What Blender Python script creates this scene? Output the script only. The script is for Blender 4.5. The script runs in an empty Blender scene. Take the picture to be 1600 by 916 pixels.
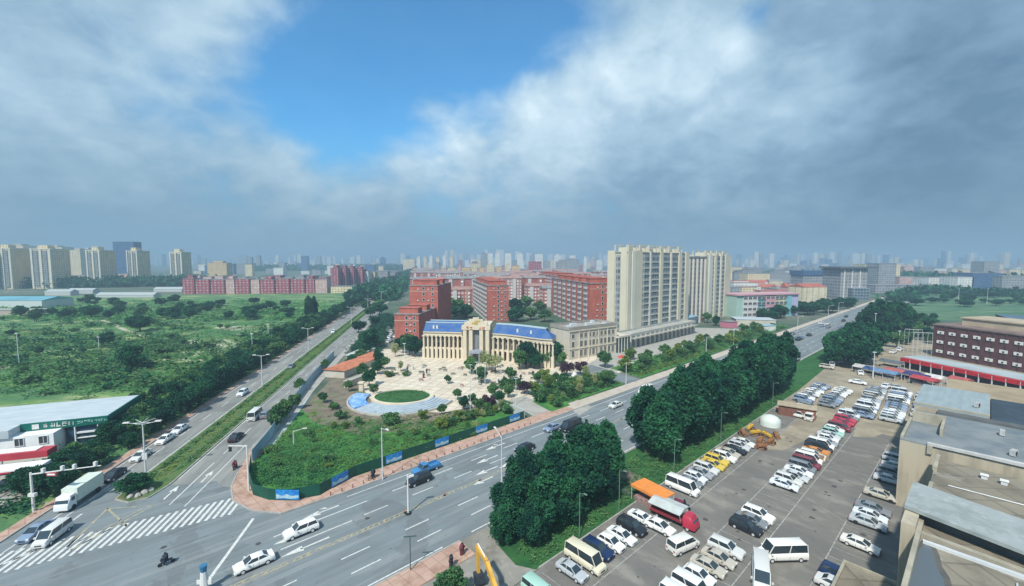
import bpy, math, random
import numpy as np
from mathutils import Vector, Matrix
R = math.radians
random.seed(7)
rng = np.random.default_rng(11)
S = bpy.context.scene
COL = S.collection

# ------------------------------------------------------------------ camera
F, HZ, CX, CY, H = 670.0, 407.0, 800.0, 458.0, 40.0
PITCH = math.atan((CY - HZ) / F)
cam_d = bpy.data.cameras.new('camera')
cam = bpy.data.objects.new('camera', cam_d); COL.objects.link(cam)
cam.location = (0, 0, H); cam.rotation_euler = (R(90) - PITCH, 0, 0)
cam_d.sensor_width = 36; cam_d.lens = F / 1600 * 36
cam_d.clip_start = 0.5; cam_d.clip_end = 40000
S.camera = cam

# ------------------------------------------------------------------ light, exposure
SUN_AZ, SUN_EL = 205.0, 50.0          # compass bearing the sun stands at (0 = straight ahead), elevation
sd = bpy.data.lights.new('sun', 'SUN'); so = bpy.data.objects.new('sun', sd); COL.objects.link(so)
sd.energy = 3.4; sd.angle = R(2.2); sd.color = (1.0, 0.95, 0.86)
_v = Vector((math.sin(R(SUN_AZ)) * math.cos(R(SUN_EL)), math.cos(R(SUN_AZ)) * math.cos(R(SUN_EL)), math.sin(R(SUN_EL))))
so.rotation_euler = _v.to_track_quat('Z', 'Y').to_euler()
so.location = (0, -50, 200)
S.view_settings.view_transform = 'Standard'; S.view_settings.look = 'None'
S.view_settings.exposure = 0.66; S.view_settings.gamma = 1.0; S.view_settings.use_curve_mapping = False
S.cycles.volume_bounces = 1; S.cycles.max_bounces = 6; S.cycles.transparent_max_bounces = 8
S.cycles.use_denoising = True
HAZE = 0.00046


def direction(px, py):
    dx = (px - CX) / F; dy = -(py - CY) / F
    v = Vector((dx, math.cos(PITCH) + dy * math.sin(PITCH), -math.sin(PITCH) + dy * math.cos(PITCH)))
    return v.normalized()


W = bpy.data.worlds.new('World'); S.world = W; W.use_nodes = True


class NT:
    def __init__(s, tree):
        s.t = tree; s.n = tree.nodes; s.l = tree.links; s.n.clear()

    def new(s, kind, **kw):
        n = s.n.new(kind)
        for k, v in kw.items():
            setattr(n, k, v)
        return n

    def put(s, node, key, val):
        if val is None: return
        if hasattr(val, 'is_linked') or isinstance(val, bpy.types.NodeSocket): s.l.new(val, node.inputs[key])
        else: node.inputs[key].default_value = val

    def m(s, op, a, b=None, c=None, clamp=False):
        n = s.new('ShaderNodeMath', operation=op, use_clamp=clamp)
        s.put(n, 0, a); s.put(n, 1, b); s.put(n, 2, c)
        return n.outputs[0]

    def vm(s, op, a, b=None):
        n = s.new('ShaderNodeVectorMath', operation=op)
        s.put(n, 0, a); s.put(n, 1, b)
        return n

    def mix(s, fac, a, b):
        n = s.new('ShaderNodeMix', data_type='RGBA')
        s.put(n, 0, fac)
        for k, v in ((6, a), (7, b)):
            if isinstance(v, (tuple, list)): n.inputs[k].default_value = (*v[:3], 1)
            else: s.l.new(v, n.inputs[k])
        return n.outputs[2]

    def noise(s, vec, scale, detail=4, rough=0.55, dist=0.0):
        n = s.new('ShaderNodeTexNoise')
        if vec is not None: s.l.new(vec, n.inputs['Vector'])
        n.inputs['Scale'].default_value = scale; n.inputs['Detail'].default_value = detail
        n.inputs['Roughness'].default_value = rough; n.inputs['Distortion'].default_value = dist
        return n.outputs[0]

    def ss(s, x, a, b):
        n = s.new('ShaderNodeMapRange', interpolation_type='SMOOTHSTEP')
        s.put(n, 0, x); n.inputs[1].default_value = a; n.inputs[2].default_value = b
        return n.outputs[0]


def build_world():
    n = NT(W.node_tree)
    out = n.new('ShaderNodeOutputWorld'); bg = n.new('ShaderNodeBackground')
    sky = n.new('ShaderNodeTexSky', sky_type='NISHITA', sun_disc=False)
    sky.sun_elevation = R(SUN_EL); sky.sun_rotation = R(SUN_AZ)
    sky.air_density = 1.0; sky.dust_density = 0.6; sky.ozone_density = 2.2; sky.altitude = 0
    tc = n.new('ShaderNodeTexCoord'); d = tc.outputs['Generated']
    sep = n.new('ShaderNodeSeparateXYZ'); n.l.new(d, sep.inputs[0])
    zz = n.m('ADD', n.m('MAXIMUM', sep.outputs[2], 0.0), 0.50)
    comb = n.new('ShaderNodeCombineXYZ')
    n.l.new(n.m('DIVIDE', sep.outputs[0], zz), comb.inputs[0])
    n.l.new(n.m('DIVIDE', sep.outputs[1], zz), comb.inputs[1])
    pl = comb.outputs[0]
    n1 = n.noise(pl, 1.5, 7, 0.50, 0.25)
    n2 = n.noise(pl, 4.2, 6, 0.52, 0.25)
    n4 = n.noise(pl, 12.0, 5, 0.55, 0.3)

    def lumps(items):
        tot = None
        for px, py, rad, w in items:
            v = direction(px, py)
            dt = n.vm('DOT_PRODUCT', d, tuple(v)).outputs['Value']
            k = 1.0 / (math.radians(rad) ** 2)
            e = n.m('EXPONENT', n.m('MULTIPLY', n.m('SUBTRACT', dt, 1.0), 2 * k))
            e = n.m('MULTIPLY', e, w)
            tot = e if tot is None else n.m('ADD', tot, e)
        return tot
    # cover: where cloud stands (+) or blue sky opens (-)
    cover = lumps([(600, 50, 10, -0.62), (850, 20, 7, -0.65), (520, 180, 7, -0.42), (680, 210, 5, -0.25), (450, 110, 6, -.22), (760, 60, 6, -.32), (1172, 22, 2.4, -0.5),
                   (480, 290, 7, -0.12), (770, 130, 5, -0.2), (300, 10, 5, 0.3), (660, 155, 3.5, 0.34), (430, 265, 3, .2),
                   (1080, 90, 9, 0.35), (870, 190, 7, 0.40), (980, 280, 14, .25), (450, 275, 5, .25), (600, 290, 6, .34), (740, 250, 5, .30), (1300, 150, 18, 0.4), (120, 180, 16, 0.3), (1450, 60, 12, .3), (60, 60, 12, .12)])
    base = n.m('ADD', n.m('MULTIPLY', n.m('SUBTRACT', n1, 0.5), 1.5), n.m('ADD', n.m('MULTIPLY', n.m('SUBTRACT', n2, 0.5), 0.9), n.m('MULTIPLY', n.m('SUBTRACT', n4, 0.5), 0.35)))
    dens = n.m('ADD', n.m('ADD', base, cover), 0.24)
    mask = n.ss(dens, -0.26, 0.50)
    mask = n.m('MAXIMUM', n.m('MULTIPLY', mask, 0.96), 0.07)
    # how bright the cloud itself is
    br = lumps([(440, 265, 4, .16), (520, 285, 6, .12), (620, 255, 6, .18), (720, 250, 6, .20), (850, 200, 7, .26), (960, 150, 7, .22), (1000, 60, 6, .14), (1090, 110, 5, .20), (1150, 75, 2.6, .34),
                (1285, 120, 5, .26), (1180, 190, 8, .12), (830, 310, 9, .14), (200, 160, 9, .15), (70, 200, 7, .10), (250, 110, 6, .08), (320, 15, 6, .18), (660, 150, 4, .08),
                (1560, 250, 12, -.22), (1550, 60, 10, -.12), (1390, 300, 10, -.14), (60, 340, 8, -.08), (40, 90, 5, -.08), (1060, 285, 4, -.10), (1180, 30, 4, -.06)])
    tex = n.m('ADD', n.m('ADD', n.m('MULTIPLY', n.m('SUBTRACT', n2, 0.5), 0.75), n.m('MULTIPLY', n.m('SUBTRACT', n4, 0.5), 0.50)), n.m('MULTIPLY', n.m('SUBTRACT', n1, 0.5), 0.8))
    b = n.m('ADD', n.m('ADD', br, tex), 0.42, clamp=True)
    ramp = n.new('ShaderNodeValToRGB'); n.l.new(b, ramp.inputs[0])
    e = ramp.color_ramp.elements
    e[0].position = 0.0; e[0].color = (0.095, 0.17, 0.255, 1)
    e[1].position = 1.0; e[1].color = (0.70, 0.78, 0.82, 1)
    for p_, c_ in ((0.3, (0.185, 0.29, 0.395)), (0.55, (0.30, 0.425, 0.525)), (0.8, (0.46, 0.58, 0.655))):
        q = ramp.color_ramp.elements.new(p_); q.color = (*c_, 1)
    skyc = n.vm('MULTIPLY', sky.outputs[0], (0.043, 0.108, 0.134)).outputs[0]
    # the low air in front of the far cloud deck
    low = n.ss(sep.outputs[2], 0.30, 0.0)
    c = n.mix(mask, skyc, ramp.outputs[0])
    c = n.mix(n.m('MULTIPLY', low, 0.72), c, n.mix(n.ss(sep.outputs[0], -0.1, 0.8), (0.135, 0.225, 0.31), (0.085, 0.15, 0.21)))
    n.l.new(c, bg.inputs[0]); bg.inputs[1].default_value = 0.95
    n.l.new(bg.outputs[0], out.inputs[0])


build_world()
W.cycles.sampling_method = 'MANUAL'; W.cycles.sample_map_resolution = 512


# ------------------------------------------------------------------ frames and helpers
def Gp(px, py, z=0.0):
    """world X, Y of the spot at height z that stands on this line of sight"""
    dx = (px - CX) / F; dy = -(py - CY) / F
    t = (z - H) / (-math.sin(PITCH) + dy * math.cos(PITCH))
    return (dx * t, (math.cos(PITCH) + dy * math.sin(PITCH)) * t)


def Yp(X, Y, Z):
    z = Z - H
    return CY - F * (Y * math.sin(PITCH) + z * math.cos(PITCH)) / (Y * math.cos(PITCH) - z * math.sin(PITCH))


def HT(px, py, ty):
    X, Y = Gp(px, py); lo, hi = 0.0, 400.0
    for _ in range(40):
        m = (lo + hi) / 2
        if Yp(X, Y, m) > ty: lo = m
        else: hi = m
    return lo


AZ = R(48.0)          # the main road
A1 = R(-11.0)         # the avenue


def UV(u, v): return (u * math.sin(AZ) + v * math.cos(AZ), u * math.cos(AZ) - v * math.sin(AZ))
def toUV(X, Y): return (X * math.sin(AZ) + Y * math.cos(AZ), X * math.cos(AZ) - Y * math.sin(AZ))
def AV(u, v): return (u * math.sin(A1) + v * math.cos(A1), u * math.cos(A1) - v * math.sin(A1))
def toAV(X, Y): return (X * math.sin(A1) + Y * math.cos(A1), X * math.cos(A1) - Y * math.sin(A1))
def rz(az): return math.pi / 2 - az


ORD = 'first second third fourth fifth sixth seventh eighth ninth tenth eleventh twelfth thirteenth fourteenth fifteenth sixteenth seventeenth eighteenth nineteenth twentieth'.split()
ORD += ['twenty-' + o for o in ORD[:9]] + ['thirtieth'] + ['thirty-' + o for o in ORD[:9]] + ['fortieth'] + ['forty-' + o for o in ORD[:9]] + ['fiftieth'] + ['fifty-' + o for o in ORD[:9]]

# ------------------------------------------------------------------ materials
MATS = {}


def mat(name, col, rough=0.8, var=0.0, scale=1.0, col2=None, metal=0.0, emit=None, alpha=None, bump=0.0, detail=5, spec=0.3, stretch=None, contrast=(0.3, 0.7)):
    if name in MATS: return MATS[name]
    m = bpy.data.materials.new(name); m.use_nodes = True; n = NT(m.node_tree)
    out = n.new('ShaderNodeOutputMaterial'); b = n.new('ShaderNodeBsdfPrincipled')
    n.l.new(b.outputs[0], out.inputs[0])
    b.inputs['Roughness'].default_value = rough; b.inputs['Metallic'].default_value = metal
    b.inputs['Specular IOR Level'].default_value = spec
    if col2 is None and var > 0: col2 = tuple(c * (1 - var) for c in col[:3])
    if col2 is not None:
        tc = n.new('ShaderNodeTexCoord'); v = tc.outputs['Object']
        if stretch:
            mp = n.new('ShaderNodeMapping'); n.l.new(v, mp.inputs[0]); mp.inputs['Scale'].default_value = stretch[:3]
            if len(stretch) > 3: mp.inputs['Rotation'].default_value = (0, 0, stretch[3])
            v = mp.outputs[0]
        f = n.noise(v, scale, detail, 0.6)
        f = n.ss(f, *contrast)
        n.l.new(n.mix(f, col, col2), b.inputs['Base Color'])
        if bump:
            bp = n.new('ShaderNodeBump'); bp.inputs['Strength'].default_value = bump
            n.l.new(f, bp.inputs['Height']); n.l.new(bp.outputs[0], b.inputs['Normal'])
    else:
        b.inputs['Base Color'].default_value = (*col[:3], 1)
    if emit:
        b.inputs['Emission Color'].default_value = (*emit[:3], 1); b.inputs['Emission Strength'].default_value = emit[3]
    MATS[name] = m
    return m


def ground_mat(name, layers, base, rough=0.95, rot=0.0, spec=0.15):
    """base colour, then layers (colour, noise scale, lo, hi, strength, (sx, sy), seed)"""
    m = bpy.data.materials.new(name); m.use_nodes = True; n = NT(m.node_tree)
    out = n.new('ShaderNodeOutputMaterial'); b = n.new('ShaderNodeBsdfPrincipled'); n.l.new(b.outputs[0], out.inputs[0])
    b.inputs['Roughness'].default_value = rough; b.inputs['Specular IOR Level'].default_value = spec
    tc = n.new('ShaderNodeTexCoord'); c = base
    for i, (lc, sc, lo, hi, st, sxy, seed) in enumerate(layers):
        mr = n.new('ShaderNodeMapping'); n.l.new(tc.outputs['Object'], mr.inputs[0]); mr.inputs['Rotation'].default_value = (0, 0, rot)
        mp = n.new('ShaderNodeMapping'); n.l.new(mr.outputs[0], mp.inputs[0])
        mp.inputs['Location'].default_value = (seed * 13.7, seed * 7.3, 0)
        mp.inputs['Scale'].default_value = (sxy[0], sxy[1], 1)
        f = n.m('MULTIPLY', n.ss(n.noise(mp.outputs[0], sc, 6, 0.62, 0.2), lo, hi), st)
        c = n.mix(f, c, lc)
    if isinstance(c, tuple): b.inputs['Base Color'].default_value = (*c, 1)
    else: n.l.new(c, b.inputs['Base Color'])
    MATS[name] = m
    return m


def leaf_mat(name, dark, light, trans=0.25):
    m = bpy.data.materials.new(name); m.use_nodes = True; n = NT(m.node_tree)
    out = n.new('ShaderNodeOutputMaterial'); b = n.new('ShaderNodeBsdfPrincipled')
    b.inputs['Roughness'].default_value = 0.75; b.inputs['Specular IOR Level'].default_value = 0.2
    at = n.new('ShaderNodeAttribute', attribute_name='tint')
    oi = n.new('ShaderNodeObjectInfo')
    f = n.m('ADD', at.outputs['Fac'], n.m('MULTIPLY', n.m('SUBTRACT', oi.outputs['Random'], 0.5), 0.6), clamp=True)
    c = n.mix(f, dark, light)
    n.l.new(c, b.inputs['Base Color'])
    tr = n.new('ShaderNodeBsdfTranslucent'); n.l.new(c, tr.inputs[0])
    mx = n.new('ShaderNodeMixShader'); mx.inputs[0].default_value = trans
    n.l.new(b.outputs[0], mx.inputs[1]); n.l.new(tr.outputs[0], mx.inputs[2]); n.l.new(mx.outputs[0], out.inputs[0])
    MATS[name] = m
    return m


def facade_mat(name, wall, glass, fh=3.0, bw=3.2, zf=(0.3, 0.8), xf=(0.2, 0.75), band=None, vary=0.3):
    """plaster or brick wall with rows of windows, in the building's own metres"""
    if name in MATS: return MATS[name]
    m = bpy.data.materials.new(name); m.use_nodes = True; n = NT(m.node_tree)
    out = n.new('ShaderNodeOutputMaterial'); b = n.new('ShaderNodeBsdfPrincipled'); n.l.new(b.outputs[0], out.inputs[0])
    tc = n.new('ShaderNodeTexCoord'); sp = n.new('ShaderNodeSeparateXYZ'); n.l.new(tc.outputs['Object'], sp.inputs[0])
    ns = n.new('ShaderNodeSeparateXYZ'); n.l.new(tc.outputs['Normal'], ns.inputs[0])
    ay = n.m('GREATER_THAN', n.m('ABSOLUTE', ns.outputs[1]), 0.5)
    az_ = n.m('LESS_THAN', n.m('ABSOLUTE', ns.outputs[2]), 0.5)
    h = n.m('ADD', n.m('MULTIPLY', sp.outputs[0], ay), n.m('MULTIPLY', sp.outputs[1], n.m('SUBTRACT', 1.0, ay)))
    fz = n.m('FRACT', n.m('DIVIDE', sp.outputs[2], fh)); fx = n.m('FRACT', n.m('DIVIDE', n.m('ADD', h, 500.0), bw))
    def inside(v, a, b_): return n.m('MULTIPLY', n.m('GREATER_THAN', v, a), n.m('LESS_THAN', v, b_))
    w = n.m('MULTIPLY', n.m('MULTIPLY', inside(fz, *zf), inside(fx, *xf)), az_)
    cell = n.new('ShaderNodeCombineXYZ'); n.l.new(n.m('FLOOR', n.m('DIVIDE', n.m('ADD', h, 500.0), bw)), cell.inputs[0]); n.l.new(n.m('FLOOR', n.m('DIVIDE', sp.outputs[2], fh)), cell.inputs[1])
    wn = n.new('ShaderNodeTexWhiteNoise'); n.l.new(cell.outputs[0], wn.inputs[0])
    g = n.mix(n.m('MULTIPLY', wn.outputs[0], vary), glass, tuple(min(1, c * 2.2 + 0.12) for c in glass))
    nz = n.ss(n.noise(tc.outputs['Object'], 0.12, 4), 0.35, 0.65)
    wl = n.mix(nz, wall, tuple(c * 0.82 for c in wall))
    mps = n.new('ShaderNodeMapping'); n.l.new(tc.outputs['Object'], mps.inputs[0]); mps.inputs['Scale'].default_value = (1, 1, .06)
    stn = n.ss(n.noise(mps.outputs[0], .9, 5, .6), .52, .72)
    wl = n.mix(n.m('MULTIPLY', stn, .45), wl, tuple(c * 0.62 for c in wall))
    if band:
        bd = n.m('MULTIPLY', inside(fz, 0.0, 0.12), az_)
        wl = n.mix(bd, wl, band)
    n.l.new(n.mix(w, wl, g), b.inputs['Base Color'])
    n.l.new(n.m('SUBTRACT', 0.85, n.m('MULTIPLY', w, 0.6)), b.inputs['Roughness'])
    b.inputs['Specular IOR Level'].default_value = 0.3
    MATS[name] = m
    return m


# ------------------------------------------------------------------ mesh builder
class MB:
    def __init__(s): s.v = []; s.f = []; s.m = []; s.M = None
    def add(s, vs, fs, mi=0):
        o = len(s.v)
        for p in vs:
            q = Vector(p)
            if s.M is not None: q = s.M @ q
            s.v.append(tuple(q))
        for f in fs: s.f.append(tuple(i + o for i in f)); s.m.append(mi)
    def box(s, x0, y0, z0, x1, y1, z1, mi=0):
        s.add([(x0, y0, z0), (x1, y0, z0), (x1, y1, z0), (x0, y1, z0), (x0, y0, z1), (x1, y0, z1), (x1, y1, z1), (x0, y1, z1)],
              [(0, 3, 2, 1), (4, 5, 6, 7), (0, 1, 5, 4), (1, 2, 6, 5), (2, 3, 7, 6), (3, 0, 4, 7)], mi); return s
    def prism(s, poly, z0, z1, mi=0, cap=True):
        n = len(poly)
        a = sum(poly[i][0] * poly[(i + 1) % n][1] - poly[(i + 1) % n][0] * poly[i][1] for i in range(n))
        if a < 0: poly = poly[::-1]
        vs = [(x, y, z0) for x, y in poly] + [(x, y, z1) for x, y in poly]
        fs = [(i, (i + 1) % n, n + (i + 1) % n, n + i) for i in range(n)]
        if cap: fs += [tuple(range(n, 2 * n)), tuple(range(n - 1, -1, -1))]
        s.add(vs, fs, mi); return s
    def frustum(s, a, z0, b, z1, mi=0):
        n = len(a); s.add([(*p, z0) for p in a] + [(*p, z1) for p in b], [(i, (i + 1) % n, n + (i + 1) % n, n + i) for i in range(n)] + [tuple(range(n, 2 * n)), tuple(range(n - 1, -1, -1))], mi); return s
    def tube(s, p, q, r0, r1=None, n=8, mi=0):
        r1 = r0 if r1 is None else r1
        p, q = Vector(p), Vector(q); d = (q - p).normalized()
        a = d.orthogonal().normalized(); b = d.cross(a)
        vs = []
        for c, r in ((p, r0), (q, r1)):
            for i in range(n):
                t = 2 * math.pi * i / n; vs.append(tuple(c + a * math.cos(t) * r + b * math.sin(t) * r))
        s.add(vs, [(i, (i + 1) % n, n + (i + 1) % n, n + i) for i in range(n)] + [tuple(range(n, 2 * n)), tuple(range(n - 1, -1, -1))], mi); return s
    def bar(s, p, q, w, h, mi=0):
        p, q = Vector(p), Vector(q); d = (q - p).normalized(); up = Vector((0, 0, 1))
        if abs(d.z) > 0.95: up = Vector((1, 0, 0))
        a = d.cross(up).normalized(); b = a.cross(d)
        vs = []
        for c in (p, q):
            for sx, sy in ((-1, -1), (1, -1), (1, 1), (-1, 1)): vs.append(tuple(c + a * sx * w / 2 + b * sy * h / 2))
        s.add(vs, [(0, 1, 5, 4), (1, 2, 6, 5), (2, 3, 7, 6), (3, 0, 4, 7), (0, 3, 2, 1), (4, 5, 6, 7)], mi); return s
    def sheet(s, poly, z, mi=0):
        n = len(poly); a = sum(poly[i][0] * poly[(i + 1) % n][1] - poly[(i + 1) % n][0] * poly[i][1] for i in range(n))
        if a < 0: poly = poly[::-1]
        s.add([(x, y, z) for x, y in poly], [tuple(range(n))], mi); return s
    def mesh(s, name, mats, smooth=False):
        me = bpy.data.meshes.new(name); me.from_pydata(s.v, [], s.f)
        for m in (mats if isinstance(mats, (list, tuple)) else [mats]): me.materials.append(m)
        me.polygons.foreach_set('material_index', s.m)
        if smooth:
            me.polygons.foreach_set('use_smooth', [True] * len(me.polygons))
            try: me.set_sharp_from_angle(angle=R(38))
            except Exception: pass
        me.update(); return me
    def build(s, name, mats, parent=None, smooth=False):
        return link(name, s.mesh(name, mats, smooth), parent)


def loft(mb, secs, mi=0):
    n = len(secs[0]); o = []
    vs = [p for s_ in secs for p in s_]; fs = []
    for i in range(len(secs) - 1):
        for j in range(n): k_ = (j + 1) % n; fs.append((i * n + j, i * n + k_, (i + 1) * n + k_, (i + 1) * n + j))
    fs.append(tuple(range(n - 1, -1, -1))); fs.append(tuple((len(secs) - 1) * n + j for j in range(n)))
    mb.add(vs, fs, mi)


def link(name, data, parent=None, loc=None, rot=0.0, scale=None):
    o = bpy.data.objects.new(name, data); COL.objects.link(o)
    if parent is not None: o.parent = parent
    if loc is not None: o.location = loc
    if rot: o.rotation_euler = (0, 0, rot)
    if scale is not None: o.scale = scale
    return o


def tag(o, label=None, cat=None, group=None, kind=None):
    if label: o['label'] = label
    if cat: o['category'] = cat
    if group: o['group'] = group
    if kind: o['kind'] = kind
    return o


def thing(name, label, cat, xy, rot=0.0, group=None, z=0.0):
    return tag(link(name, None, None, (xy[0], xy[1], z), rot), label, cat, group)


def struct(name, mb, m, kind='structure', label=None):
    return tag(mb.build(name, m), label, None, None, kind)


def copy_tree(o, parent=None):
    c = o.copy(); COL.objects.link(c); c.parent = parent
    for ch in list(o.children): copy_tree(ch, c)
    return c


# ------------------------------------------------------------------ palette
ASPH = ground_mat('asphalt', [((0.15, 0.168, 0.175), 0.35, 0.35, 0.65, 0.7, (1, .18), 1), ((0.27, 0.285, 0.285), 0.6, 0.48, 0.70, 0.6, (1, .10), 2), ((0.125, 0.135, 0.14), 2.2, 0.55, 0.75, 0.55, (1, .25), 3), ((0.125, 0.135, 0.14), 0.09, 0.56, 0.575, 0.45, (1, 1), 41), ((0.29, .305, .30), 1.1, .54, .70, .6, (1, .02), 42), ((.085, .09, .095), 1.6, .60, .70, .7, (1, .015), 43), ((.07, .075, .08), .8, .66, .70, .7, (1, 1), 44)], (0.185, 0.22, 0.23), 0.85, AZ)
ASPH1 = ground_mat('avenue asphalt', [((0.17, 0.175, 0.17), 0.35, 0.35, 0.62, 0.6, (1, .15), 4), ((0.34, 0.335, 0.30), 0.5, 0.48, 0.70, 0.6, (1, .1), 5), ((.11, .115, .11), 1.5, .58, .70, .7, (1, .015), 45), ((.13, .135, .13), .1, .57, .585, .4, (1, 1), 46)], (0.25, 0.253, 0.235), 0.88, A1)
LOT = ground_mat('parking lot concrete', [((0.14, 0.138, 0.13), 0.12, 0.38, 0.62, 0.75, (.5, 1), 6), ((0.29, 0.27, 0.235), 0.25, 0.48, 0.70, 0.75, (.6, 1), 7), ((0.105, 0.10, 0.095), 0.8, 0.55, 0.75, 0.45, (.5, 1), 8), ((.26, .25, .22), 1.6, .56, .74, .4, (.3, 1), 40), ((.07, .068, .065), .7, .68, .72, .6, (1, 1), 48)], (0.178, 0.170, 0.152), 0.9, AZ)
DIRT = ground_mat('pale packed dirt', [((0.19, 0.165, 0.125), 0.12, 0.42, 0.66, 0.7, (1, 1), 9), ((0.44, 0.385, 0.28), 0.3, 0.5, 0.72, 0.6, (1, 1), 10)], (0.32, 0.28, 0.205), 0.95)
SOIL = ground_mat('bare soil', [((0.12, 0.10, 0.08), 0.3, 0.4, 0.66, 0.8, (1, 1), 11), ((0.10, 0.17, 0.05), 0.22, 0.5, 0.66, 0.8, (1, 1), 12), ((.36, .31, .26), .9, .58, .75, .5, (1, 1), 13)], (0.21, 0.175, 0.135))
GRASS = ground_mat('meadow grass', [((0.05, 0.15, 0.06), 0.022, 0.42, 0.58, 0.7, (1, 2.2), 14), ((0.36, 0.38, 0.18), 0.03, 0.52, 0.64, 0.85, (1, 3.2), 15), ((0.15, 0.28, 0.06), 0.05, 0.5, 0.66, 0.7, (1, 2), 16), ((0.03, 0.10, 0.045), 0.3, 0.52, 0.7, 0.6, (1, 2), 17), ((.46, .42, .30), .10, .60, .70, .85, (1, 4), 18)], (0.11, 0.205, 0.08))
LAWN = ground_mat('rough green lawn', [((0.03, 0.14, 0.035), 0.2, 0.42, 0.66, 0.7, (1, 1), 19), ((0.17, 0.30, 0.05), 0.35, 0.52, 0.7, 0.7, (1, 1), 20), ((0.025, 0.09, 0.03), 1.3, 0.5, 0.72, 0.5, (1, 1), 21)], (0.065, 0.20, 0.045))
FARG = ground_mat('far ground', [((0.05, 0.10, 0.06), 0.01, 0.4, 0.6, 0.9, (1, 1), 22), ((0.26, 0.25, 0.21), 0.02, 0.55, 0.68, 0.8, (1, 1), 23), ((0.04, 0.08, 0.05), 0.07, 0.5, 0.66, 0.7, (1, 1), 24)], (0.14, 0.155, 0.12))
PLAZA = ground_mat('plaza paving', [((0.55, 0.44, 0.34), 0.35, 0.45, 0.62, 0.5, (1, 1), 25), ((0.70, 0.64, 0.52), 0.5, 0.5, 0.66, 0.6, (1, 1), 26), ((0.33, 0.29, 0.25), 2.2, 0.6, 0.72, 0.5, (1, 1), 27)], (0.66, 0.59, 0.47))
def add_joints(m, size, strength, rot=0.0):
    nt = m.node_tree; b = [x for x in nt.nodes if x.type == 'BSDF_PRINCIPLED'][0]; lk = b.inputs['Base Color'].links[0].from_socket
    tc = nt.nodes.new('ShaderNodeTexCoord'); mp = nt.nodes.new('ShaderNodeMapping'); mp.inputs['Rotation'].default_value = (0, 0, rot); nt.links.new(tc.outputs['Object'], mp.inputs[0])
    br = nt.nodes.new('ShaderNodeTexBrick'); nt.links.new(mp.outputs[0], br.inputs['Vector']); br.offset = 0.0
    br.inputs['Scale'].default_value = 1.0; br.inputs['Brick Width'].default_value = size; br.inputs['Row Height'].default_value = size; br.inputs['Mortar Size'].default_value = size * .045
    br.inputs['Color1'].default_value = (1, 1, 1, 1); br.inputs['Color2'].default_value = (.86, .84, .82, 1); br.inputs['Mortar'].default_value = (1 - strength, 1 - strength, 1 - strength, 1)
    mx = nt.nodes.new('ShaderNodeMix'); mx.data_type = 'RGBA'; mx.blend_type = 'MULTIPLY'; mx.inputs[0].default_value = 1.0
    nt.links.new(lk, mx.inputs[6]); nt.links.new(br.outputs[0], mx.inputs[7]); nt.links.new(mx.outputs[2], b.inputs['Base Color'])


add_joints(PLAZA, 3.0, .4, .3)
PINK = ground_mat('pink paving', [((0.33, 0.20, 0.15), 0.5, 0.45, 0.65, 0.7, (1, 1), 28), ((0.50, 0.40, 0.29), 0.8, 0.52, 0.7, 0.6, (1, 1), 29)], (0.50, 0.34, 0.27))
add_joints(PINK, 1.6, .3, -AZ)
CONC = ground_mat('pale concrete', [((0.27, 0.27, 0.25), 0.3, 0.4, 0.66, 0.7, (1, 1), 30), ((0.46, 0.45, 0.40), 0.7, 0.54, 0.72, 0.5, (1, 1), 31)], (0.37, 0.36, 0.32))
TAN = ground_mat('weathered roof concrete', [((0.155, 0.14, 0.11), 0.28, 0.42, 0.66, 0.75, (1, .5), 32), ((0.30, 0.27, 0.205), 0.5, 0.54, 0.72, 0.6, (1, .6), 33), ((0.08, 0.075, 0.065), 1.6, 0.62, 0.78, 0.6, (1, .7), 34), ((.33, .31, .27), .14, .60, .66, .7, (1, 1), 35)], (0.25, 0.225, 0.175), 0.9, AZ)
WHITE = mat('white paint', (0.74, 0.74, 0.70), 0.7, 0.25, 1.2)
MARK = mat('road marking white', (0.60, 0.61, 0.58), 0.8, 0.45, 2.5, contrast=(.45, .75))
MARKY = mat('road marking yellow', (0.44, 0.38, 0.20), 0.8, 0.5, 1.2, (.24, .245, .22), contrast=(.38, .62))
KERB = mat('kerb stone', (0.40, 0.39, 0.36), 0.9, 0.3, 0.8)
DARK = mat('dark rubber', (0.02, 0.022, 0.025), 0.8)
GLASS = mat('tinted glass', (0.03, 0.045, 0.055), 0.06, spec=0.8)
CHROME = mat('lamp lens', (0.75, 0.77, 0.78), 0.15, spec=0.6)
REDL = mat('tail lens', (0.35, 0.02, 0.02), 0.2, spec=0.6)
POLE = mat('galvanised pole', (0.62, 0.65, 0.66), 0.45, 0.15, 0.7, metal=0.1)
CREAM = mat('cream stone', (0.66, 0.585, 0.44), 0.85, 0.16, 0.25)
CREAM2 = mat('beige render', (0.56, 0.52, 0.44), 0.85, 0.2, 0.2)
BLUET = mat('blue roof tiles', (0.028, 0.095, 0.29), 0.8, 0.45, 0.35, (.07, .14, .28))
BRICKR = mat('red wall tiles', (0.44, 0.13, 0.095), 0.85, 0.25, 0.3)
BRICKD = mat('dark red brick', (0.115, 0.05, 0.05), 0.85, 0.3, 0.4)
ROOFG = mat('grey roof felt', (0.26, 0.27, 0.27), 0.9, 0.4, 0.2)
TRUNK = mat('bark', (0.10, 0.075, 0.05), 0.95, 0.4, 3)
WINM = mat('window glass', (0.035, 0.055, 0.07), 0.12, spec=0.6)
FRAMEW = mat('white window frame', (0.62, 0.62, 0.60), 0.6)
HOARD = mat('green hoarding sheet', (0.006, 0.085, 0.055), 0.55, 0.3, 0.5)
HOARDB = mat('pale blue hoarding sheet', (0.30, 0.46, 0.55), 0.55, 0.25, 0.4)
add_joints(TAN, 3.2, .3, AZ)
GREENL = leaf_mat('leaves dark green', (0.004, 0.045, 0.032), (0.030, 0.150, 0.058))
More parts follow.
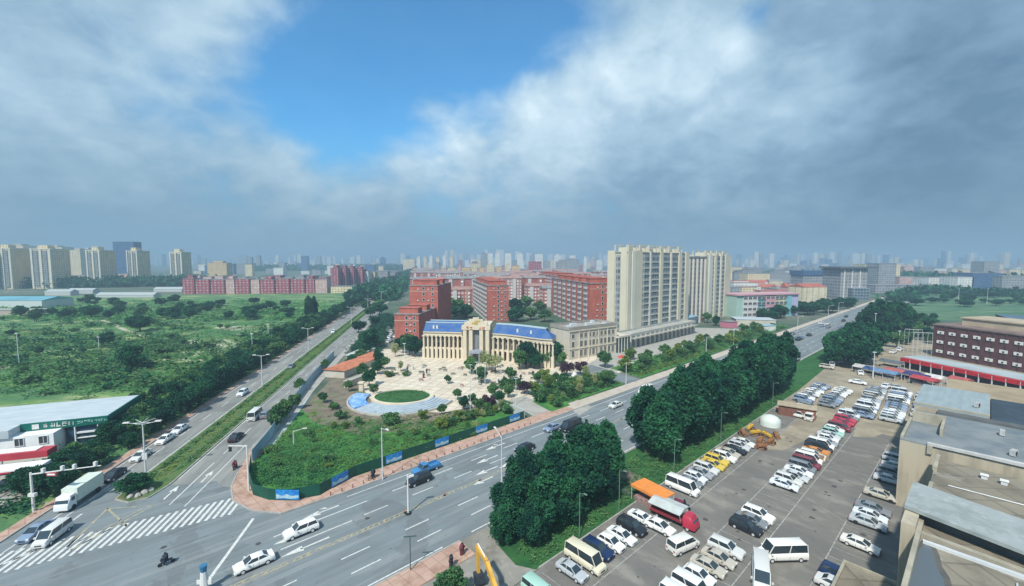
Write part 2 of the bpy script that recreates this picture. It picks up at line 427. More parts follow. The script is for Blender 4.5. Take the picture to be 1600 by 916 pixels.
GREENM = leaf_mat('leaves mid green', (0.030, 0.105, 0.042), (0.125, 0.26, 0.085))
GREENY = leaf_mat('leaves yellow green', (0.06, 0.14, 0.03), (0.22, 0.30, 0.06))
GREENF = leaf_mat('leaves fresh green', (0.022, 0.13, 0.05), (0.14, 0.36, 0.10), .35)
PURPL = leaf_mat('leaves purple', (0.035, 0.02, 0.035), (0.09, 0.05, 0.07))
LIMEL = leaf_mat('leaves pale lime', (0.16, 0.24, 0.08), (0.40, 0.42, 0.20))

# ------------------------------------------------------------------ ground, roads, paths
def px_poly(pts): return [Gp(*p) for p in pts]
def uv_rect(u0, v0, u1, v1): return [UV(u0, v0), UV(u1, v0), UV(u1, v1), UV(u0, v1)]
def av_rect(u0, v0, u1, v1): return [AV(u0, v0), AV(u1, v0), AV(u1, v1), AV(u0, v1)]


struct('ground', MB().sheet([(-12000, -300), (12000, -300), (12000, 14000), (-12000, 14000)], -0.06), FARG)
struct('meadow', MB().sheet([AV(30, -62.2), AV(585, -62.2), AV(565, -330), AV(600, -760), AV(250, -760), AV(30, -420)], -0.03), GRASS)
struct('far_field', MB().sheet(px_poly([(1395, 470), (1440, 452), (1700, 446), (1900, 450), (1900, 520), (1470, 500), (1385, 500)]), -0.03), ground_mat('field green', [((.05, .13, .07), .02, .42, .6, .8, (1, 3), 70), ((.22, .28, .13), .03, .52, .66, .7, (1, 3), 71)], (.09, .17, .09)))
struct('main_road', MB().sheet(uv_rect(-120, -72.3, 3000, -48.4), 0.004), ASPH)
struct('avenue', MB().sheet(av_rect(84, -60.2, 3000, -37.8), 0.0), ASPH1)
jx = MB()
jx.sheet([UV(-120, -72.3), UV(-120, -150), AV(40, -75), AV(60, -60.3), AV(84, -60.2), AV(84, -37.8)] + px_poly([(362, 765), (366, 785), (395, 800), (440, 803)]) + [UV(24, -72.3)], 0.002)
struct('junction', jx, ASPH)
struct('car_park', MB().sheet(uv_rect(20, -36.9, 128, 10), 0.0), LOT)
struct('dirt_yard', MB().sheet([UV(128, -36.9), UV(128, 10), UV(170, 40), UV(250, 40), UV(300, -20), UV(330, -44), UV(240, -46), UV(150, -38)], -0.004), DIRT)
struct('dirt_driveway', MB().sheet([UV(20, -48.4), UV(41, -48.4), UV(43.5, -37.0), UV(20, -37.0)], 0.0), ground_mat('grey driveway dirt', [((.17, .155, .13), .25, .42, .64, .8, (1, 1), 90), ((.36, .34, .30), .6, .52, .7, .6, (1, 1), 91)], (.26, .25, .22)))
struct('dirt_path', MB().sheet([UV(64.5, -48.3), UV(69, -48.3), UV(69.5, -42), UV(67.6, -37), UV(63.5, -37), UV(65.5, -42)], 0.014), SOIL)
VERGE = ground_mat('dark verge grass', [((.02, .08, .03), .3, .42, .62, .8, (1, 1), 92), ((.07, .17, .04), .5, .52, .7, .6, (1, 1), 93)], (.035, .12, .035))  # a darker grass green than the lawn
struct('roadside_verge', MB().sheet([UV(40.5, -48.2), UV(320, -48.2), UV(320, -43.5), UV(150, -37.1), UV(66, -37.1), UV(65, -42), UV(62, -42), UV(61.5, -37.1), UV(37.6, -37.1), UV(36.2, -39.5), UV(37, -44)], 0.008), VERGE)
struct('sidewalk', MB().prism(uv_rect(6, -48.3, 33.5, -44.6), -0.05, 0.13), PINK)
# corner block: pavement, kerb, lawn, site soil, plaza
corner_out = px_poly([(372, 738), (361, 762), (364, 783), (394, 799), (440, 803)]) + [UV(26, -72.35)]
corner_in = px_poly([(393, 725), (389, 752), (396, 774), (420, 782), (455, 783), (500, 775)])
sw = MB()
sw.prism(corner_out + [UV(88, -72.35), UV(88, -76.3), UV(28, -76.3)] + corner_in[::-1] + [AV(98, -34.3), AV(98, -37.7)], -0.05, 0.12)
sidewalk2 = struct('sidewalk_corner', sw, PINK)
struct('pavement', MB().prism([UV(88.005, -72.35), UV(700, -72.35), UV(700, -75.6), UV(88.005, -76.3)], -.05, .12), ground_mat('tan pavement', [((0.40, 0.33, 0.27), .4, .45, .62, .7, (1, 1), 50)], (.47, .42, .35)))
struct('path', MB().prism([AV(98, -37.75), AV(330, -37.75), AV(330, -36.2), AV(98, -34.9)], -0.05, 0.10), CONC)
struct('corner_lawn', MB().sheet(corner_in + [UV(30, -76.5), UV(72, -76.5), UV(74, -88)] + px_poly([(700, 660), (640, 672), (560, 680), (490, 660), (472, 640)]) + [AV(122, -35.2), AV(98, -34.2)], 0.02), LAWN)
struct('bare_soil', MB().sheet(px_poly([(472, 640), (490, 664), (560, 682), (640, 676), (700, 664), (760, 660), (820, 648), (800, 610), (640, 600), (560, 560), (520, 590)]), 0.012), SOIL)
struct('plaza', MB().sheet(px_poly([(560, 598), (590, 640), (690, 645), (760, 632), (830, 640), (870, 612), (930, 600), (985, 575), (1075, 545), (1130, 527), (1060, 515), (960, 530), (880, 560), (700, 552), (600, 545), (575, 570)]), 0.016), PLAZA)
struct('entrance_path', MB().sheet([UV(76, -76.3), UV(84, -76.3), UV(86, -90)] + px_poly([(860, 612), (840, 612)]) + [UV(79, -90)], 0.022), CONC)
struct('entrance_path_far', MB().sheet(px_poly([(905, 650), (925, 637), (880, 612), (868, 618)]), 0.022), CONC)
struct('tower_forecourt', MB().sheet(px_poly([(880, 592), (1000, 575), (1150, 527), (1180, 515), (1080, 512), (960, 545)]), 0.024), CONC)
struct('side_road_mouth', MB().sheet([UV(119, -76.5), UV(127, -76.5), UV(131, -100), UV(122, -100)], 0.028), ASPH)
bed1 = MB(); bed1.prism([UV(87, -77), UV(118, -77), UV(120, -92), UV(92, -96)], -0.02, 0.14)
struct('planting_bed', bed1, LAWN)
struct('planting_bed_far', MB().prism([UV(129, -77), UV(230, -78), UV(300, -80), UV(300, -92), UV(132, -92)], -0.02, 0.14), LAWN)
struct('planting_bed_small', MB().prism(px_poly([(832, 628), (862, 644), (891, 634), (862, 614)]), -0.02, 0.15), LAWN)
struct('avenue_edge', MB().sheet([AV(83.9, -38.2), AV(99, -38.2), AV(98, -37.0), corner_out[0], corner_out[1], AV(82, -37.0)], 0.0055), ASPH1)
struct('dirt_apron', MB().sheet([UV(99, -29.6), UV(104, -30.2), UV(129, -30.2), UV(129, -14), UV(124, -15.5), UV(121, -18.6), UV(129, -19.2), UV(129, -24.8), UV(116, -24.7), UV(108, -25.6), UV(101, -27)], 0.006), DIRT)
# verge and footpath on the far side of the avenue
struct('footpath', MB().prism(av_rect(40, -62.2, 600, -60.4), -0.05, 0.12), PINK)
struct('median', MB().prism([AV(79, -49.2)] + [AV(80.5, -52.0), AV(84, -52.4), AV(900, -52.4), AV(900, -46.0), AV(84, -46.0), AV(80, -47.0)], -0.05, 0.16), ground_mat('median planting', [((.05, .11, .04), .3, .42, .62, .8, (1, 1), 80), ((.17, .16, .08), .4, .48, .66, .8, (1, 1), 81)], (.09, .155, .05)))
# kerbs
k = MB()
def kerb_line(pts, w=0.22, h=0.17, mb=k):
    for a, b in zip(pts, pts[1:]): mb.bar((*a, h / 2), (*b, h / 2), w, h)
kerb_line(corner_out + [UV(450, -72.35)]); struct('kerb', k, KERB)
k2 = MB(); kerb_line([AV(900, -52.45), AV(84, -52.45), AV(80.4, -52.05), AV(78.9, -49.2), AV(80, -46.95), AV(84, -45.95), AV(900, -45.95)], mb=k2); struct('kerb', k2, KERB)
k3 = MB(); kerb_line([AV(40, -60.3), AV(900, -60.3)], mb=k3); struct('kerb', k3, KERB)
k4 = MB(); kerb_line([UV(6, -48.35), UV(33.5, -48.35)], mb=k4); kerb_line([UV(42, -48.35), UV(330, -48.35)], mb=k4); struct('kerb', k4, KERB)
k5 = MB(); kerb_line([AV(98, -37.8), AV(330, -37.8)], mb=k5); struct('kerb', k5, KERB)
# painted markings
mk = MB(); my = MB()
def line(a, b, w, mb=mk, z=0.010):
    a, b = Vector((*a, 0)), Vector((*b, 0)); d = (b - a).normalized(); s = Vector((-d.y, d.x, 0)) * w / 2
    mb.add([tuple(p + Vector((0, 0, z))) for p in (a - s, b - s, b + s, a + s)], [(0, 1, 2, 3)])
def dashes(fr, v, u0, u1, on, off, w=0.2, mb=mk):
    u = u0
    while u < u1: line(fr(u, v), fr(min(u + on, u1), v), w, mb); u += on + off
line(UV(36, -48.95), UV(420, -48.95), 0.22)
line(UV(4, -48.95), UV(31, -48.95), 0.22)
for v in (-52.4, -55.9): dashes(UV, v, 10, 420, 4, 5.5)
dashes(UV, -63.7, 26, 420, 4, 4.5); dashes(UV, -67.2, 24, 420, 4, 4.5)
line(UV(14, -63.5), UV(24, -63.5), 0.2); line(UV(14, -67.2), UV(24, -67.2), 0.2)
line(UV(26, -70.7), UV(420, -70.7), 0.16)
line(UV(6.0, -59.7), UV(46, -59.7), 0.16, my); line(UV(6.0, -60.3), UV(46, -60.3), 0.16, my)
for i in range(0, 46): line(UV(7 + i * 0.85, -59.75), UV(7.4 + i * 0.85, -60.25), 0.22, my)
line(UV(46, -59.7), UV(420, -59.7), 0.14, my); line(UV(46, -60.3), UV(420, -60.3), 0.14, my)
line(Gp(396, 810), Gp(322, 912), 0.42)
def arrow(c, fr_az, L=5.0, turn=0, mb=mk, z=0.012):
    ca, sa = math.sin(fr_az), math.cos(fr_az)
    def P(x, y): return (c[0] + ca * x + sa * y, c[1] + sa * x - ca * y, z)
    mb.add([P(0, -.16), P(L * .6, -.1), P(L * .6, .1), P(0, .16)], [(0, 1, 2, 3)])
    mb.add([P(L * .55, -.62), P(L, 0), P(L * .55, .62)], [(0, 1, 2)])
    if turn: mb.add([P(L * .25, 0), P(L * .25, .2), P(L * .5, 1.0 * turn), P(L * .35, 1.0 * turn)], [(0, 1, 2, 3)])
W180 = math.pi
arrow(UV(20.0, -61.8), AZ + W180, 6.5); arrow(UV(24.0, -69.0), AZ + W180, 5.5, 1); arrow(UV(18.5, -65.3), AZ + W180, 5.0)
for u, v in ((52, -61.9), (55, -65.5), (60, -69)): arrow(UV(u, v), AZ + W180, 5.5, 1 if v < -68 else 0)
arrow(Gp(812, 718), AZ + W180, 5.5, 1); arrow(Gp(770, 745), AZ + W180, 4.5)
# zebra crossing
c0, c1 = Gp(-60, 893), Gp(372, 786)
for i in range(31):
    t = i / 30.0
    X = c0[0] + (c1[0] - c0[0]) * t; Y = c0[1] + (c1[1] - c0[1]) * t
    line(tuple(np.array((X, Y)) - np.array((math.sin(A1), math.cos(A1))) * 3.4), tuple(np.array((X, Y)) + np.array((math.sin(A1), math.cos(A1))) * 2.4), 0.45)
line(Gp(0, 884), Gp(60, 858), 0.3)
# avenue lane lines
dashes(AV, -56.3, 88, 420, 4, 6, 0.18); line(AV(84, -59.7), AV(420, -59.7), 0.15); line(AV(86, -52.9), AV(420, -52.9), 0.15); line(AV(86, -45.5), AV(420, -45.5), 0.15)
line(AV(77, -42.3), AV(92, -42.3), 0.2); dashes(AV, -42.3, 96, 420, 4, 6, 0.18); line(AV(76, -39.6), AV(100, -39.6), 0.18)
arrow(AV(79, -44.2), A1 + W180 * 0, 4.5); arrow(AV(84, -40.9), A1, 4.5)
line(AV(68, -57.9), AV(100, -57.2), 0.2); line(AV(68, -56.3), AV(86, -56.3), 0.2)
line(Gp(135, 785), Gp(187, 755), 0.18)
arrow(Gp(128, 803), A1 + W180, 5)
# yellow hatched island tip
tipA, tipB, tipC = Gp(105, 855), Gp(168, 795), Gp(240, 790)
line(tipA, tipB, 0.3, my); line(Gp(110, 860), tipC, 0.26, my); line(Gp(168, 795), Gp(198, 822), 0.3, my); line(Gp(120, 848), Gp(222, 795), .2, my); line(tipB, tipC, .2, my)
struct('road_markings', mk, MARK); struct('yellow_markings', my, MARKY)
pm = MB()
line(UV(35, -30.4), UV(128, -30.4), 0.14, pm); line(UV(28, -24.5), UV(128, -24.5), 0.14, pm); line(UV(28, -19.0), UV(128, -19.0), 0.14, pm); line(UV(40, -12.5), UV(122, -12.5), 0.14, pm)
u = 30
while u < 126:
    line(UV(u, -24.5), UV(u, -19.0), 0.09, pm); line(UV(u, -36.2), UV(u, -30.4), 0.09, pm)
    if u > 44: line(UV(u, -12.5), UV(u, -8.0), 0.09, pm)
    u += 2.6
line(UV(84, -19), UV(80, -12.5), 0.08, pm); line(UV(100, -19), UV(101, -12.5), 0.08, pm)
struct('parking_lines', pm, mat('faded parking line', (0.42, 0.42, 0.38), 0.85, 0.5, 1.5))
# kerb between car park and verge
k6 = MB(); kerb_line([UV(38, -37.0), UV(61.3, -37.0)], mb=k6); kerb_line([UV(66, -37.0), UV(150, -37.0)], mb=k6); struct('kerb', k6, KERB)


# ------------------------------------------------------------------ foliage
def leaf_mesh(name, C, tint, size, mats, flat=0.0, extra=None):
    """C (n,3) leaf spots; each becomes a small bent quad turned at random"""
    n = len(C)
    a = rng.normal(size=(n, 3)); a /= np.linalg.norm(a, axis=1)[:, None] + 1e-9
    b = rng.normal(size=(n, 3)); b -= (a * b).sum(1)[:, None] * a; b /= np.linalg.norm(b, axis=1)[:, None] + 1e-9
    if flat: a[:, 2] *= (1 - flat); b[:, 2] *= (1 - flat)
    sz = size * rng.uniform(0.6, 1.4, size=(n, 1))
    V = np.stack([C - a * sz - b * sz * .6, C + a * sz * .9 - b * sz * .7, C + a * sz + b * sz * .6, C - a * sz * .8 + b * sz * .8], 1).reshape(-1, 3)
    T = np.repeat(np.clip(tint, 0, 1), 4)
    nv = len(V); nf = n
    ev, ef = ([], [])
    if extra is not None: ev, ef = extra.v, extra.f
    me = bpy.data.meshes.new(name)
    loops = np.arange(nv)
    allv = np.vstack([V, np.array(ev)]) if len(ev) else V
    me.vertices.add(len(allv)); me.vertices.foreach_set('co', allv.astype(np.float32).ravel())
    fl = list(ef); extra_loops = [i + nv for f in fl for i in f]
    me.loops.add(nv + len(extra_loops)); me.loops.foreach_set('vertex_index', np.concatenate([loops, np.array(extra_loops, dtype=int)]).astype(np.int32))
    starts = list(range(0, nv, 4)); s0 = nv
    for f in fl: starts.append(s0); s0 += len(f)
    me.polygons.add(nf + len(fl)); me.polygons.foreach_set('loop_start', np.array(starts, dtype=np.int32))
    me.polygons.foreach_set('material_index', np.array([0] * nf + [1] * len(fl), dtype=np.int32))
    for m in mats: me.materials.append(m)
    at = me.attributes.new('tint', 'FLOAT', 'POINT'); at.data.foreach_set('value', np.concatenate([T, np.zeros(len(ev))]).astype(np.float32))
    me.update(calc_edges=True); me.validate()
    return me


def crown_points(n, rx, rzv, zc, lobes=34, lr=0.34, shape='round'):
    L = []
    while len(L) < lobes:
        p = rng.uniform(-1, 1, 3)
        r = np.linalg.norm(p)
        if r > 1 or r < 0.35: continue
        if shape == 'tall' and p[2] > 0 and math.hypot(p[0], p[1]) > 1 - 0.65 * p[2]: continue
        L.append(p)
    L = np.array(L); LR = lr * rng.uniform(0.6, 1.35, lobes); LT = rng.uniform(0.05, 0.95, lobes)
    w = LR ** 2; w /= w.sum(); idx = rng.choice(lobes, n, p=w)
    d = rng.normal(size=(n, 3)); d /= np.linalg.norm(d, axis=1)[:, None]
    d[:, 2] = np.where((d[:, 2] < -0.3) & (rng.random(n) < .6), -d[:, 2], d[:, 2])
    rad = LR[idx][:, None] * (rng.random((n, 1)) ** 0.25)
    P = L[idx] * 0.8 + d * rad
    P += rng.normal(size=(n, 3)) * 0.02
    P = P * np.array([rx, rx, rzv]) + np.array([0, 0, zc])
    t = LT[idx] * .8 + rng.uniform(0, .3, n) - .05
    return P, t


def trunk_mb(h, r, spread, n=5, top=0.75):
    m = MB(); m.tube((0, 0, -0.15), (0, 0, h * 0.45), r, r * 0.75, 7); m.tube((0, 0, h * 0.45), (0.1, 0.05, h * top), r * 0.75, r * 0.3, 6)
    for i in range(n):
        a = 2 * math.pi * i / n + random.uniform(-.4, .4); z = h * random.uniform(.32, .5)
        m.tube((0, 0, z), (math.cos(a) * spread, math.sin(a) * spread, z + h * random.uniform(.18, .3)), r * 0.4, r * 0.12, 5)
    return m


TREES = {}
def tree_proto(key, h, rx, leafn, leafs, mleaf, base=0.22, shape='round', lobes=34, lr=.34, trunk_r=.2):
    vs = []
    for k_ in range(3):
        zc = h * (base + 1) / 2; rv = h * (1 - base) / 2
        P, t = crown_points(leafn, rx, rv, zc, lobes, lr, shape)
        cm = leaf_mesh(key + '_crown', P, t, leafs, [mleaf])
        tm = trunk_mb(h, trunk_r, rx * .6)
        tme = tm.mesh(key + '_trunk', TRUNK)
        jm = leaf_mesh(key + '_whole', P[::2], t[::2], leafs * 1.35, [mleaf, TRUNK], extra=tm)
        vs.append((cm, tme, jm))
    TREES[key] = vs


tree_proto('bigleaf', 10.0, 2.9, 12000, 0.14, GREENL, 0.06, 'round', 60, .27, .22)
tree_proto('poplar', 10.0, 2.7, 11000, 0.14, GREENL, 0.06, 'tall', 60, .25, .22)
tree_proto('broadleaf', 7.0, 2.9, 5200, 0.17, GREENL, 0.2, 'round', 36, .34, .18)
tree_proto('midgreen', 6.0, 2.3, 3600, 0.16, GREENM, 0.25, 'round', 26, .36, .14)
tree_proto('yellowgreen', 3.6, 1.7, 1800, 0.13, GREENY, 0.15, 'round', 18, .42, .08)
tree_proto('purple', 4.2, 2.0, 2200, 0.14, PURPL, 0.25, 'round', 18, .42, .1)
tree_proto('lime', 4.5, 1.8, 1300, 0.10, LIMEL, 0.25, 'round', 16, .42, .07)
tree_proto('shrub', 2.0, 1.3, 1100, 0.12, GREENM, 0.0, 'round', 14, .42, .06)
NTREE = [0]


def tree(key, xy, h, label, cat='tree', group=None, near=True, name='tree', wide=1.0):
    H0 = {'bigleaf': 10.0, 'poplar': 10.0, 'broadleaf': 7.0, 'midgreen': 6.0, 'yellowgreen': 3.6, 'purple': 4.2, 'lime': 4.5, 'shrub': 2.0}[key]
    cm, tm, jm = random.choice(TREES[key]); s = h / H0; rot = random.uniform(0, 6.28)
    NTREE[0] += 1
    if near:
        e = thing(name, label, cat, xy, rot, group); e.scale = (s * wide, s * wide, s)
        link('trunk', tm, e); link('crown', cm, e)
    else:
        e = tag(link(name, jm, None, (*xy, 0), rot, (s * wide, s * wide, s)), label, cat, group)
    return e


def strip(fr, u0, u1, v0, v1, step, jit, fn):
    u = u0
    while u < u1:
        fn(fr(u + random.uniform(-jit, jit), random.uniform(v0, v1))); u += step * random.uniform(.8, 1.2)


# the two dense clumps between the main road and the car park
for i, (u, v, h, w) in enumerate(((37.6, -43.6, 6.0, 1.2), (40.4, -40.6, 6.6, 1.1), (40.6, -45.0, 9.0, 1.2), (44.0, -46.4, 11.2, 1.0), (43.8, -41.4, 9.8, 1.15), (48.0, -44.0, 11.8, 1.1), (47.2, -40.6, 8.6, 1.15), (51.6, -46.4, 11.6, 1.05), (52.0, -41.4, 11.0, 1.15), (55.8, -44.6, 12.2, 1.1), (56.4, -41.0, 9.4, 1.1), (59.4, -46.2, 12.0, 1.0), (59.4, -42.2, 12.0, 1.05), (62.4, -45.2, 11.6, 1.0))):
    tree(('bigleaf', 'poplar', 'bigleaf')[i % 3], UV(u, v), h, 'dark green leafy tree, %s from the dirt driveway in the near roadside clump' % ORD[i], group='trees of the near roadside clump', name='roadside_tree', wide=w * (1.15 if i % 3 == 1 else 1))
u = 79.5; nb = 0
while u < 160:
    for r_, v in enumerate((-46.0, -42.0)):
        k_ = random.choice(('bigleaf', 'poplar', 'poplar'))
        tree(k_, UV(u + random.uniform(-.8, .8) - r_ * 2.4, v + random.uniform(-.5, .5)), random.uniform(12.6, 17.2) * (1 + .06 * max(0, (u - 100) / 40)), 'tall dark green tree, %s in the %s row of the long roadside belt' % (ORD[nb], ('road side', 'car park side')[r_]), group='trees of the long roadside belt', name='roadside_tree', wide=random.uniform(.85, 1.05) * (1.15 if k_ == 'poplar' else 1))
    u += 4.3; nb += 1
u = 198; nb = 0
while u < 246:
    for r_, v in enumerate((-37, -31.5)):
        tree('broadleaf', UV(u + random.uniform(-1, 1), v + random.uniform(-.8, .8)), random.uniform(10.5, 13.5) * (.8 if u < 203 else 1), 'dark green tree, %s in the %s row of the clump beyond the dirt yard' % (ORD[nb], ('road side', 'yard side')[r_]), group='trees beyond the dirt yard gap', near=False, name='tree', wide=1.05)
    u += 5.6; nb += 1
for i in range(22):
    a = i / 21.0
    tree('poplar', Gp(1352 + 66 * a + random.uniform(-3, 3), 518 - random.uniform(0, 9)), random.uniform(15, 18) * (.75 if a < .12 or a > .92 else 1), 'large dark tree, %s from the road in the far roadside grove' % ORD[i], group='trees of the far roadside grove', near=False, name='tree', wide=1.35)
# small street trees and poplars on the avenue
for i, (px, py, h) in enumerate(((437, 662, 5.0), (446, 654, 5.0), (430, 672, 4.0), (468, 612, 4.2), (508, 578, 4.0), (462, 640, 4.2))):
    tree('midgreen', Gp(px, py), h, 'small %s street tree on the kerb beside the pale blue hoarding' % ('dark' if i % 2 else 'round'), group='street trees beside the pale blue hoarding', name='street_tree')
# belt on the far side of the avenue
u = 84; nb = 0
while u < 300:
    for r_, v in enumerate((-64.5, -69.5, -74) if u > 120 else (-64.0, -67.6)):
        tree('broadleaf' if random.random() < .7 else 'midgreen', AV(u + random.uniform(-1.2, 1.2), v + random.uniform(-1, 1)), random.uniform(4.0, 6.6) * (0.85 if u < 110 else 1.05), 'dark roadside tree, %s from the junction in the %s row along the avenue' % (ORD[nb], ('kerb', 'middle', 'meadow side')[r_]), group='trees along the far side of the avenue', near=u < 170, name='roadside_tree', wide=1.15)
    u += 4.4 if u < 180 else 5.5; nb += 1
u = 300
while u < 640:
    tree('broadleaf', AV(u, -65 + random.uniform(-1.5, 1.5)), random.uniform(6, 8.5), 'distant green tree lining the avenue beside the meadow', group='distant trees lining the avenue', near=False, name='roadside_tree', wide=1.3)
    u += 9
# meadow: single trees one can pick out
for i, (px, py, h, w, lb) in enumerate(((205, 578, 8.5, 1.35, 'broad dark tree standing alone in the near middle of the meadow'), (166, 541, 6.5, 1.3, 'round dark tree left of the pale track in the meadow'), (219, 518, 9, 1.7, 'dark tree with low crown below the tall poplars in the meadow'), (483, 500, 17, .9, 'tall dark poplar pair rising at the far end of the meadow'), (490, 498, 16, .9, 'second of the tall dark poplars at the far end of the meadow'))):
    tree('broadleaf' if i < 3 else 'poplar', Gp(px, py), h, lb, name='tree', wide=w)
for i in range(38):
    px = 5 + i * 11.3; py = random.uniform(500, 600)
    X, Y = Gp(px, py)
    if toAV(X, Y)[1] > -78: continue
    tree(random.choice(('midgreen', 'broadleaf', 'shrub')), (X, Y), random.uniform(1.8, 3.6), 'low green bush in the meadow, %s counting rightwards to the avenue' % ORD[i], group='bushes scattered over the meadow', near=False, name='bush', wide=random.uniform(1.1, 1.8), cat='bush')
for i in range(70):
    px = random.uniform(30, 470); py = random.uniform(472, 500) if px > 60 else random.uniform(490, 504)
    X, Y = Gp(px, py)
    if toAV(X, Y)[1] > -80: continue
    tree(random.choice(('broadleaf', 'broadleaf', 'midgreen')), (X, Y), random.uniform(4, 9), 'dark green tree in the loose wood at the back of the meadow', group='trees at the back of the meadow', near=False, name='tree', wide=random.uniform(1.1, 1.8))
# overgrowth, nobody could count it
def scatter(name, label, region, n, per, size, m, hgt, rad, kind='stuff', flat=.65):
    C = []; T = []
    for _ in range(n):
        X, Y = region(); r = rad * random.uniform(.5, 1.5); hh = hgt * random.uniform(.4, 1.4)
        d = rng.normal(size=(per, 3)) * np.array([r, r, 0]) * .55; z = np.abs(rng.normal(size=per)) * hh * .5
        C.append(np.array([X, Y, 0]) + d + np.stack([0 * z, 0 * z, z + .05], 1)); T.append(np.full(per, random.uniform(0, 1)) * .8 + rng.uniform(0, .2, per))
    me = leaf_mesh(name, np.vstack(C), np.concatenate(T), size, [m], flat); return tag(link(name, me), label, None, None, kind)
def reg_px(x0, x1, y0, y1, test=None):
    def f():
        while True:
            p = Gp(random.uniform(x0, x1), random.uniform(y0, y1))
            if test is None or test(*p): return p
    return f
def reg_fr(fr, u0, u1, v0, v1, f=None):
    def g():
        while True:
            p = fr(random.uniform(u0, u1), random.uniform(v0, v1))
            if f is None or f(*p): return p
    return g
inmead = lambda X, Y: toAV(X, Y)[1] < -66
def notstn(X, Y):
    return inmead(X, Y) and not (Y < 126 and X < -86)
scatter('undergrowth', 'green scrub and weeds covering the meadow', reg_px(-60, 520, 495, 625, notstn), 900, 30, 0.34, GREENF, 0.9, 2.4)
scatter('undergrowth', 'scrub in the far part of the meadow', reg_px(-40, 560, 470, 500, inmead), 520, 26, 0.8, GREENF, 2.0, 6)
PATCH = []
for _ in range(75):
    X, Y = Gp(random.uniform(-30, 500), random.uniform(480, 608))
    if notstn(X, Y): PATCH.append((X, Y, random.uniform(4, 13) * (1 + Y / 300)))
def patch():
    X, Y, r = random.choice(PATCH); a = random.uniform(0, 6.28); q = r * math.sqrt(random.random()) 
    X, Y = X + math.cos(a) * q * 1.7, Y + math.sin(a) * q * .8
    return (X, Y) if toAV(X, Y)[1] < -68 else patch()
scatter('undergrowth', 'dark thickets of shrubs spread through the meadow', patch, 850, 30, 0.42, GREENM, 2.2, 1.9, flat=.5)
scatter('undergrowth', 'tall dark scrub in the thickets of the meadow', patch, 170, 34, 0.45, GREENL, 3.4, 2.0, flat=.2)
trk = ground_mat('track dirt', [((.30, .28, .18), .2, .45, .6, .8, (1, 1), 82), ((.16, .24, .08), .35, .5, .64, .8, (1, 1), 83)], (.46, .44, .34))
def track(name, pts, w):
    P = [Gp(*p) for p in pts]; m = MB()
    for a, b in zip(P, P[1:]):
        d = Vector((b[0] - a[0], b[1] - a[1], 0)).normalized(); s_ = Vector((-d.y, d.x, 0)) * w / 2
        m.add([(a[0] - s_.x, a[1] - s_.y, -.012), (b[0] - s_.x, b[1] - s_.y, -.012), (b[0] + s_.x, b[1] + s_.y, -.012), (a[0] + s_.x, a[1] + s_.y, -.012)], [(0, 1, 2, 3)])
    return struct(name, m, trk)
track('dirt_track', [(-40, 560), (60, 552), (130, 543), (190, 539), (232, 533), (262, 537), (310, 541)], 3.4)
track('dirt_track', [(232, 533), (225, 528), (180, 509), (160, 500)], 2.6)
track('dirt_track', [(105, 569), (150, 566), (200, 566)], 2.2); track('dirt_track', [(-20, 576), (20, 573), (45, 570)], 5)
track('dirt_track', [(250, 562), (300, 563), (360, 560)], 2.4); track('dirt_track', [(-30, 526), (10, 525), (25, 524)], 4)
struct('bare_patch', MB().sheet(px_poly([(268, 541), (300, 531), (350, 530), (385, 538), (408, 548), (372, 556), (318, 560), (285, 552)]), -.02), trk)
struct('bare_patch', MB().sheet(px_poly([(330, 512), (372, 509), (400, 513), (365, 517)]), -.02), trk)
scatter('undergrowth', 'yellowish weeds between the meadow bushes', reg_px(-20, 480, 505, 600, notstn), 420, 26, 0.3, GREENY, 0.9, 3.0)
scatter('undergrowth', 'dark low scrub under the roadside trees of the avenue', reg_fr(AV, 78, 320, -76, -63), 900, 26, 0.3, GREENL, 1.3, 1.5)
scatter('shrubbery', 'clipped dark hedge along the avenue median', reg_fr(AV, 84, 420, -51.6, -50.6), 900, 24, 0.16, GREENM, 0.6, .5)
scatter('shrubbery', 'second clipped hedge along the avenue median', reg_fr(AV, 90, 420, -47.8, -46.8), 800, 24, 0.16, GREENM, 0.6, .45)
scatter('shrubbery', 'yellow green ground cover down the middle of the avenue median', reg_fr(AV, 84, 300, -50.2, -48.0), 500, 16, 0.15, GREENY, .35, .6)
def incorner(X, Y):
    u, v = toUV(X, Y); a, b = toAV(X, Y)
    return v < -77.2 and b > -33.6 and u < 74 and a > 84
scatter('overgrowth', 'tall rank weeds filling the corner plot behind the green hoarding', reg_px(392, 830, 660, 775, incorner), 800, 30, 0.14, GREENF, 0.8, 1.1, flat=.8)
scatter('overgrowth', 'weeds in the rounded tip of the corner plot', reg_px(404, 520, 700, 764, lambda X, Y: toUV(X, Y)[1] < -77.5 and toAV(X, Y)[1] > -34.2), 260, 30, 0.14, GREENF, 0.9, 1.0, flat=.8)
for i in range(24):
    X, Y = reg_px(410, 800, 665, 760, incorner)()
    k_ = ('shrub', 'yellowgreen', 'shrub', 'midgreen')[i % 4]
    tree(k_, (X, Y), random.uniform(.9, 1.7), {'shrub': 'dark green bush among the weeds of the corner plot', 'yellowgreen': 'yellow flowering bush among the weeds of the corner plot', 'midgreen': 'small green sapling among the weeds of the corner plot'}[k_], group={'shrub': 'dark bushes of the corner plot', 'yellowgreen': 'yellow bushes of the corner plot', 'midgreen': 'saplings of the corner plot'}[k_], name='bush', cat='bush', wide=1.3)
for i in range(16):
    px = 690 + i * 7; tree(('yellowgreen', 'lime', 'midgreen', 'shrub')[i % 4], Gp(px, 672 - (px - 690) * .26 + random.uniform(-10, 1)), random.uniform(1.6, 3.4), 'small ornamental bush along the hoarding end of the plaza', group='bushes along the hoarding end of the plaza', name='bush', cat='bush')
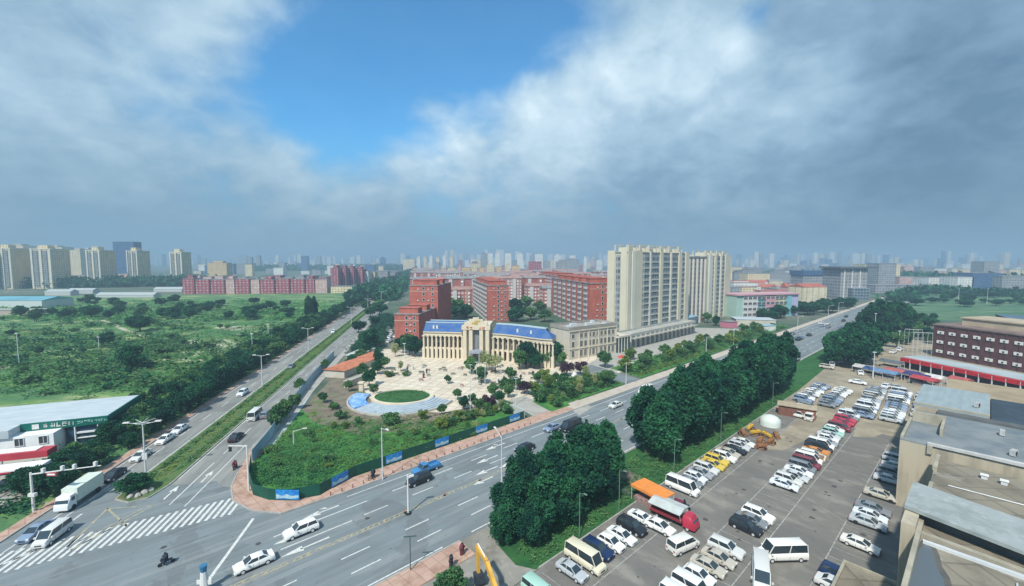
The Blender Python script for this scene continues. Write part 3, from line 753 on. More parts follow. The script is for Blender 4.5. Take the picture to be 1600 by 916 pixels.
scatter('overgrowth', 'yellow flowering weeds in the corner plot', reg_px(420, 820, 660, 740, incorner), 420, 24, 0.12, GREENY, 0.9, .9)
scatter('grass', 'grass under the roadside tree clumps', reg_fr(UV, 38, 150, -47, -37.8), 900, 22, 0.14, GREENM, .45, .8)
scatter('shrubbery', 'mixed shrubs in the planting bed beside the entrance path', reg_fr(UV, 88, 118, -92, -78), 320, 30, 0.2, GREENM, 1.5, 1.0)
scatter('shrubbery', 'mixed shrubs in the far roadside planting bed', reg_fr(UV, 131, 290, -90, -78.5), 600, 24, 0.26, GREENM, 1.6, 1.3)
scatter('shrubbery', 'yellow shrubs in the far roadside planting bed', reg_fr(UV, 131, 200, -82, -78.5), 160, 22, 0.2, GREENY, 1.0, 1.1)
scatter('shrubbery', 'rough shrubs between the sales yard and the avenue footpath', reg_fr(AV, 98, 320, -34.5, -22, lambda X, Y: toAV(X, Y)[0] > 190), 500, 24, .35, GREENL, 2.2, 2.0)
# ornamental trees in the beds by the main road
for i in range(26):
    u = 89 + i * 1.15; key = ('midgreen', 'yellowgreen', 'midgreen', 'lime', 'midgreen')[i % 5]
    tree(key, UV(u + random.uniform(-.5, .5), random.uniform(-91, -79)), random.uniform(2.2, 5.5), {'midgreen': 'green ornamental tree in the bed beside the entrance path', 'yellowgreen': 'yellow green ornamental bush in the bed beside the entrance path', 'lime': 'pale lime ornamental bush in the bed beside the entrance path'}[key], group={'midgreen': 'green trees of the entrance bed', 'yellowgreen': 'yellow bushes of the entrance bed', 'lime': 'lime bushes of the entrance bed'}[key], name='ornamental_tree')
for i in range(34):
    u = 131 + i * 4.6
    tree('midgreen' if i % 3 else 'yellowgreen', UV(u + random.uniform(-.5, .5), random.uniform(-90, -80)), random.uniform(3, 6), 'green ornamental tree in the far roadside bed' if i % 3 else 'yellow green ornamental bush in the far roadside bed', group='green trees of the far roadside bed' if i % 3 else 'yellow bushes of the far roadside bed', near=False, name='ornamental_tree')
for px, py, h, k_, lb in ((885, 588, 5.2, 'purple', 'purple leaved tree left of the white feature at the plaza edge'), (907, 586, 5.2, 'purple', 'purple leaved tree right of the white feature at the plaza edge'), (845, 628, 3.2, 'shrub', 'round green shrub in the small corner bed of the entrance'), (862, 632, 2.8, 'yellowgreen', 'yellow green shrub in the small corner bed of the entrance'), (872, 636, 2.5, 'shrub', 'dark green shrub at the road tip of the small entrance bed'),
                        (822, 575, 9.5, 'broadleaf', 'dark broad tree before the middle of the curved colonnade'), (812, 578, 7.5, 'midgreen', 'green tree just left of the broad dark one by the colonnade'), (836, 577, 6.5, 'broadleaf', 'low dark tree just right of the broad one by the colonnade'), (865, 572, 9.5, 'broadleaf', 'dark tree before the right end of the curved colonnade'), (853, 574, 7, 'midgreen', 'green tree left of the one hiding the colonnade end'), (875, 574, 6.5, 'midgreen', 'green tree between colonnade end and beige annex'),
                        (640, 556, 9.5, 'midgreen', 'green tree at the left end of the columned hall'), (630, 552, 8, 'broadleaf', 'dark tree left of the columned hall'), (648, 558, 8.5, 'broadleaf', 'dark tree touching the hall left corner'), (618, 558, 5.5, 'lime', 'pale yellow tree in the left part of the plaza'), (626, 580, 3.6, 'lime', 'small pale tree near the plaza hedge'),
                        (760, 580, 7.5, 'lime', 'thin pale tree before the hall portal'), (736, 585, 6.5, 'midgreen', 'thin green tree left of the hall portal axis'), (774, 585, 7.5, 'lime', 'thin pale tree right of the portal'), (752, 600, 6, 'midgreen', 'slender green tree on the plaza near the flag poles'),
                        (795, 622, 4.2, 'midgreen', 'small green tree on the plaza rim near the hoarding end'), (790, 608, 4.0, 'shrub', 'round shrub on the plaza rim'), (808, 610, 4.2, 'midgreen', 'green tree beside the entrance path'), (820, 616, 4.0, 'purple', 'dark purple tree beside the entrance path'), (738, 632, 3.2, 'midgreen', 'low spreading green tree by the plaza hedge'), (762, 640, 4.0, 'purple', 'dark thin tree before the plaza steps'),
                        (577, 603, 5.4, 'broadleaf', 'dark tree left behind the blue pool'), (566, 592, 5.4, 'midgreen', 'green tree below the orange roofed shed'), (590, 585, 5.0, 'broadleaf', 'dark tree between the shed and the plaza'), (545, 612, 3.6, 'midgreen', 'small green tree beside the pool left end'), (533, 655, 2.4, 'shrub', 'round dark bush alone on the bare soil'), (612, 662, 3.4, 'shrub', 'dark bush below the amphitheatre wall'),
                        (1012, 566, 5.2, 'midgreen', 'green tree at the tower forecourt corner'), (985, 562, 5.0, 'yellowgreen', 'yellow green tree at the tower forecourt corner'), (945, 575, 6.5, 'midgreen', 'taller green tree in front of the beige annex corner'),
                        (1105, 505, 7, 'midgreen', 'green tree beside the far tower base'), (1118, 509, 6, 'broadleaf', 'dark tree right of the far tower base')):
    tree(k_, Gp(px, py), h, lb, name='ornamental_tree', near=True)
tree('midgreen', Gp(702, 948), 4.4, 'round green street tree beside the yellow excavator', name='street_tree', wide=1.1)
for i, (px, py, h, k_) in enumerate(((600, 578, 5, 'midgreen'), (592, 570, 5.5, 'broadleaf'), (606, 590, 2.4, 'yellowgreen'), (612, 588, 2.0, 'shrub'), (634, 588, 2.0, 'shrub'), (584, 618, 3.4, 'midgreen'), (700, 600, 3.0, 'midgreen'), (715, 625, 3.4, 'midgreen'), (725, 640, 3.6, 'broadleaf'), (748, 646, 4.0, 'midgreen'), (770, 622, 4.6, 'midgreen'), (780, 632, 4.0, 'broadleaf'), (798, 596, 5.0, 'midgreen'), (840, 600, 4.2, 'midgreen'), (850, 592, 3.6, 'yellowgreen'), (868, 600, 3.8, 'midgreen'), (880, 605, 4.4, 'broadleaf'), (520, 640, 2.2, 'shrub'), (560, 665, 2.4, 'midgreen'), (660, 655, 2.6, 'yellowgreen'), (690, 650, 3.2, 'midgreen'), (505, 630, 3.2, 'midgreen'), (550, 575, 5, 'broadleaf'), (572, 558, 5.5, 'broadleaf'), (563, 566, 5.5, 'midgreen'))):
    tree(k_, Gp(px, py), h, 'small %s, %s of those planted round the plaza and pool' % ({'midgreen': 'green tree', 'broadleaf': 'dark green tree', 'yellowgreen': 'yellow green bush', 'shrub': 'round shrub'}[k_], ORD[i]), name='ornamental_tree', near=True)
# trees between the housing blocks
for i in range(34):
    px, py = random.choice(((random.uniform(690, 735), random.uniform(478, 500)), (random.uniform(800, 860), random.uniform(480, 505)), (random.uniform(560, 620), random.uniform(470, 545)), (random.uniform(700, 730), random.uniform(450, 480))))
    tree('broadleaf' if i % 3 else 'midgreen', Gp(px, py), random.uniform(6, 9.5) * (1.0 if px < 625 else 1.3), 'dark green tree among the red housing blocks' if px > 625 else 'dark green tree between avenue and red housing', group='trees among the red housing blocks' if px > 625 else 'trees between avenue and red housing', near=False, name='tree', wide=1.35)
for i in range(30):
    px = 1190 + i * 4.8; py = 500 - (px - 1190) * .16 + random.uniform(-6, 6)
    tree('broadleaf', Gp(px, py), random.uniform(6, 10), 'green tree, %s from the pastel school on the far side of the main road' % ORD[i], group='trees on the far side of the main road', near=False, name='tree', wide=1.3)
for i in range(22):
    px = 1395 + i * 3; py = random.uniform(500, 545)
    tree('broadleaf' if i % 2 else 'midgreen', Gp(px, py), random.uniform(5, 8), 'dark tree, %s from the grove towards the dark brick building' % ORD[i], group='trees beside the dark brick building', near=False, name='tree', wide=1.2)
for i in range(60):
    px = random.uniform(1420, 1640); py = random.uniform(452, 462) if i % 2 else random.uniform(463, 480)
    tree('broadleaf', Gp(px, py), random.uniform(4, 7), 'distant dark tree lining the green field', group='distant trees around the green field', near=False, name='tree', wide=2.0)
def treeline(name, label, pts, n, hgt, size, m=GREENL):
    C = []; T = []
    for _ in range(n):
        t = random.random() * (len(pts) - 1); i = min(int(t), len(pts) - 2); f = t - i
        X, Y = Gp(pts[i][0] + (pts[i + 1][0] - pts[i][0]) * f, pts[i][1] + (pts[i + 1][1] - pts[i][1]) * f + random.uniform(-.8, .8))
        per = 40; r = hgt * .6; C.append(np.array([X, Y, hgt * random.uniform(.35, .6)]) + rng.normal(size=(per, 3)) * np.array([r, r, hgt * .28])); T.append(np.full(per, random.random()))
    me = leaf_mesh(name, np.vstack(C), np.concatenate(T), size, [m]); tag(link(name, me), label, None, None, 'stuff')
tree('broadleaf', Gp(206, 772), 3.4, 'dark rounded shrub on the tip of the avenue median', name='shrub', wide=1.5, cat='shrub')
tree('broadleaf', Gp(222, 768), 2.6, 'smaller dark shrub right of the tip shrub on the median', name='shrub', wide=1.5, cat='shrub')
treeline('treeline', 'dark hazy trees along the far green field edge', [(1400, 470), (1440, 456), (1520, 462), (1650, 464)], 260, 7, 1.6)
treeline('treeline', 'far dark tree line below the cream towers', [(0, 450), (120, 449), (330, 446)], 260, 13, 2.0)
treeline('treeline', 'far tree line along the avenue towards the horizon', [(560, 470), (600, 446), (640, 428), (656, 419)], 240, 10, 2.2)
treeline('treeline', 'far tree line between avenue and housing', [(600, 470), (622, 450), (650, 428)], 200, 10, 1.6)
treeline('treeline', 'hazy tree line in the middle distance behind the housing', [(380, 424), (560, 421), (640, 422)], 220, 18, 4)
treeline('treeline', 'hazy tree line in the distance at the right', [(1140, 440), (1300, 434), (1420, 440), (1600, 446)], 300, 14, 3)

# ------------------------------------------------------------------ buildings
def frame_of(p0, p1):
    dx, dy = p1[0] - p0[0], p1[1] - p0[1]
    return math.atan2(dy, dx), math.hypot(dx, dy)


WINMESH = {}
def win_mesh(w, h, fr=0.12, mats=(None, None), bars=1, deep=0.14):
    key = (round(w, 2), round(h, 2), mats[0].name, mats[1].name, bars)
    if key in WINMESH: return WINMESH[key]
    m = MB()
    m.box(-w / 2, -0.03, 0, w / 2, 0.05, h, 1)
    for a in ((-w / 2 - fr, 0, -w / 2, h), (w / 2, 0, w / 2 + fr, h), (-w / 2 - fr, h, w / 2 + fr, h + fr), (-w / 2 - fr, -fr, w / 2 + fr, 0)):
        m.box(a[0], -deep, a[1], a[2], 0.05, a[3], 0)
    for i in range(bars):
        x = -w / 2 + w * (i + 1) / (bars + 1); m.box(x - .04, -0.07, 0.0, x + .04, -0.031, h, 0)
    WINMESH[key] = m.mesh('window', [mats[0], mats[1]]); return WINMESH[key]


def windows(parent, n, x0, dx, floors, z0, fh, w, h, mats=(FRAMEW, WINM), face='front', L=0, D=0, fr=0.12, bars=1, skip=None, maxn=100):
    me = win_mesh(w, h, fr, mats, bars); c = 0
    for f in range(floors):
        for i in range(n):
            if skip and skip(i, f): continue
            if c >= maxn: return
            x = x0 + dx * i; z = z0 + fh * f; c += 1
            if face == 'front': link('window', me, parent, (x, 0, z))
            elif face == 'left': link('window', me, parent, (0, x, z), -math.pi / 2)
            elif face == 'right': link('window', me, parent, (L, x, z), math.pi / 2)


def block(name, label, cat, p0, p1, D, Hh, wall, roofm=ROOFG, parapet=0.7, group=None, roof='flat', over=0.25, z0=-0.3):
    a, L = frame_of(p0, p1)
    t = thing(name, label, cat, p0, a, group)
    MB().box(0, 0, z0, L, D, Hh).build('wall', wall, t)
    r = MB()
    if roof == 'flat':
        r.box(-over, -over, Hh + .002, L + over, D + over, Hh + 0.28)
        if parapet:
            for b in ((-over, -over, L + over, -over + .3), (-over, D + over - .3, L + over, D + over), (-over, -over + .3, -over + .3, D + over - .3), (L + over - .3, -over + .3, L + over, D + over - .3)):
                r.box(b[0], b[1], Hh + .282, b[2], b[3], Hh + .28 + parapet)
    else:
        r.add([(-over, -over, Hh), (L + over, -over, Hh), (L + over, D + over, Hh), (-over, D + over, Hh), (-over, D / 2, Hh + roof), (L + over, D / 2, Hh + roof)],
              [(0, 1, 5, 4), (2, 3, 4, 5), (1, 2, 5), (3, 0, 4), (3, 2, 1, 0)])
    r.build('roof', roofm, t)
    return t, L


# ---- the two cream towers
TG = facade_mat('tower grey glazing', (0.30, 0.32, 0.32), (0.06, 0.085, 0.10), 3.0, 1.9, (0.30, 0.86), (0.12, 0.86), vary=.5)
TW = facade_mat('tower cream wall', (0.50, 0.46, 0.36), (0.10, 0.10, 0.10), 3.0, 5.5, (0.35, 0.75), (0.42, 0.56), vary=.3)
TC = mat('tower cream pier', (0.58, 0.54, 0.42), 0.85, 0.1, 0.12)
TCW = mat('tower pale pier', (0.62, 0.60, 0.52), 0.8, 0.1, 0.12)


def u_at(px, v, z=20.0, u0=60, u1=600):
    best = None
    for i in range(2000):
        u = u0 + (u1 - u0) * i / 2000; X, Y = UV(u, v)
        q = Y * math.cos(PITCH) - (z - H) * math.sin(PITCH)
        if best is None or abs(CX + F * X / q - px) < best[0]: best = (abs(CX + F * X / q - px), u)
    return best[1]


def tower(name, label, v, pxl, pxr, D, Hh, bays, gable_d):
    u0, u1 = u_at(pxl, v), u_at(pxr, v)
    p0, p1 = UV(u0, v), UV(u1, v)
    a, L = frame_of(p0, p1)
    t = thing(name, label, 'tower block', p0, a)
    MB().box(0, 0, -0.3, L, D, Hh).build('wall', TW, t)
    MB().box(-0.3, -0.3, Hh + .002, L + .3, D + .3, Hh + 0.5).build('roof', ROOFG, t)
    for (pa, pb, kind, pr) in bays:
        xa, xb = u_at(pa, v) - u0, u_at(pb, v) - u0
        if kind == 'pier': MB().box(xa, -pr, 0, xb, 0.1, Hh + 1.2).build('pier', TC, t)
        elif kind == 'white': MB().box(xa, -pr, 0, xb, 0.1, Hh + 1.0).build('pier', TCW, t)
        elif kind == 'glass':
            g = MB(); g.box(xa, -pr, 3.5, xb, 0.1, Hh - .4)
            o = g.build('window_bay', TG, t)
            s = MB()
            for f in range(1, int(Hh / 3)): s.box(xa + .003, -pr - .25, 3.0 * f - .12, xb - .003, -pr - .003, 3.0 * f + .12)
            s.build('ledge', TCW, o)
    # crown frames on the roof
    x = 2.0
    while x < L - 6:
        w = random.uniform(4, 7); f = MB()
        for xx in (x, x + w): f.box(xx - .3, 0.6, Hh + .5, xx + .3, 1.2, Hh + 3.6); f.box(xx - .3, D - 3, Hh + .5, xx + .3, D - 2.4, Hh + 3.6)
        f.box(x - .3, 0.6, Hh + 3.6, x + w + .3, 1.2, Hh + 4.1); f.box(x - .3, D - 3, Hh + 3.6, x + w + .3, D - 2.4, Hh + 4.1)
        f.box(x + .8, 2, Hh + .5, x + w - .8, D - 4, Hh + 2.8)
        f.build('roof_house', TC, t); x += w + random.uniform(3, 5)
    # gable end towards the viewer: piers and a glazed slot
    for ya, yb, k_ in ((0.0, D * .3, 'pier'), (D * .62, D, 'pier')):
        MB().box(-0.5, ya + .003, 0, 0.1, yb, Hh + 1.2).build('pier', TC, t)
    MB().box(-0.18, D * .36, 3.5, 0.1, D * .56, Hh - 1).build('window_bay', TG, t)
    return t, L, p0, p1


tower('tower_block', 'nearer of the two tall cream apartment towers, with grey glazed bays above a shop podium', -116, 979, 1073, 11, 43.6,
      [(979, 984, 'pier', .5), (985.5, 990, 'white', .8), (991, 1002, 'pier', .45), (1004, 1012, 'glass', .5), (1013, 1014.6, 'white', .7), (1016, 1027, 'glass', .5), (1029, 1033, 'pier', .7), (1034, 1044, 'glass', .5), (1045, 1046.6, 'white', .8), (1048, 1056, 'glass', .5), (1058, 1062, 'pier', .7), (1063.6, 1067.5, 'glass', .4), (1068, 1073, 'pier', 1.0)], 3)
tower('tower_block', 'farther of the two tall cream apartment towers, half hidden behind the nearer one', -126, 1100, 1138, 12, 42.5,
      [(1100, 1104, 'pier', .6), (1105, 1110, 'white', 1.2), (1110.5, 1113, 'glass', .5), (1114, 1117, 'pier', 1.0), (1118, 1122, 'glass', .6), (1123, 1125, 'white', 1.0), (1126, 1129.5, 'glass', .5), (1130, 1138, 'pier', 1.0)], 3)
xx0, xx1 = Gp(1072, 508), Gp(1101, 500)
t, L = block('apartment_block', 'slab wing with shade painted in as grey, standing between the two cream towers', 'apartment block', Gp(1070, 507), Gp(1101, 503), 14, 41.5, facade_mat('tower wing painted shade', (0.22, 0.20, 0.21), (0.05, 0.06, 0.09), 3.0, 2.6, (0.3, 0.8), (0.2, 0.8)))  # shade of the recess is painted into this dark wall colour
for i in range(5): MB().box(L * (i + .4) / 5, -0.9, 0, L * (i + .4) / 5 + .9, 0.1, 41).build('pier', TCW, t)
# shop podium in front of the tower
pu0 = u_at(985, -107, 4); pu1 = u_at(1086, -107, 4)
t, L = block('shop_podium', 'long low cream shop podium at the foot of the nearer tower', 'shops', UV(pu0, -107), UV(pu1, -107), 8.0, 5.6, CREAM2, mat('pale roof slab', (0.42, 0.42, 0.38), .9, .25, .2), .9)
nn = int(L / 4.2)
for i in range(nn):
    MB().box(i * 4.2 + .5, -.10, .2, i * 4.2 + 3.4, .06, 4.2).build('shop_window', WINM, t)
    MB().box(i * 4.2 - .25, -.5, 0, i * 4.2 + .25, .02, 5.6).build('pier', TCW, t)
MB().box(0, -2.2, 4.55, L, -.52, 4.8).build('canopy', mat('podium canopy', (.35, .34, .30), .8), t)
t, L = block('entrance_hall', 'low dark glazed corner entrance left of the shop podium', 'shops', Gp(966, 552), Gp(984, 548), 14, 6.5, mat('dark teal glazing', (0.03, 0.06, 0.065), .2, spec=.6), CREAM2, .5)
for i in range(4): MB().box(L * i / 4, -.2, 0, L * i / 4 + .3, .02, 6.5).build('pier', TCW, t)
t, L = block('kiosk', 'low blue grey glass pavilion beyond the shop podium', 'shops', Gp(1073, 513), Gp(1090, 509), 9, 5.5, facade_mat('pavilion glass', (.28, .33, .36), (.05, .10, .14), 5, 2.2, (.1, .85), (.1, .9)), HOARDB, .4)
pu = MB(); pu.box(0, 0, -.1, 60, .4, 1.1)

# ---- beige annex
p0, p1 = Gp(889, 563), Gp(962, 551)
t, L = block('annex_building', 'three storey beige annex with rows of tall dark windows right of the columned hall', 'office building', p0, p1, 12, 12.0, CREAM2, mat('annex roof', (.36, .34, .30), .9, .3, .2), 1.0)
nc = 11
for f, (z, h) in enumerate(((0.9, 2.6), (5.0, 2.2), (8.6, 1.7))):
    xs = [2.0 + (L - 4) * i / (nc - 1) for i in range(nc)]
    for i, x in enumerate(xs):
        if i == 1: continue
        link('window', win_mesh(1.35, h, .14, (mat('beige window trim', (.55, .50, .40), .8), WINM), 1), t, (x, 0, z))
MB().box(-.25, -.35, 4.2, L + .25, -.01, 4.55).build('string_course', CREAM, t); MB().box(-.3, -.4, 11.4, L + .3, -.01, 11.9).build('cornice', CREAM, t)
for i in range(6): MB().box(L * i / 5 - .2, -.28, 0.02, L * i / 5 + .2, -.012, 11.38).build('pilaster', CREAM, t)
for i in range(7): MB().box(2 + i * 3.4, 3 + (i % 3) * 2, 12.3, 3.6 + i * 3.4, 4.4 + (i % 3) * 2, 13.2 + (i % 2) * .5).build('roof_unit', POLE, t)

# ---- the columned hall with blue mansard roofs
hall = thing('columned_hall', 'long cream hall with tall columns, two blue mansard roofs and a portal between them', 'civic building', (0, 0), 0)
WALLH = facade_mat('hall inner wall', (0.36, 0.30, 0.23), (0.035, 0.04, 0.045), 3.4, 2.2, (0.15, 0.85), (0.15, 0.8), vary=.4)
colm = mat('pale column stone', (0.64, 0.56, 0.42), .8, .12, .4)


def wing(pts, eave, ridge, ncol, name_, dep=12.0, hip=0.0):
    """pts: front line in world XY left to right; a colonnade under a blue mansard roof"""
    pts = [Vector((*p, 0)) for p in pts]; n = len(pts)
    nor = []
    for i in range(n):
        d = (pts[min(i + 1, n - 1)] - pts[max(i - 1, 0)]).normalized(); nor.append(Vector((-d.y, d.x, 0)))
    def off(k): return [(p + q * k) for p, q in zip(pts, nor)]
    def slab(fr, bk, za, zb, nm, m):
        mb = MB()
        a, b = off(fr), off(bk)
        for i in range(n - 1): mb.prism([tuple(a[i][:2]), tuple(a[i + 1][:2]), tuple(b[i + 1][:2]), tuple(b[i][:2])], za, zb)
        return mb.build(nm, m, hall)
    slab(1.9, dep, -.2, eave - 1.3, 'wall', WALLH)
    slab(0.5, dep + .4, 3.7, 4.4, 'floor_band', CREAM)
    slab(0.0, dep + .6, eave - 1.28, eave, 'entablature', CREAM)
    slab(-.45, dep + 1, eave + .002, eave + .35, 'cornice', colm)
    rf = MB(); a, b, c, d_ = off(-.1), off(3.4), off(dep - 2.5), off(dep + .8)
    if hip:
        dv = (pts[-1] - pts[-2]).normalized() * hip; b[-1] = b[-1] - dv; c[-1] = c[-1] - dv
    z0, z1 = eave + .36, ridge
    for i in range(n - 1):
        rf.add([(*a[i][:2], z0), (*a[i + 1][:2], z0), (*b[i + 1][:2], z1), (*b[i][:2], z1), (*c[i][:2], z1), (*c[i + 1][:2], z1), (*d_[i][:2], z0), (*d_[i + 1][:2], z0)], [(0, 1, 2, 3), (3, 2, 5, 4), (4, 5, 7, 6)])
    rf.add([(*a[0][:2], z0), (*b[0][:2], z1), (*c[0][:2], z1), (*d_[0][:2], z0)], [(0, 1, 2, 3)]); rf.add([(*a[-1][:2], z0), (*b[-1][:2], z1), (*c[-1][:2], z1), (*d_[-1][:2], z0)], [(3, 2, 1, 0)])
    r = rf.build('roof', BLUET, hall)
    rd = MB()
    for q in (b, c):
        for i in range(n - 1): rd.bar((*q[i][:2], z1 + .12), (*q[i + 1][:2], z1 + .12), .5, .35)
    rd.build('ridge_cap', mat('pale ridge cap', (.42, .52, .55), .7), r)
    for i in range(ncol):
        s_ = i / (ncol - 1) * (n - 1); j = min(int(s_), n - 2); f = s_ - j
        p = pts[j].lerp(pts[j + 1], f) + nor[j] * .45
        w = .55
        mb = MB(); mb.box(-w, -w, 0, w, w, 4.3); mb.tube((0, 0, 4.3), (0, 0, eave - 1.3), .44, .36, 10); mb.box(-.55, -.55, eave - 1.75, .55, .55, eave - 1.29)
        o = mb.build('column', colm, hall); o.location = (p.x, p.y, 0); o.rotation_euler = (0, 0, math.atan2(nor[j].y, nor[j].x))
    # dark openings of the ground floor
    for i in range(0, ncol - 1, 1):
        s_ = (i + .5) / (ncol - 1) * (n - 1); j = min(int(s_), n - 2); f = s_ - j
        p = pts[j].lerp(pts[j + 1], f) + nor[j] * 1.86
        if i % 2 == 0:
            mb = MB(); mb.box(-.05, -.85, .3, .06, .85, 3.3); o = mb.build('door', GLASS, hall); o.location = (p.x, p.y, 0); o.rotation_euler = (0, 0, math.atan2(nor[j].y, nor[j].x))
    # small white roof letters or vents
    for f in ((.25, .34) if ncol < 12 else (.35, .55)):
        s_ = f * (n - 1); j = min(int(s_), n - 2); p = pts[j].lerp(pts[j + 1], s_ - j) + nor[j] * 1.3
        mb = MB(); mb.box(-.25, -.35, z0 + .5, .25, .35, z0 + 2.3); o = mb.build('dormer', WHITE, hall); o.location = (p.x, p.y, 0); o.rotation_euler = (0, 0, math.atan2(nor[j].y, nor[j].x))


wl0, wl1 = Gp(662, 559), Gp(722, 561)
wing([wl0, wl1], 10.6, 14.2, 10, 'left')
wr = [Gp(770, 563), Gp(790, 565), Gp(812, 568.5), Gp(832, 572.5), Gp(848, 575), Gp(863, 576)]
wing(wr, 10.6, 14.2, 14, 'right', 7.5, 4.5)
# portal
pa, pb = Gp(723, 564), Gp(765, 564.5); a_, Lp = frame_of(pa, pb)
def pt_(nm, mb, m):
    o = mb.build(nm, m, hall); o.location = (*pa, 0); o.rotation_euler = (0, 0, a_); return o
pt_('portal_wall', MB().box(0, 1.6, -.2, Lp, 14, 14.2), CREAM)
for x in (0.2, 2.6, Lp - 4.0, Lp - 1.6): pt_('portal_pier', MB().box(x, -.3, 0, x + 1.4, 1.59, 12.6), colm)
pt_('portal_beam', MB().box(-.3, -.5, 12.6, Lp + .3, 1.58, 14.2), CREAM)
mbp = MB(); mbp.box(.8, -.3, 14.21, Lp - .8, 1.2, 15.6); mbp.box(2.6, -.25, 15.6, Lp - 2.6, 1.1, 16.7); mbp.box(4.2, -.2, 16.7, Lp - 4.2, 1.0, 17.4)
pt_('pediment', mbp, colm)
pt_('portal_window', MB().box(4.3, 1.4, 4.6, Lp - 4.3, 1.64, 12.3), mat('dark hall glazing', (.05, .06, .08), .15, spec=.6))
for i in range(5): pt_('mullion', MB().box(4.4 + (Lp - 8.8) * i / 4 - .06, 1.28, 4.6, 4.4 + (Lp - 8.8) * i / 4 + .06, 1.39, 12.3), FRAMEW)
cn = MB(); cn.box(3.0, -4.5, 3.9, Lp - 3.0, 1.5, 4.5)
for x in (3.4, Lp - 3.9): cn.box(x, -4.2, 0, x + .5, -3.7, 3.9)
pt_('porch', cn, mat('grey blue porch', (.30, .33, .38), .6, .2, .5))
pt_('door', MB().box(4.5, 1.38, .1, Lp - 4.5, 1.62, 3.7), GLASS)


def glyphs(x, z, s, n, gap=1.25, seed=1, small=False):
    """strokes that read as a row of block characters at this distance"""
    rr = random.Random(seed); m = MB(); cx = x
    for i in range(n):
        for _ in range(5 if not small else 3):
            if rr.random() < .5:
                zz = z + s * rr.uniform(.05, .95); m.box(cx + s * .05, -.06, zz - s * .06, cx + s * rr.uniform(.7, .95), 0, zz + s * .06)
            else:
                xx = cx + s * rr.uniform(.1, .9); m.box(xx - s * .06, -.061, z + s * .05, xx + s * .06, -.001, z + s * rr.uniform(.7, 1))
        cx += s * gap
    return m


gm = mat('red sign letters', (.45, .06, .04), .5); gy = mat('gold sign letters', (.5, .36, .06), .5)
o = glyphs(1.6, 12.75, 1.2, 2, 1.1, 3).build('lettering', gm, hall); o.location = (*pa, 0); o.rotation_euler = (0, 0, a_)
o.location = Vector((*pa, 0)) + Matrix.Rotation(a_, 3, 'Z') @ Vector((0, -.52, 0))
o = glyphs(Lp - 4.2, 12.75, 1.2, 2, 1.1, 4).build('lettering', gm, hall); o.rotation_euler = (0, 0, a_); o.location = Vector((*pa, 0)) + Matrix.Rotation(a_, 3, 'Z') @ Vector((0, -.52, 0))
o = glyphs(Lp / 2 - 1.6, 14.5, 1.9, 2, .9, 5).build('emblem', gy, hall); o.rotation_euler = (0, 0, a_); o.location = Vector((*pa, 0)) + Matrix.Rotation(a_, 3, 'Z') @ Vector((0, -.32, 0))

# ---- red housing blocks
RW = facade_mat('red block far wall', (0.44, 0.12, 0.085), (0.10, 0.10, 0.11), 3.0, 3.4, (0.3, 0.78), (0.25, 0.7), vary=.6)
RWB = facade_mat('red block balcony wall', (0.38, 0.13, 0.10), (0.34, 0.33, 0.33), 3.0, 3.0, (0.08, 0.62), (0.1, 0.72), vary=.8)
PKW = facade_mat('grey pink block wall', (0.42, 0.24, 0.21), (0.42, 0.42, 0.42), 3.0, 3.2, (0.1, 0.6), (0.15, 0.7), vary=.9)
BALC = mat('white balcony', (.56, .55, .53), .7, .2, .6)


def house_row(label, gl, gr, length, Hh, az, floors, name='apartment_block', win=True, balc=True, group=None, side='left', wallm=BRICKR, roofpitch=2.2):
    """gable end between two ground spots facing the viewer; the block runs back from it"""
    a, Lg = frame_of(gl, gr); a = R(az)
    t = thing(name, label, 'apartment block', gl, a, group)
    MB().box(0, 0, -.2, Lg, length, Hh).build('wall', wallm, t)
    r = MB(); r.box(-.3, -.3, Hh + .002, Lg + .3, length + .3, Hh + .4)
    r.build('roof', mat('red roof tiles grey', (.30, .26, .25), .9, .4, .3), t)
    r = MB()
    for i in range(max(1, int(length / 14))):
        y = 3 + i * 14
        r.box(1.2, y, Hh + .41, Lg - 1.2, y + 6.5, Hh + 2.9); r.box(.9, y - .3, Hh + 2.91, Lg - .9, y + 6.8, Hh + 3.2)
    r.build('roof_house', wallm if balc else ROOFG, t)
    MB().box(-.12, -.12, Hh - 3.2, Lg + .12, -.003, Hh - 2.85).build('string_course', mat('pink stone band', (.52, .36, .28), .8), t)
    if win:
        nf = floors
        for f in range(nf):
            link('window', win_mesh(1.2, 1.5, .15, (BALC, WINM), 0), t, (Lg * .5, 0, 1 + f * Hh / nf))
            if Lg > 12: link('window', win_mesh(1.0, 1.4, .15, (BALC, WINM), 0), t, (Lg * .82, 0, 1 + f * Hh / nf))
    rr = random.Random(int(Hh * 10 + length))
    acm = MB(); acm.box(-.45, -.42, 0, .45, -.002, .65); acm = acm.mesh('air_conditioner', mat('ac casing pale', (.50, .50, .48), .7))
    for f in range(floors):
        for xf in (.3, .66):
            if rr.random() < .6: link('air_conditioner', acm, t, (Lg * xf + rr.uniform(-.3, .3), 0, .9 + f * Hh / floors))
    if balc:
        nb = min(8, max(2, int(length / 10))); fh = Hh / floors
        for i in range(nb):
            y = 4 + (length - 6) * i / nb
            m = MB()
            for f in range(floors):
                z = f * fh
                if side == 'left': m.box(-.9, y, z + .1, -.003, y + 4.2, z + 1.45, 0); m.box(-.8, y + .1, z + 1.45, -.004, y + 4.1, z + fh - .25, 1)
                else: m.box(Lg + .003, y, z + .1, Lg + 1.3, y + 3.2, z + 1.25, 0); m.box(Lg + .004, y + .1, z + 1.25, Lg + 1.15, y + 3.1, z + fh - .25, 1)
            m.build('balcony_stack', [BALC, mat('balcony glazing', (.16, .19, .21), .25)], t)
    return t


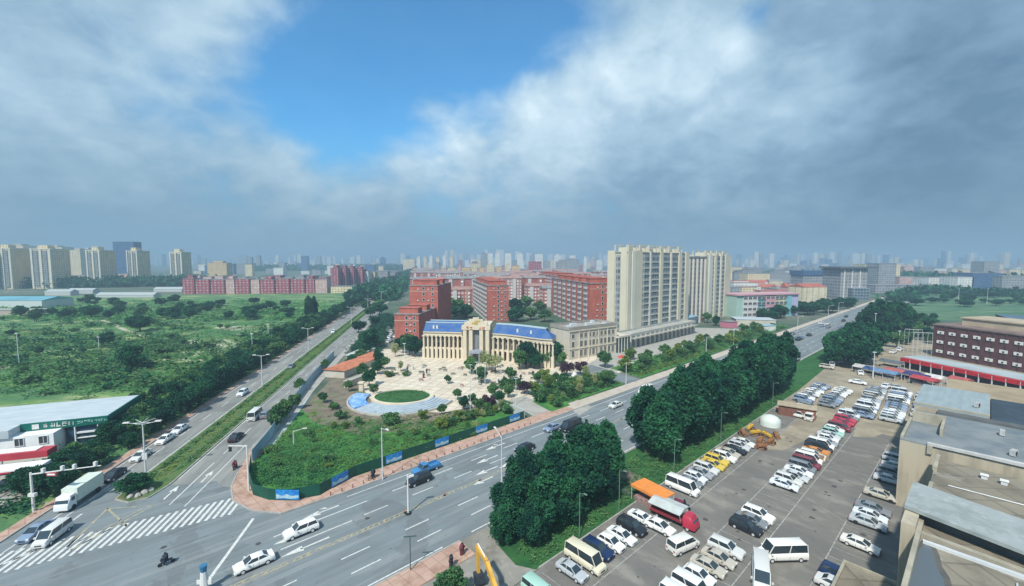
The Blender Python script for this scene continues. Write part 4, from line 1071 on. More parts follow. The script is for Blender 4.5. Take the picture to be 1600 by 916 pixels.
house_row('low red tiled block left of the hall, four storeys with a pale roof band', Gp(617, 531), Gp(652, 533), 30, 12.8, -6, 4)
house_row('taller red block with arched end wall behind the low red one left of the hall', Gp(641, 516), Gp(684, 517), 36, 25.5, -4, 8)
house_row('red block behind the hall portal with grey balconies down its left side', Gp(762, 503), Gp(795, 504), 80, 23.5, 12, 8)
house_row('big red block right of the blue roofs with stacked white balconies', Gp(921, 515), Gp(964, 517), 78, 26.5, 11, 8)
house_row('second red block behind, its end wall left of the nearer cream tower', Gp(872, 474), Gp(900, 474), 70, 25, 11, 8, side='left')
for ri in range(18):
    for ci in range(8):
        u1 = 318 + ri * 36; v1 = -30 + ci * 40 + (ri % 2) * 6
        X, Y = AV(u1, v1); px_ = CX + F * X / Y
        if px_ > 985 or px_ < 640 or (u1 < 420 and (px_ < 700 or 745 < px_ < 800 or px_ > 850)): continue
        if random.random() < .04: continue
        Hh = random.choice((16, 18, 20, 22)) if u1 > 400 else 16; kind_ = random.choice((0, 1, 2, 0, 2)); a_x = -A1 if False else 0
        t = thing('apartment_block', '%s housing block, %s from the avenue in the %s row behind the hall' % (('red', 'grey pink', 'dull red')[kind_], ORD[ci], ORD[ri]), 'apartment block', (X, Y), R(11) + random.uniform(-.03, .03))
        Lx = random.uniform(28, 36); w_ = (RW, PKW, RWB)[kind_]
        MB().box(0, 0, -.2, Lx, 12, Hh).build('wall', w_, t)
        r = MB(); r.add([(-.5, -.6, Hh), (Lx + .5, -.6, Hh), (Lx + .5, 12.6, Hh), (-.5, 12.6, Hh), (0, 6, Hh + 2.4), (Lx, 6, Hh + 2.4)], [(0, 1, 5, 4), (2, 3, 4, 5), (1, 2, 5), (3, 0, 4), (3, 2, 1, 0)]); r.build('roof', (MATS['red roof tiles grey'], ROOFG, mat('dull pink roof', (.36, .22, .19), .9, .3, .2))[(ri + ci) % 3], t)
        for j in range(3): MB().box(Lx * (.1 + .33 * j), -1.0, 0, Lx * (.1 + .33 * j) + 3.4, -.004, Hh - .6).build('balcony_stack', (BALC, PKW)[j % 2], t)
# ---- distant towers: explicit ones (px left, px right, base y, top y, colour, name text)
FC = {'cream': facade_mat('far cream tower', (.70, .58, .36), (.20, .20, .18), 3.0, 3.6, (.3, .8), (.3, .75), vary=.4),
      'white': facade_mat('far white tower', (.66, .66, .62), (.25, .28, .30), 3.0, 3.8, (.3, .8), (.3, .7), vary=.4),
      'blue': facade_mat('far blue glass tower', (.06, .12, .22), (.05, .10, .20), 3.5, 3.0, (.1, .8), (.1, .85), vary=.2),
      'red': facade_mat('far red block', (.30, .07, .09), (.24, .20, .22), 3.0, 4.2, (.3, .75), (.25, .7), vary=.6),
      'grey': facade_mat('far grey block', (.30, .31, .32), (.10, .12, .14), 3.2, 3.6, (.3, .8), (.2, .8), vary=.4),
      'ochre': facade_mat('far ochre block', (.55, .40, .20), (.30, .27, .22), 3.0, 3.6, (.3, .75), (.3, .7), vary=.5),
      'pinkw': facade_mat('far pink block', (.50, .33, .30), (.35, .33, .33), 3.0, 4.0, (.3, .75), (.3, .7), vary=.5)}


def far(px0, px1, yb, yt, c, label, cat='apartment block', D=None, yaw=0.0, cap=True, name=None, group=None):
    p, q = Gp(px0, yb), Gp(px1, yb)
    if yaw:
        c_ = ((p[0] + q[0]) / 2, (p[1] + q[1]) / 2); L = math.hypot(q[0] - p[0], q[1] - p[1]) * .5
        p = (c_[0] - L * math.cos(yaw), c_[1] - L * math.sin(yaw)); q = (c_[0] + L * math.cos(yaw), c_[1] + L * math.sin(yaw))
    Hh = HT((px0 + px1) / 2, yb, yt); L = math.hypot(q[0] - p[0], q[1] - p[1]); D = D or min(18, max(9, L * .5))
    t, L = block(name or 'apartment_block', label, cat, p, q, D, Hh, FC[c] if isinstance(c, str) else c, ROOFG, 0, group)
    if cap:
        w = MB(); w.box(L * .25, D * .2, Hh + .3, L * .75, D * .8, Hh + 4); w.build('roof_house', FC[c] if isinstance(c, str) else c, t)
    return t, L, Hh


def twin(px0, pxm, px1, yb, yt, label):
    """a tower seen on its corner: lit wide face to pxm, shaded side face to px1"""
    Hh = HT(pxm, yb, yt); c = Gp(pxm, yb); dist = math.hypot(*c)
    view = math.atan2(c[1], c[0])
    aa = math.atan2(c[1], c[0]) - math.pi / 2 - R(38)
    def solve(dx, dy, target):
        s_ = 0.0
        while s_ < 150:
            s_ += .25; X = c[0] + dx * s_; Y = c[1] + dy * s_
            if abs(CX + F * X / Y - CX - F * c[0] / c[1]) >= abs(target - pxm): break
        return s_
    L = solve(-math.cos(aa), -math.sin(aa), px0); D = solve(-math.sin(aa), math.cos(aa), px1)
    p0 = (c[0] - math.cos(aa) * L, c[1] - math.sin(aa) * L)
    t = thing('apartment_tower', label, 'apartment tower', p0, aa)
    MB().box(0, 0, -.3, L, D, Hh).build('wall', FC['cream'], t)
    MB().box(-.6, -.6, Hh + .003, L + .6, D + .6, Hh + 1.2).build('roof', TCW, t)
    m = MB(); m.box(L * .3, D * .1, Hh + 1.21, L * .75, D * .5, Hh + 6); m.build('roof_house', FC['cream'], t)
    for x in (0.02, .46, .9): MB().box(L * x, -1.2, 0, L * (x + .09), -.003, Hh + 1).build('pier', TCW, t)
    for x in (.15, .6): MB().box(L * x, -.8, 3, L * (x + .2), -.004, Hh - 2).build('window_bay', TG, t)
    return t


for i, (a, b, c, yb, yt) in enumerate(((-40, -12, 8, 453, 388), (-5, 22, 52, 452, 389), (52, 84, 113, 451, 390), (138, 160, 184, 449, 392), (201, 218, 237, 447, 393), (268, 287, 301, 446, 395))):
    twin(a, b, c, yb, yt, '%s tall cream and grey tower from the photo left, in the row behind the meadow' % ORD[i])
for i, (a, b, yb, yt, c) in enumerate(((112, 128, 434, 391, 'cream'), (128, 140, 433, 390, 'white'), (12, 40, 432, 384, 'cream'), (58, 100, 431, 386, 'cream'), (-60, -20, 440, 384, 'cream'))):
    far(a, b, yb, yt, c, 'pale hazy tower showing %s among the gaps of the cream tower row' % ORD[i], D=30, name='apartment_tower')
far(180, 212, 440, 378, 'blue', 'tall blue glass office tower behind the cream tower row', 'office tower', name='office_tower', cap=False)
far(471, 481, 424, 400, 'blue', 'lone dark slim tower on the hazy skyline', 'office tower', name='office_tower', cap=False)
far(325, 355, 437, 411, 'ochre', 'cream block with a stepped top behind the low red row', name='apartment_block')
far(98, 137, 445, 431, 'pinkw', 'low pink block between the cream towers', cap=False)
far(186, 203, 445, 428, 'pinkw', 'low pink white block beside the blue glass tower', cap=False)
# long row of low red blocks
xr = 286; i = 0
while xr < 512:
    w = random.choice((14, 18, 22)); yb = 460 - (xr - 286) * .008
    far(xr, xr + w, yb, 436 + random.uniform(-1.5, 2) , random.choice(('red', 'red', 'pinkw')), 'low red housing block, %s from the photo left in the long row behind the meadow' % ORD[i], cap=i % 3 == 0, D=14, group='low red blocks behind the meadow'); xr += w + 1.5; i += 1
for j in range(12):
    x = 300 + j * 18; far(x, x + 13, 449 - j * .2, 431 + random.uniform(-1, 3), random.choice(('grey', 'pinkw', 'red')), 'low housing block, %s in the second row behind the long red one' % ORD[j], cap=False, D=14, group='second row of low blocks')
for j, (a, b) in enumerate(((517, 529), (531, 541), (543, 553), (555, 567))):
    far(a, b, 449 - j * .8, 419 + j * .6, 'red', 'tall dark red block, %s of four beside the avenue' % ORD[j], D=20)
for j, (a, b, yb, yt, c) in enumerate(((568, 576, 446, 424, 'white'), (578, 586, 445, 425, 'cream'), (592, 606, 443, 424, 'grey'), (608, 618, 441, 425, 'grey'), (517, 550, 458, 448, 'cream'), (553, 585, 455, 446, 'white'))):
    far(a, b, yb, yt, c, 'pale low block, %s beside the avenue beyond the dark red blocks' % ORD[j], D=16, cap=False)
# light industrial roofs at the edge of the meadow
for j, (a, b, yb, yt, m_, txt) in enumerate(((-40, 66, 482, 466, 'cyan', 'warehouse with a bright cyan metal roof at the meadow edge'), (-60, 60, 494, 485, 'tan', 'low tan walled yard building in front of the cyan warehouse'), (70, 110, 462, 456, 'w', 'long white shed left of the meadow wood'), (150, 240, 465, 461, 'w', 'long white greenhouse behind the meadow wood'), (105, 145, 459, 454, 'w', 'small white shed below the cream towers'), (240, 284, 456, 452, 'w', 'narrow white shed before the low red row'))):
    wm = {'cyan': mat('cyan shed wall', (.5, .55, .55), .8), 'tan': mat('tan yard wall', (.5, .42, .36), .9, .3, .1), 'w': mat('white shed wall', (.44, .46, .46), .8)}[m_]
    rm = {'cyan': mat('cyan metal roof', (.16, .42, .52), .5, .3, .05), 'tan': CONC, 'w': mat('pale shed roof', (.36, .40, .40), .7)}[m_]
    block('warehouse' if 'greenhouse' not in txt else 'greenhouse', txt, 'warehouse', Gp(a, yb), Gp(b, yb), 26 if m_ == 'cyan' else 10, max(2.0, HT(a, yb, yt) - (2 if m_ == 'cyan' else 0)), wm, rm, 0, roof=2.5 if m_ != 'tan' else 'flat')
# skyline behind the housing: white towers, cream towers
sk = [(752, 761, 428, 396, 'grey'), (763, 770, 428, 396, 'white'), (774, 781, 428, 397, 'white'), (789, 799, 428, 396, 'white'), (808, 817, 428, 397, 'white'), (836, 848, 426, 397, 'white'), (866, 876, 426, 399, 'white'), (890, 899, 426, 399, 'white'), (912, 916, 428, 403, 'white'), (826, 846, 440, 409, 'red'), (869, 885, 438, 409, 'grey'), (955, 963, 440, 405, 'grey'), (880, 905, 430, 406, 'grey'),
      (722, 735, 441, 418, 'ochre'), (738, 746, 441, 419, 'cream'), (750, 757, 442, 418, 'ochre'), (761, 772, 440, 414, 'cream'), (776, 784, 442, 417, 'ochre'), (790, 797, 440, 414, 'cream'), (800, 812, 440, 415, 'ochre'), (690, 697, 437, 420, 'ochre'), (700, 712, 438, 419, 'cream'), (716, 721, 440, 417, 'pinkw'),
      (630, 648, 424, 405, 'cream'), (652, 657, 425, 402, 'white'), (662, 667, 425, 402, 'cream'), (671, 676, 426, 401, 'white'), (682, 687, 426, 402, 'cream'), (692, 697, 426, 400, 'white'), (703, 708, 426, 401, 'cream'), (594, 602, 422, 403, 'blue'), (388, 394, 424, 402, 'grey'), (401, 407, 424, 400, 'grey')]
for j, (a, b, yb, yt, c) in enumerate(sk):
    far(a, b, yb, yt, c, '%s far tower, %s counted from the %s cluster of the skyline behind the housing' % ({'grey': 'grey', 'white': 'white', 'ochre': 'ochre', 'cream': 'cream', 'red': 'dull red', 'pinkw': 'pink', 'blue': 'blue'}[c], ORD[j % 13], ('white', 'cream', 'hazy')[j // 13]), 'apartment tower', name='apartment_tower', cap=j % 2 == 0)
# generic hazy city to the horizon, sector by sector
def city(label, x0, x1, yb0, yb1, h0, h1, n, cols, group, w0=5, w1=14):
    if label.startswith('faint'):
        mb = MB(); names = sorted(set(cols))
        for j in range(n):
            x = random.uniform(x0, x1); yb = random.uniform(yb0, yb1); w = random.uniform(w0, w1) * (yb - 405) / 20
            X, Y = Gp(x, yb); hh = random.uniform(h0, h1); wd = w * Y / F
            mb.box(X - wd / 2, Y, 0, X + wd / 2, Y + max(12, wd * .6), hh, names.index(random.choice(cols)))
        return tag(mb.build('city_skyline', [FC[c] for c in names]), label, None, None, 'stuff')
    for j in range(n):
        x = random.uniform(x0, x1); yb = random.uniform(yb0, yb1); w = random.uniform(w0, w1) * (yb - 405) / 20
        X, Y = Gp(x, yb); hh = random.uniform(h0, h1); wd = w * Y / F
        p = (X - wd / 2, Y + random.uniform(-.2, .2) * wd); q = (X + wd / 2, Y)
        block('city_building', label, 'building', p, q, max(12, wd * .6), hh, FC[random.choice(cols)], ROOFG, 0, group)
city('small pale building in the hazy city above the low red row', 300, 620, 416, 432, 8, 32, 76, ['grey', 'white', 'cream', 'grey', 'blue'], 'hazy city above the low red row')
city('faint far building in the hazy city left of the avenue', 100, 640, 411, 417, 15, 85, 110, ['grey', 'white', 'blue'], 'faint far city left of the avenue')
city('small building in the hazy city behind the housing rows', 660, 965, 414, 428, 12, 45, 80, ['grey', 'white', 'cream', 'pinkw', 'red'], 'hazy city behind the housing')
city('small building in the hazy city right of the towers', 1138, 1330, 416, 446, 8, 26, 80, ['grey', 'white', 'cream', 'pinkw', 'grey'], 'hazy city right of the towers')
city('faint far building on the hazy skyline at the far right', 1138, 1640, 411, 419, 20, 95, 190, ['grey', 'white', 'blue', 'cream'], 'faint far city at the right')
city('pale building in the hazy city beyond the green field', 1330, 1640, 418, 440, 8, 30, 60, ['grey', 'white', 'cream', 'pinkw'], 'hazy city beyond the green field')
city('faint far building on the skyline above the housing', 620, 965, 411, 417, 30, 120, 90, ['white', 'cream', 'grey', 'white'], 'faint far city above the housing')
# right hand mid distance
for j, (a, b, yb, yt, c, txt) in enumerate(((1350, 1405, 447, 413, 'cream', 'row of cream slabs with dark stair bays beyond the office'), (1372, 1398, 449, 412, 'grey', 'grey stair tower among the cream slabs'), (1405, 1442, 449, 433, 'pinkw', 'low pink building with an arched roof'), (1368, 1440, 458, 446, 'grey', 'low dark strip building by the road bend'),
                                           (1518, 1562, 455, 427, 'blue', 'blue roofed hall behind the green field'), (1536, 1560, 440, 409, 'grey', 'grey office slab behind the blue roofed hall'), (1565, 1625, 456, 432, 'grey', 'grey factory hall at the right behind the field'), (1495, 1520, 455, 433, 'white', 'pale block left of the blue roofed hall'), (1450, 1490, 452, 434, 'white', 'white block behind the field beside the tree line'),
                                           (1168, 1202, 447, 428, 'cream', 'white framed hall behind the red roofs'), (1195, 1250, 446, 427, 'grey', 'dark long roofed hall beside the white framed one'), (1140, 1165, 463, 449, 'grey', 'grey low block right of the far cream tower'), (1215, 1250, 468, 452, 'pinkw', 'pink white house group before the yellow block'))):
    far(a, b, yb, yt, c, txt, 'building', cap=False, name='building', D=24)
t, L, Hh = far(1312, 1353, 468, 420, FC['grey'], 'dark glazed office block with a projecting flat roof beside the main road', 'office building', D=26, name='office_building', cap=False)
MB().box(-3, -3, Hh + .31, L + 8, 28, Hh + 2).build('roof_slab', mat('dark slab', (.10, .12, .14), .7), t)
for i in range(3): MB().box(L * (.1 + .3 * i), -.8, 0, L * (.13 + .3 * i), -.003, Hh).build('pier', TCW, t)
MB().box(L * .3, -6, 0, L * .95, -.004, Hh * .38).build('annex', facade_mat('office annex glass', (.22, .27, .30), (.04, .07, .09), 3, 3, (.1, .8), (.1, .9)), t)
t, L, Hh = far(1254, 1306, 458, 431, FC['grey'], 'long grey hall with a dark blue roof behind the yellow block', 'hall', D=24, name='hall_building', cap=False)
MB().box(-1, -1, Hh + .31, L + 1, 25, Hh + 6).build('roof_hood', mat('dark blue roof', (.05, .10, .19), .6), t)
t, L = block('apartment_block', 'warm yellow white block with a red roof beside the road trees', 'apartment block', Gp(1256, 474), Gp(1291, 473), 18, HT(1270, 474, 449), facade_mat('yellow white wall', (.66, .58, .40), (.30, .26, .22), 3, 7, (.1, .9), (.75, .9)), mat('red roof', (.42, .13, .09), .8, .2, .2), 0, roof=3.0)
for j, (a, b, yb, yt) in enumerate(((1142, 1180, 455, 447), (1182, 1215, 456, 448), (1165, 1200, 448, 441), (1205, 1240, 462, 452), (1228, 1262, 455, 446), (1240, 1290, 462, 450))):
    block('house', 'house with a faded red roof, %s in the group right of the towers' % ORD[j], 'house', Gp(a, yb), Gp(b, yb), 12, HT(a, yb, yt), FC['white'], mat('red roof', (.42, .13, .09)), 0, roof=3.0, group='faded red roofs right of the towers')
for j in range(34):
    x = random.uniform(1140, 1300); yb = random.uniform(441, 470)
    if x > 1250 and yb > 455: continue
    X, Y = Gp(x, yb); w = random.uniform(14, 34)
    block('house', 'small low house in the dense quarter right of the cream towers', 'house', (X, Y), (X + w, Y + random.uniform(-3, 3)), 12, random.uniform(6, 14), FC[random.choice(('white', 'pinkw', 'cream', 'white'))], (mat('red roof', (.42, .13, .09)), ROOFG, mat('dull pink roof', (.36, .22, .19)))[j % 3], 0, 'houses in the dense quarter right of the towers', roof=2.5 if j % 2 else 'flat')
# pastel school building
ph = HT(1200, 498, 463)
cols_ = [('pale green', (.36, .52, .46)), ('white', (.6, .58, .56)), ('teal', (.13, .36, .36)), ('pink', (.56, .30, .34)), ('pale yellow', (.56, .54, .34)), ('turquoise', (.20, .45, .48)), ('lilac', (.42, .42, .60))]
A0, A2 = Gp(1150, 497), Gp(1246, 493); a_, L_ = frame_of(A0, A2)
school = thing('school_building', 'four storey school painted in pink, green and lilac bays right of the towers', 'school building', A0, a_)
edges = [0, .1, .33, .45, .62, .78, .88, 1.0]
for i, (n_, c_) in enumerate(cols_):
    MB().box(L_ * edges[i], -.6 * (i % 2), -.2, L_ * edges[i + 1] - .003, 14, ph * (1 - .04 * (i % 2))).build('wall_bay', mat('school ' + n_, c_, .8, .15, .2), school)
MB().box(-.5, -1.2, ph + .01, L_ + .5, 14.5, ph + 1.0).build('roof', mat('school pink roof', (.50, .30, .33), .8), school)
wm_ = win_mesh(3.0, 1.7, .1, (FRAMEW, WINM), 2)
for f in range(4):
    for i in range(10): link('window', wm_, school, (L_ * (.13 + .072 * i), -.62, 1.2 + f * ph / 4))
block('shed', 'low pale canopy building in front of the pastel school', 'shed', Gp(1150, 510), Gp(1212, 512), 12, 4.2, CREAM2, mat('pale blue roof', (.42, .47, .5), .7), 0)
block('shed', 'small white gatehouse by the far planting bed', 'gatehouse', Gp(1195, 518), Gp(1212, 517), 5, 3, WHITE, HOARDB, 0)
block('shed', 'pink market hut right of the far cream tower', 'hut', Gp(1138, 513), Gp(1152, 512), 6, 3.5, mat('pink hut', (.5, .18, .24), .8), ROOFG, 0)
# dark brick building with white window boxes
p0, p1 = Gp(1456, 556), Gp(1640, 590)
a, L = frame_of(p0, p1); bh = HT(1456, 556, 508)
t = thing('brick_building', 'dark red brick building with rows of white window boxes above the red market canopy', 'brick building', p0, a)
MB().box(0, 0, -.2, L, 26, bh).build('wall', BRICKD, t)
MB().box(-.4, -.4, bh + .002, L + .4, 26.4, bh + .5).build('roof', mat('dusty roof', (.24, .17, .15), .9, .4, .2), t)
m = MB(); m.box(L * .13, 8, bh + .51, L * .68, 22, bh + 3.2); m.box(L * .12, 7.5, bh + 3.21, L * .69, 22.5, bh + 3.7); m.build('roof_house', mat('tan roof structure', (.46, .38, .27), .9, .25, .2), t)
wmb = MB(); wmb.box(-1.1, -.35, 0, 1.1, .05, 1.15, 0); wmb.box(-.25, -.38, .15, .35, -.351, .75, 1); wmb = wmb.mesh('window_box', [mat('pale window box', (.66, .66, .63), .6), GLASS])
for f in range(3):
    for i in range(8): link('window', wmb, t, (2.6 + i * (L - 3) / 8, 0, 1.9 + f * 3.9))
for i in range(10): MB().box(.2 + i * (L - .8) / 9, -.30, 0, .6 + i * (L - .8) / 9, -.003, bh).build('pier', mat('brick pier', (.085, .04, .042), .9), t)
block('brick_annex', 'dark annex with a blue grey roof at the right end behind the dark brick building', 'brick building', Gp(1575, 540), Gp(1640, 545), 20, 12.5, BRICKD, mat('blue grey roof', (.10, .16, .22), .7, .3, .1), 0)
# netted cage beside it
c0_, c1_ = Gp(1426, 556), Gp(1455, 558); a, L = frame_of(c0_, c1_)
t = thing('ball_court_cage', 'tall white framed net cage left of the dark brick building', 'cage', c0_, a)
for i in range(5):
    for y in (0, 9): MB().tube((L * i / 4, y, 0), (L * i / 4, y, 10), .05).build('post', POLE, t)
for y in (0, 9): MB().bar((0, y, 10), (L, y, 10), .12, .16).build('top_rail', POLE, t)
# market canopy row
p0, p1 = Gp(1408, 574), Gp(1620, 620); a, L = frame_of(p0, p1)
t = thing('market_row', 'long market row with a bright red fascia under a pale grey roof', 'market row', p0, a)
MB().box(0, 1.5, -.2, L, 9, 3.6).build('wall', mat('dark stall wall', (.07, .06, .07), .9, .4, .4), t)
MB().box(-.5, .8, 3.61, L + .5, 10.5, 3.95).build('roof', mat('pale grey roof strip', (.42, .47, .48), .6, .25, .1), t)
RC = mat('red fascia', (.50, .025, .035), .6, .3, .5)
nseg = 11
for i in range(nseg):
    MB().add([(L * i / nseg + .15, .79, 3.9), (L * (i + 1) / nseg - .15, .79, 3.9), (L * (i + 1) / nseg - .15, -1.4, 2.5), (L * i / nseg + .15, -1.4, 2.5)], [(0, 3, 2, 1)]) if False else None
    m = MB(); m.box(L * i / nseg + .15, -.9, 2.5, L * (i + 1) / nseg - .15, .75, 3.8); m.build('fascia', RC, t)
    MB().box(L * i / nseg - .12, -.8, 0, L * i / nseg + .12, -.5, 3.6).build('post', POLE, t)
for i, (px, py, c_, txt) in enumerate(((1368, 588, (.05, .10, .22), 'blue tarpaulin market stall at the dirt yard edge'), (1385, 592, (.14, .24, .38), 'grey blue tarpaulin stall next to the blue one'), (1402, 590, (.42, .12, .10), 'red and white awning stall of the market'), (1416, 592, (.06, .05, .22), 'dark violet awning stall of the market'), (1432, 597, (.05, .05, .14), 'dark stall right of the violet awning'), (1392, 575, (.12, .14, .16), 'dark stall behind the tarpaulin stalls'), (1352, 584, (.5, .48, .46), 'white canopy stall at the left of the market'),
                                      (1460, 600, (.62, .60, .58), 'white tent beside the red market row'), (1500, 604, (.40, .10, .09), 'small red awning stall below the red market row'), (1445, 603, (.42, .06, .07), 'low red awning left of the white tent'))):
    X, Y = Gp(px, py); t = thing('market_stall', txt, 'market stall', (X, Y), rz(AZ) + random.uniform(-.1, .1) + 1.2)
    cm = mat('awning %d' % i, c_, .7, .3, .8); w = 3.2 if px < 1450 else 2.4
    m = MB(); m.add([(-w, -2.2, 2.3), (w, -2.2, 2.3), (w, 0, 3.1), (-w, 0, 3.1), (w, 2.2, 2.3), (-w, 2.2, 2.3), (-w, -2.2, 2.2), (w, -2.2, 2.2), (w, 2.2, 2.2), (-w, 2.2, 2.2)], [(0, 1, 2, 3), (3, 2, 4, 5), (0, 6, 7, 1), (5, 4, 8, 9), (1, 7, 8, 4, 2), (0, 3, 5, 9, 6)]); m.build('awning', cm, t)
    for sx in (-1, 1):
        for sy in (-1, 1): MB().tube((sx * (w - .1), sy * 2.1, 0), (sx * (w - .1), sy * 2.1, 2.25), .06, n=6).build('pole', POLE, t)
    MB().box(-w + .5, -1.4, 0, w - .5, 1.2, .9).build('counter', mat('stall goods', (.22, .16, .14), .9, .6, 3, (.4, .38, .34)), t)

# ---- roofs of the building complex at the lower right (in the car park's own frame)
def uvthing(name, label, cat, u, v): return thing(name, label, cat, UV(u, v), rz(AZ))
def lb(u0, u1, v0, v1, z0, z1, mb=None, mi=0):   # local box: x along u, y = -v
    mb = mb or MB(); mb.box(u0, -v1, z0, u1, -v0, z1, mi); return mb
o = uvthing('concrete_building', 'flat roofed concrete building with stained brown roof and parapets at the lower right', 'concrete building', 0, 0)
WALLT = mat('stained tan render', (.44, .39, .29), .9, .35, .5, (.27, .24, .185), stretch=(1, 1, .15), contrast=(.4, .72))
lb(30, 90, -3.7, 30, -.2, 9.8).build('wall', WALLT, o)
lb(30, 90, -3.7, 30, 9.802, 10.0).build('roof', TAN, o)
PAR = mat('parapet cement', (.40, .37, .29), .9, .3, .5)
lb(30, 78, -3.7, -3.3, 10.002, 10.75).build('parapet', PAR, o)
lb(84, 90, -3.7, -3.3, 10.002, 10.75).build('parapet', PAR, o)
# linear light slab
def uvpoly(pts, z): return [(lambda q: (q[0], -q[1]))(toUV(*Gp(a, b, z))) for a, b in pts]
MB().prism(uvpoly([(1427, 752), (1413, 789), (1600, 861), (1700, 900), (1700, 846), (1600, 812)], 11.9), 11.5, 11.9).build('walkway_slab', ground_mat('pale slab screed', [((.22, .25, .24), .35, .42, .62, .7, (1, 1), 60), ((.40, .44, .43), .8, .5, .7, .5, (1, 1), 61), ((.18, .19, .185), 2.5, .6, .72, .5, (1, 1), 62)], (.30, .335, .33)), o)
MB().prism(uvpoly([(1448, 768), (1440, 796), (1600, 857), (1700, 896), (1700, 856), (1600, 822)], 11.5), 10.003, 11.49).build('walkway_wall', mat('wall painted slab shadow', (.10, .11, .11), .9, .3, .5), o)  # dark colour paints in the shadow that lies under the slab
MB().prism(uvpoly([(1436, 828), (1436, 832), (1600, 893), (1700, 932), (1700, 927), (1600, 888)], 10.4), 10.003, 10.4).build('walkway_kerb', PAR, o)
MB().prism(uvpoly([(1442, 842), (1442, 845), (1600, 902), (1700, 938), (1700, 934), (1600, 898)], 10.3), 10.003, 10.3).build('pipe_run', POLE, o)
lb(62, 73, -4.9, -3.71, -.2, 11.38).build('stair_tower', WALLT, o)
# puddle of rain water lying on the roof
wt = MB(); wt.sheet(uvpoly([(1424, 870), (1434, 848), (1447, 842), (1460, 850), (1468, 868), (1472, 885), (1484, 903), (1490, 925), (1484, 965), (1405, 965), (1412, 905)], 10.007), 10.007)
wt.build('wet_stain', mat('damp roof concrete', (.115, .11, .095), .55, .3, .8), o)
pd = MB(); pd.sheet(uvpoly([(1428, 880), (1437, 856), (1446, 850), (1455, 856), (1461, 872), (1464, 888), (1474, 905), (1478, 925), (1474, 960), (1410, 960), (1418, 905)], 10.012), 10.012)
pud = tag(pd.build('rain_puddle', mat('standing water', (.10, .12, .135), .2, spec=.4)), 'shallow puddle of rain water on the brown flat roof', 'puddle'); pud.location = (*UV(0, 0), 0); pud.rotation_euler = (0, 0, rz(AZ))
o2 = uvthing('concrete_building', 'taller tan walled block behind the brown roof, with a long white parapet', 'concrete building', 0, 0)
lb(92, 112, -8.1, 40, -.2, 11.0).build('wall', WALLT, o2)
lb(92, 112, -8.1, 40, 11.003, 11.2).build('roof', mat('blue grey roof felt', (.13, .16, .18), .85, .35, .25, (.22, .24, .24)), o2)
lb(91.7, 92.3, -4.9, 40, 11.21, 11.6).build('parapet', mat('white parapet', (.50, .50, .48), .8, .2, 1), o2)
lb(92.31, 112, -8.1, -7.7, 11.21, 11.7).build('parapet', PAR, o2)
lb(91.6, 91.99, -4.9, -4.3, 9.9, 11.2).build('pilaster', PAR, o2)
lb(104, 104.5, -7.69, -3.5, 11.21, 13.0).build('low_wall', PAR, o2)
lb(98, 104, -3.9, -3.5, 11.21, 12.6).build('low_wall', PAR, o2)
lb(112.0, 114, -5, 40, -.2, 11.6).build('gutter_wall', mat('dark gutter', (.12, .13, .13), .9, .3, .5), o2)
o3 = uvthing('metal_roofed_block', 'block with a pale cyan metal roof beside the white cars', 'workshop', 0, 0)
RB = toUV(*Gp(1547, 648, 11.9))[1]
lb(114.2, 134, -8.3, RB, -.2, 11.6).build('wall', WALLT, o3)
lb(114.2, 134, -8.5, RB, 11.603, 11.9).build('roof', mat('pale cyan metal roof', (.30, .36, .37), .55, .18, .25, stretch=(1, 4, 1)), o3)
lb(114.2, 114.6, -8.5, RB, 11.91, 12.2).build('roof_edge', PAR, o3)
o4 = uvthing('metal_roofed_block', 'block with a dark slate blue roof right of the cyan metal roof', 'workshop', 0, 0)
lb(114.2, 134, RB + .2, 45, -.2, 10.8).build('wall', WALLT, o4)
lb(114.2, 134, RB + .2, 45, 10.803, 11.0).build('roof', mat('slate blue roof', (.055, .08, .105), .95, .3, .3, spec=.1), o4)
o5 = uvthing('tan_roofed_block', 'flat tan earth coloured roof behind the cyan and blue roofs', 'workshop', 0, 0)
lb(134.3, 150, -5, 50, -.2, 10.6).build('wall', WALLT, o5)
lb(134.3, 150, -5, 50, 10.603, 10.9).build('roof', mat('tan earth roof', (.36, .29, .19), .95, .3, .15), o5)
for i in range(9):
    x = 70 + i * 2.3
    if 74 < x < 91: pass
for i, (u, v) in enumerate(((86.5, 1.2), (86.2, 3.0), (80.5, 6.5))):
    b = uvthing('roof_vent', 'small pale vent box, %s on the brown flat roof' % ORD[i], 'roof vent', u, v); b.location.z = 10.0
    m = MB(); m.box(-.3, -.3, 0, .3, .3, .5); m.build('vent_body', POLE, b); m = MB(); m.box(-.4, -.4, .5, .4, .4, .58); m.build('vent_cap', WHITE, b)
for i, (u, v, z) in enumerate(((96, 4, 11.2), (100, 9, 11.2), (95.5, 14, 11.2), (106, 3, 11.2), (58, 5, 10.0), (84, 9, 10.0), (120, 0, 11.9))):
    b = uvthing('air_conditioner', 'grey air conditioner unit, %s of those scattered over the right hand roofs' % ORD[i], 'air conditioner', u, v); b.location.z = z + .002; b.rotation_euler.z += random.uniform(-.4, .4)
    m = MB(); m.box(-.55, -.3, .12, .55, .3, .95); m.build('casing', mat('ac casing', (.46, .47, .46), .7, .3, 2), b)
    m = MB(); m.tube((-.15, -.3, .53), (-.15, -.34, .53), .32, n=14); m.build('fan_grille', DARK, b)
    m = MB(); m.box(-.5, -.25, 0, -.4, .25, .119); m.build('foot', DARK, b); m = MB(); m.box(.4, -.25, 0, .5, .25, .119); m.build('foot', DARK, b)
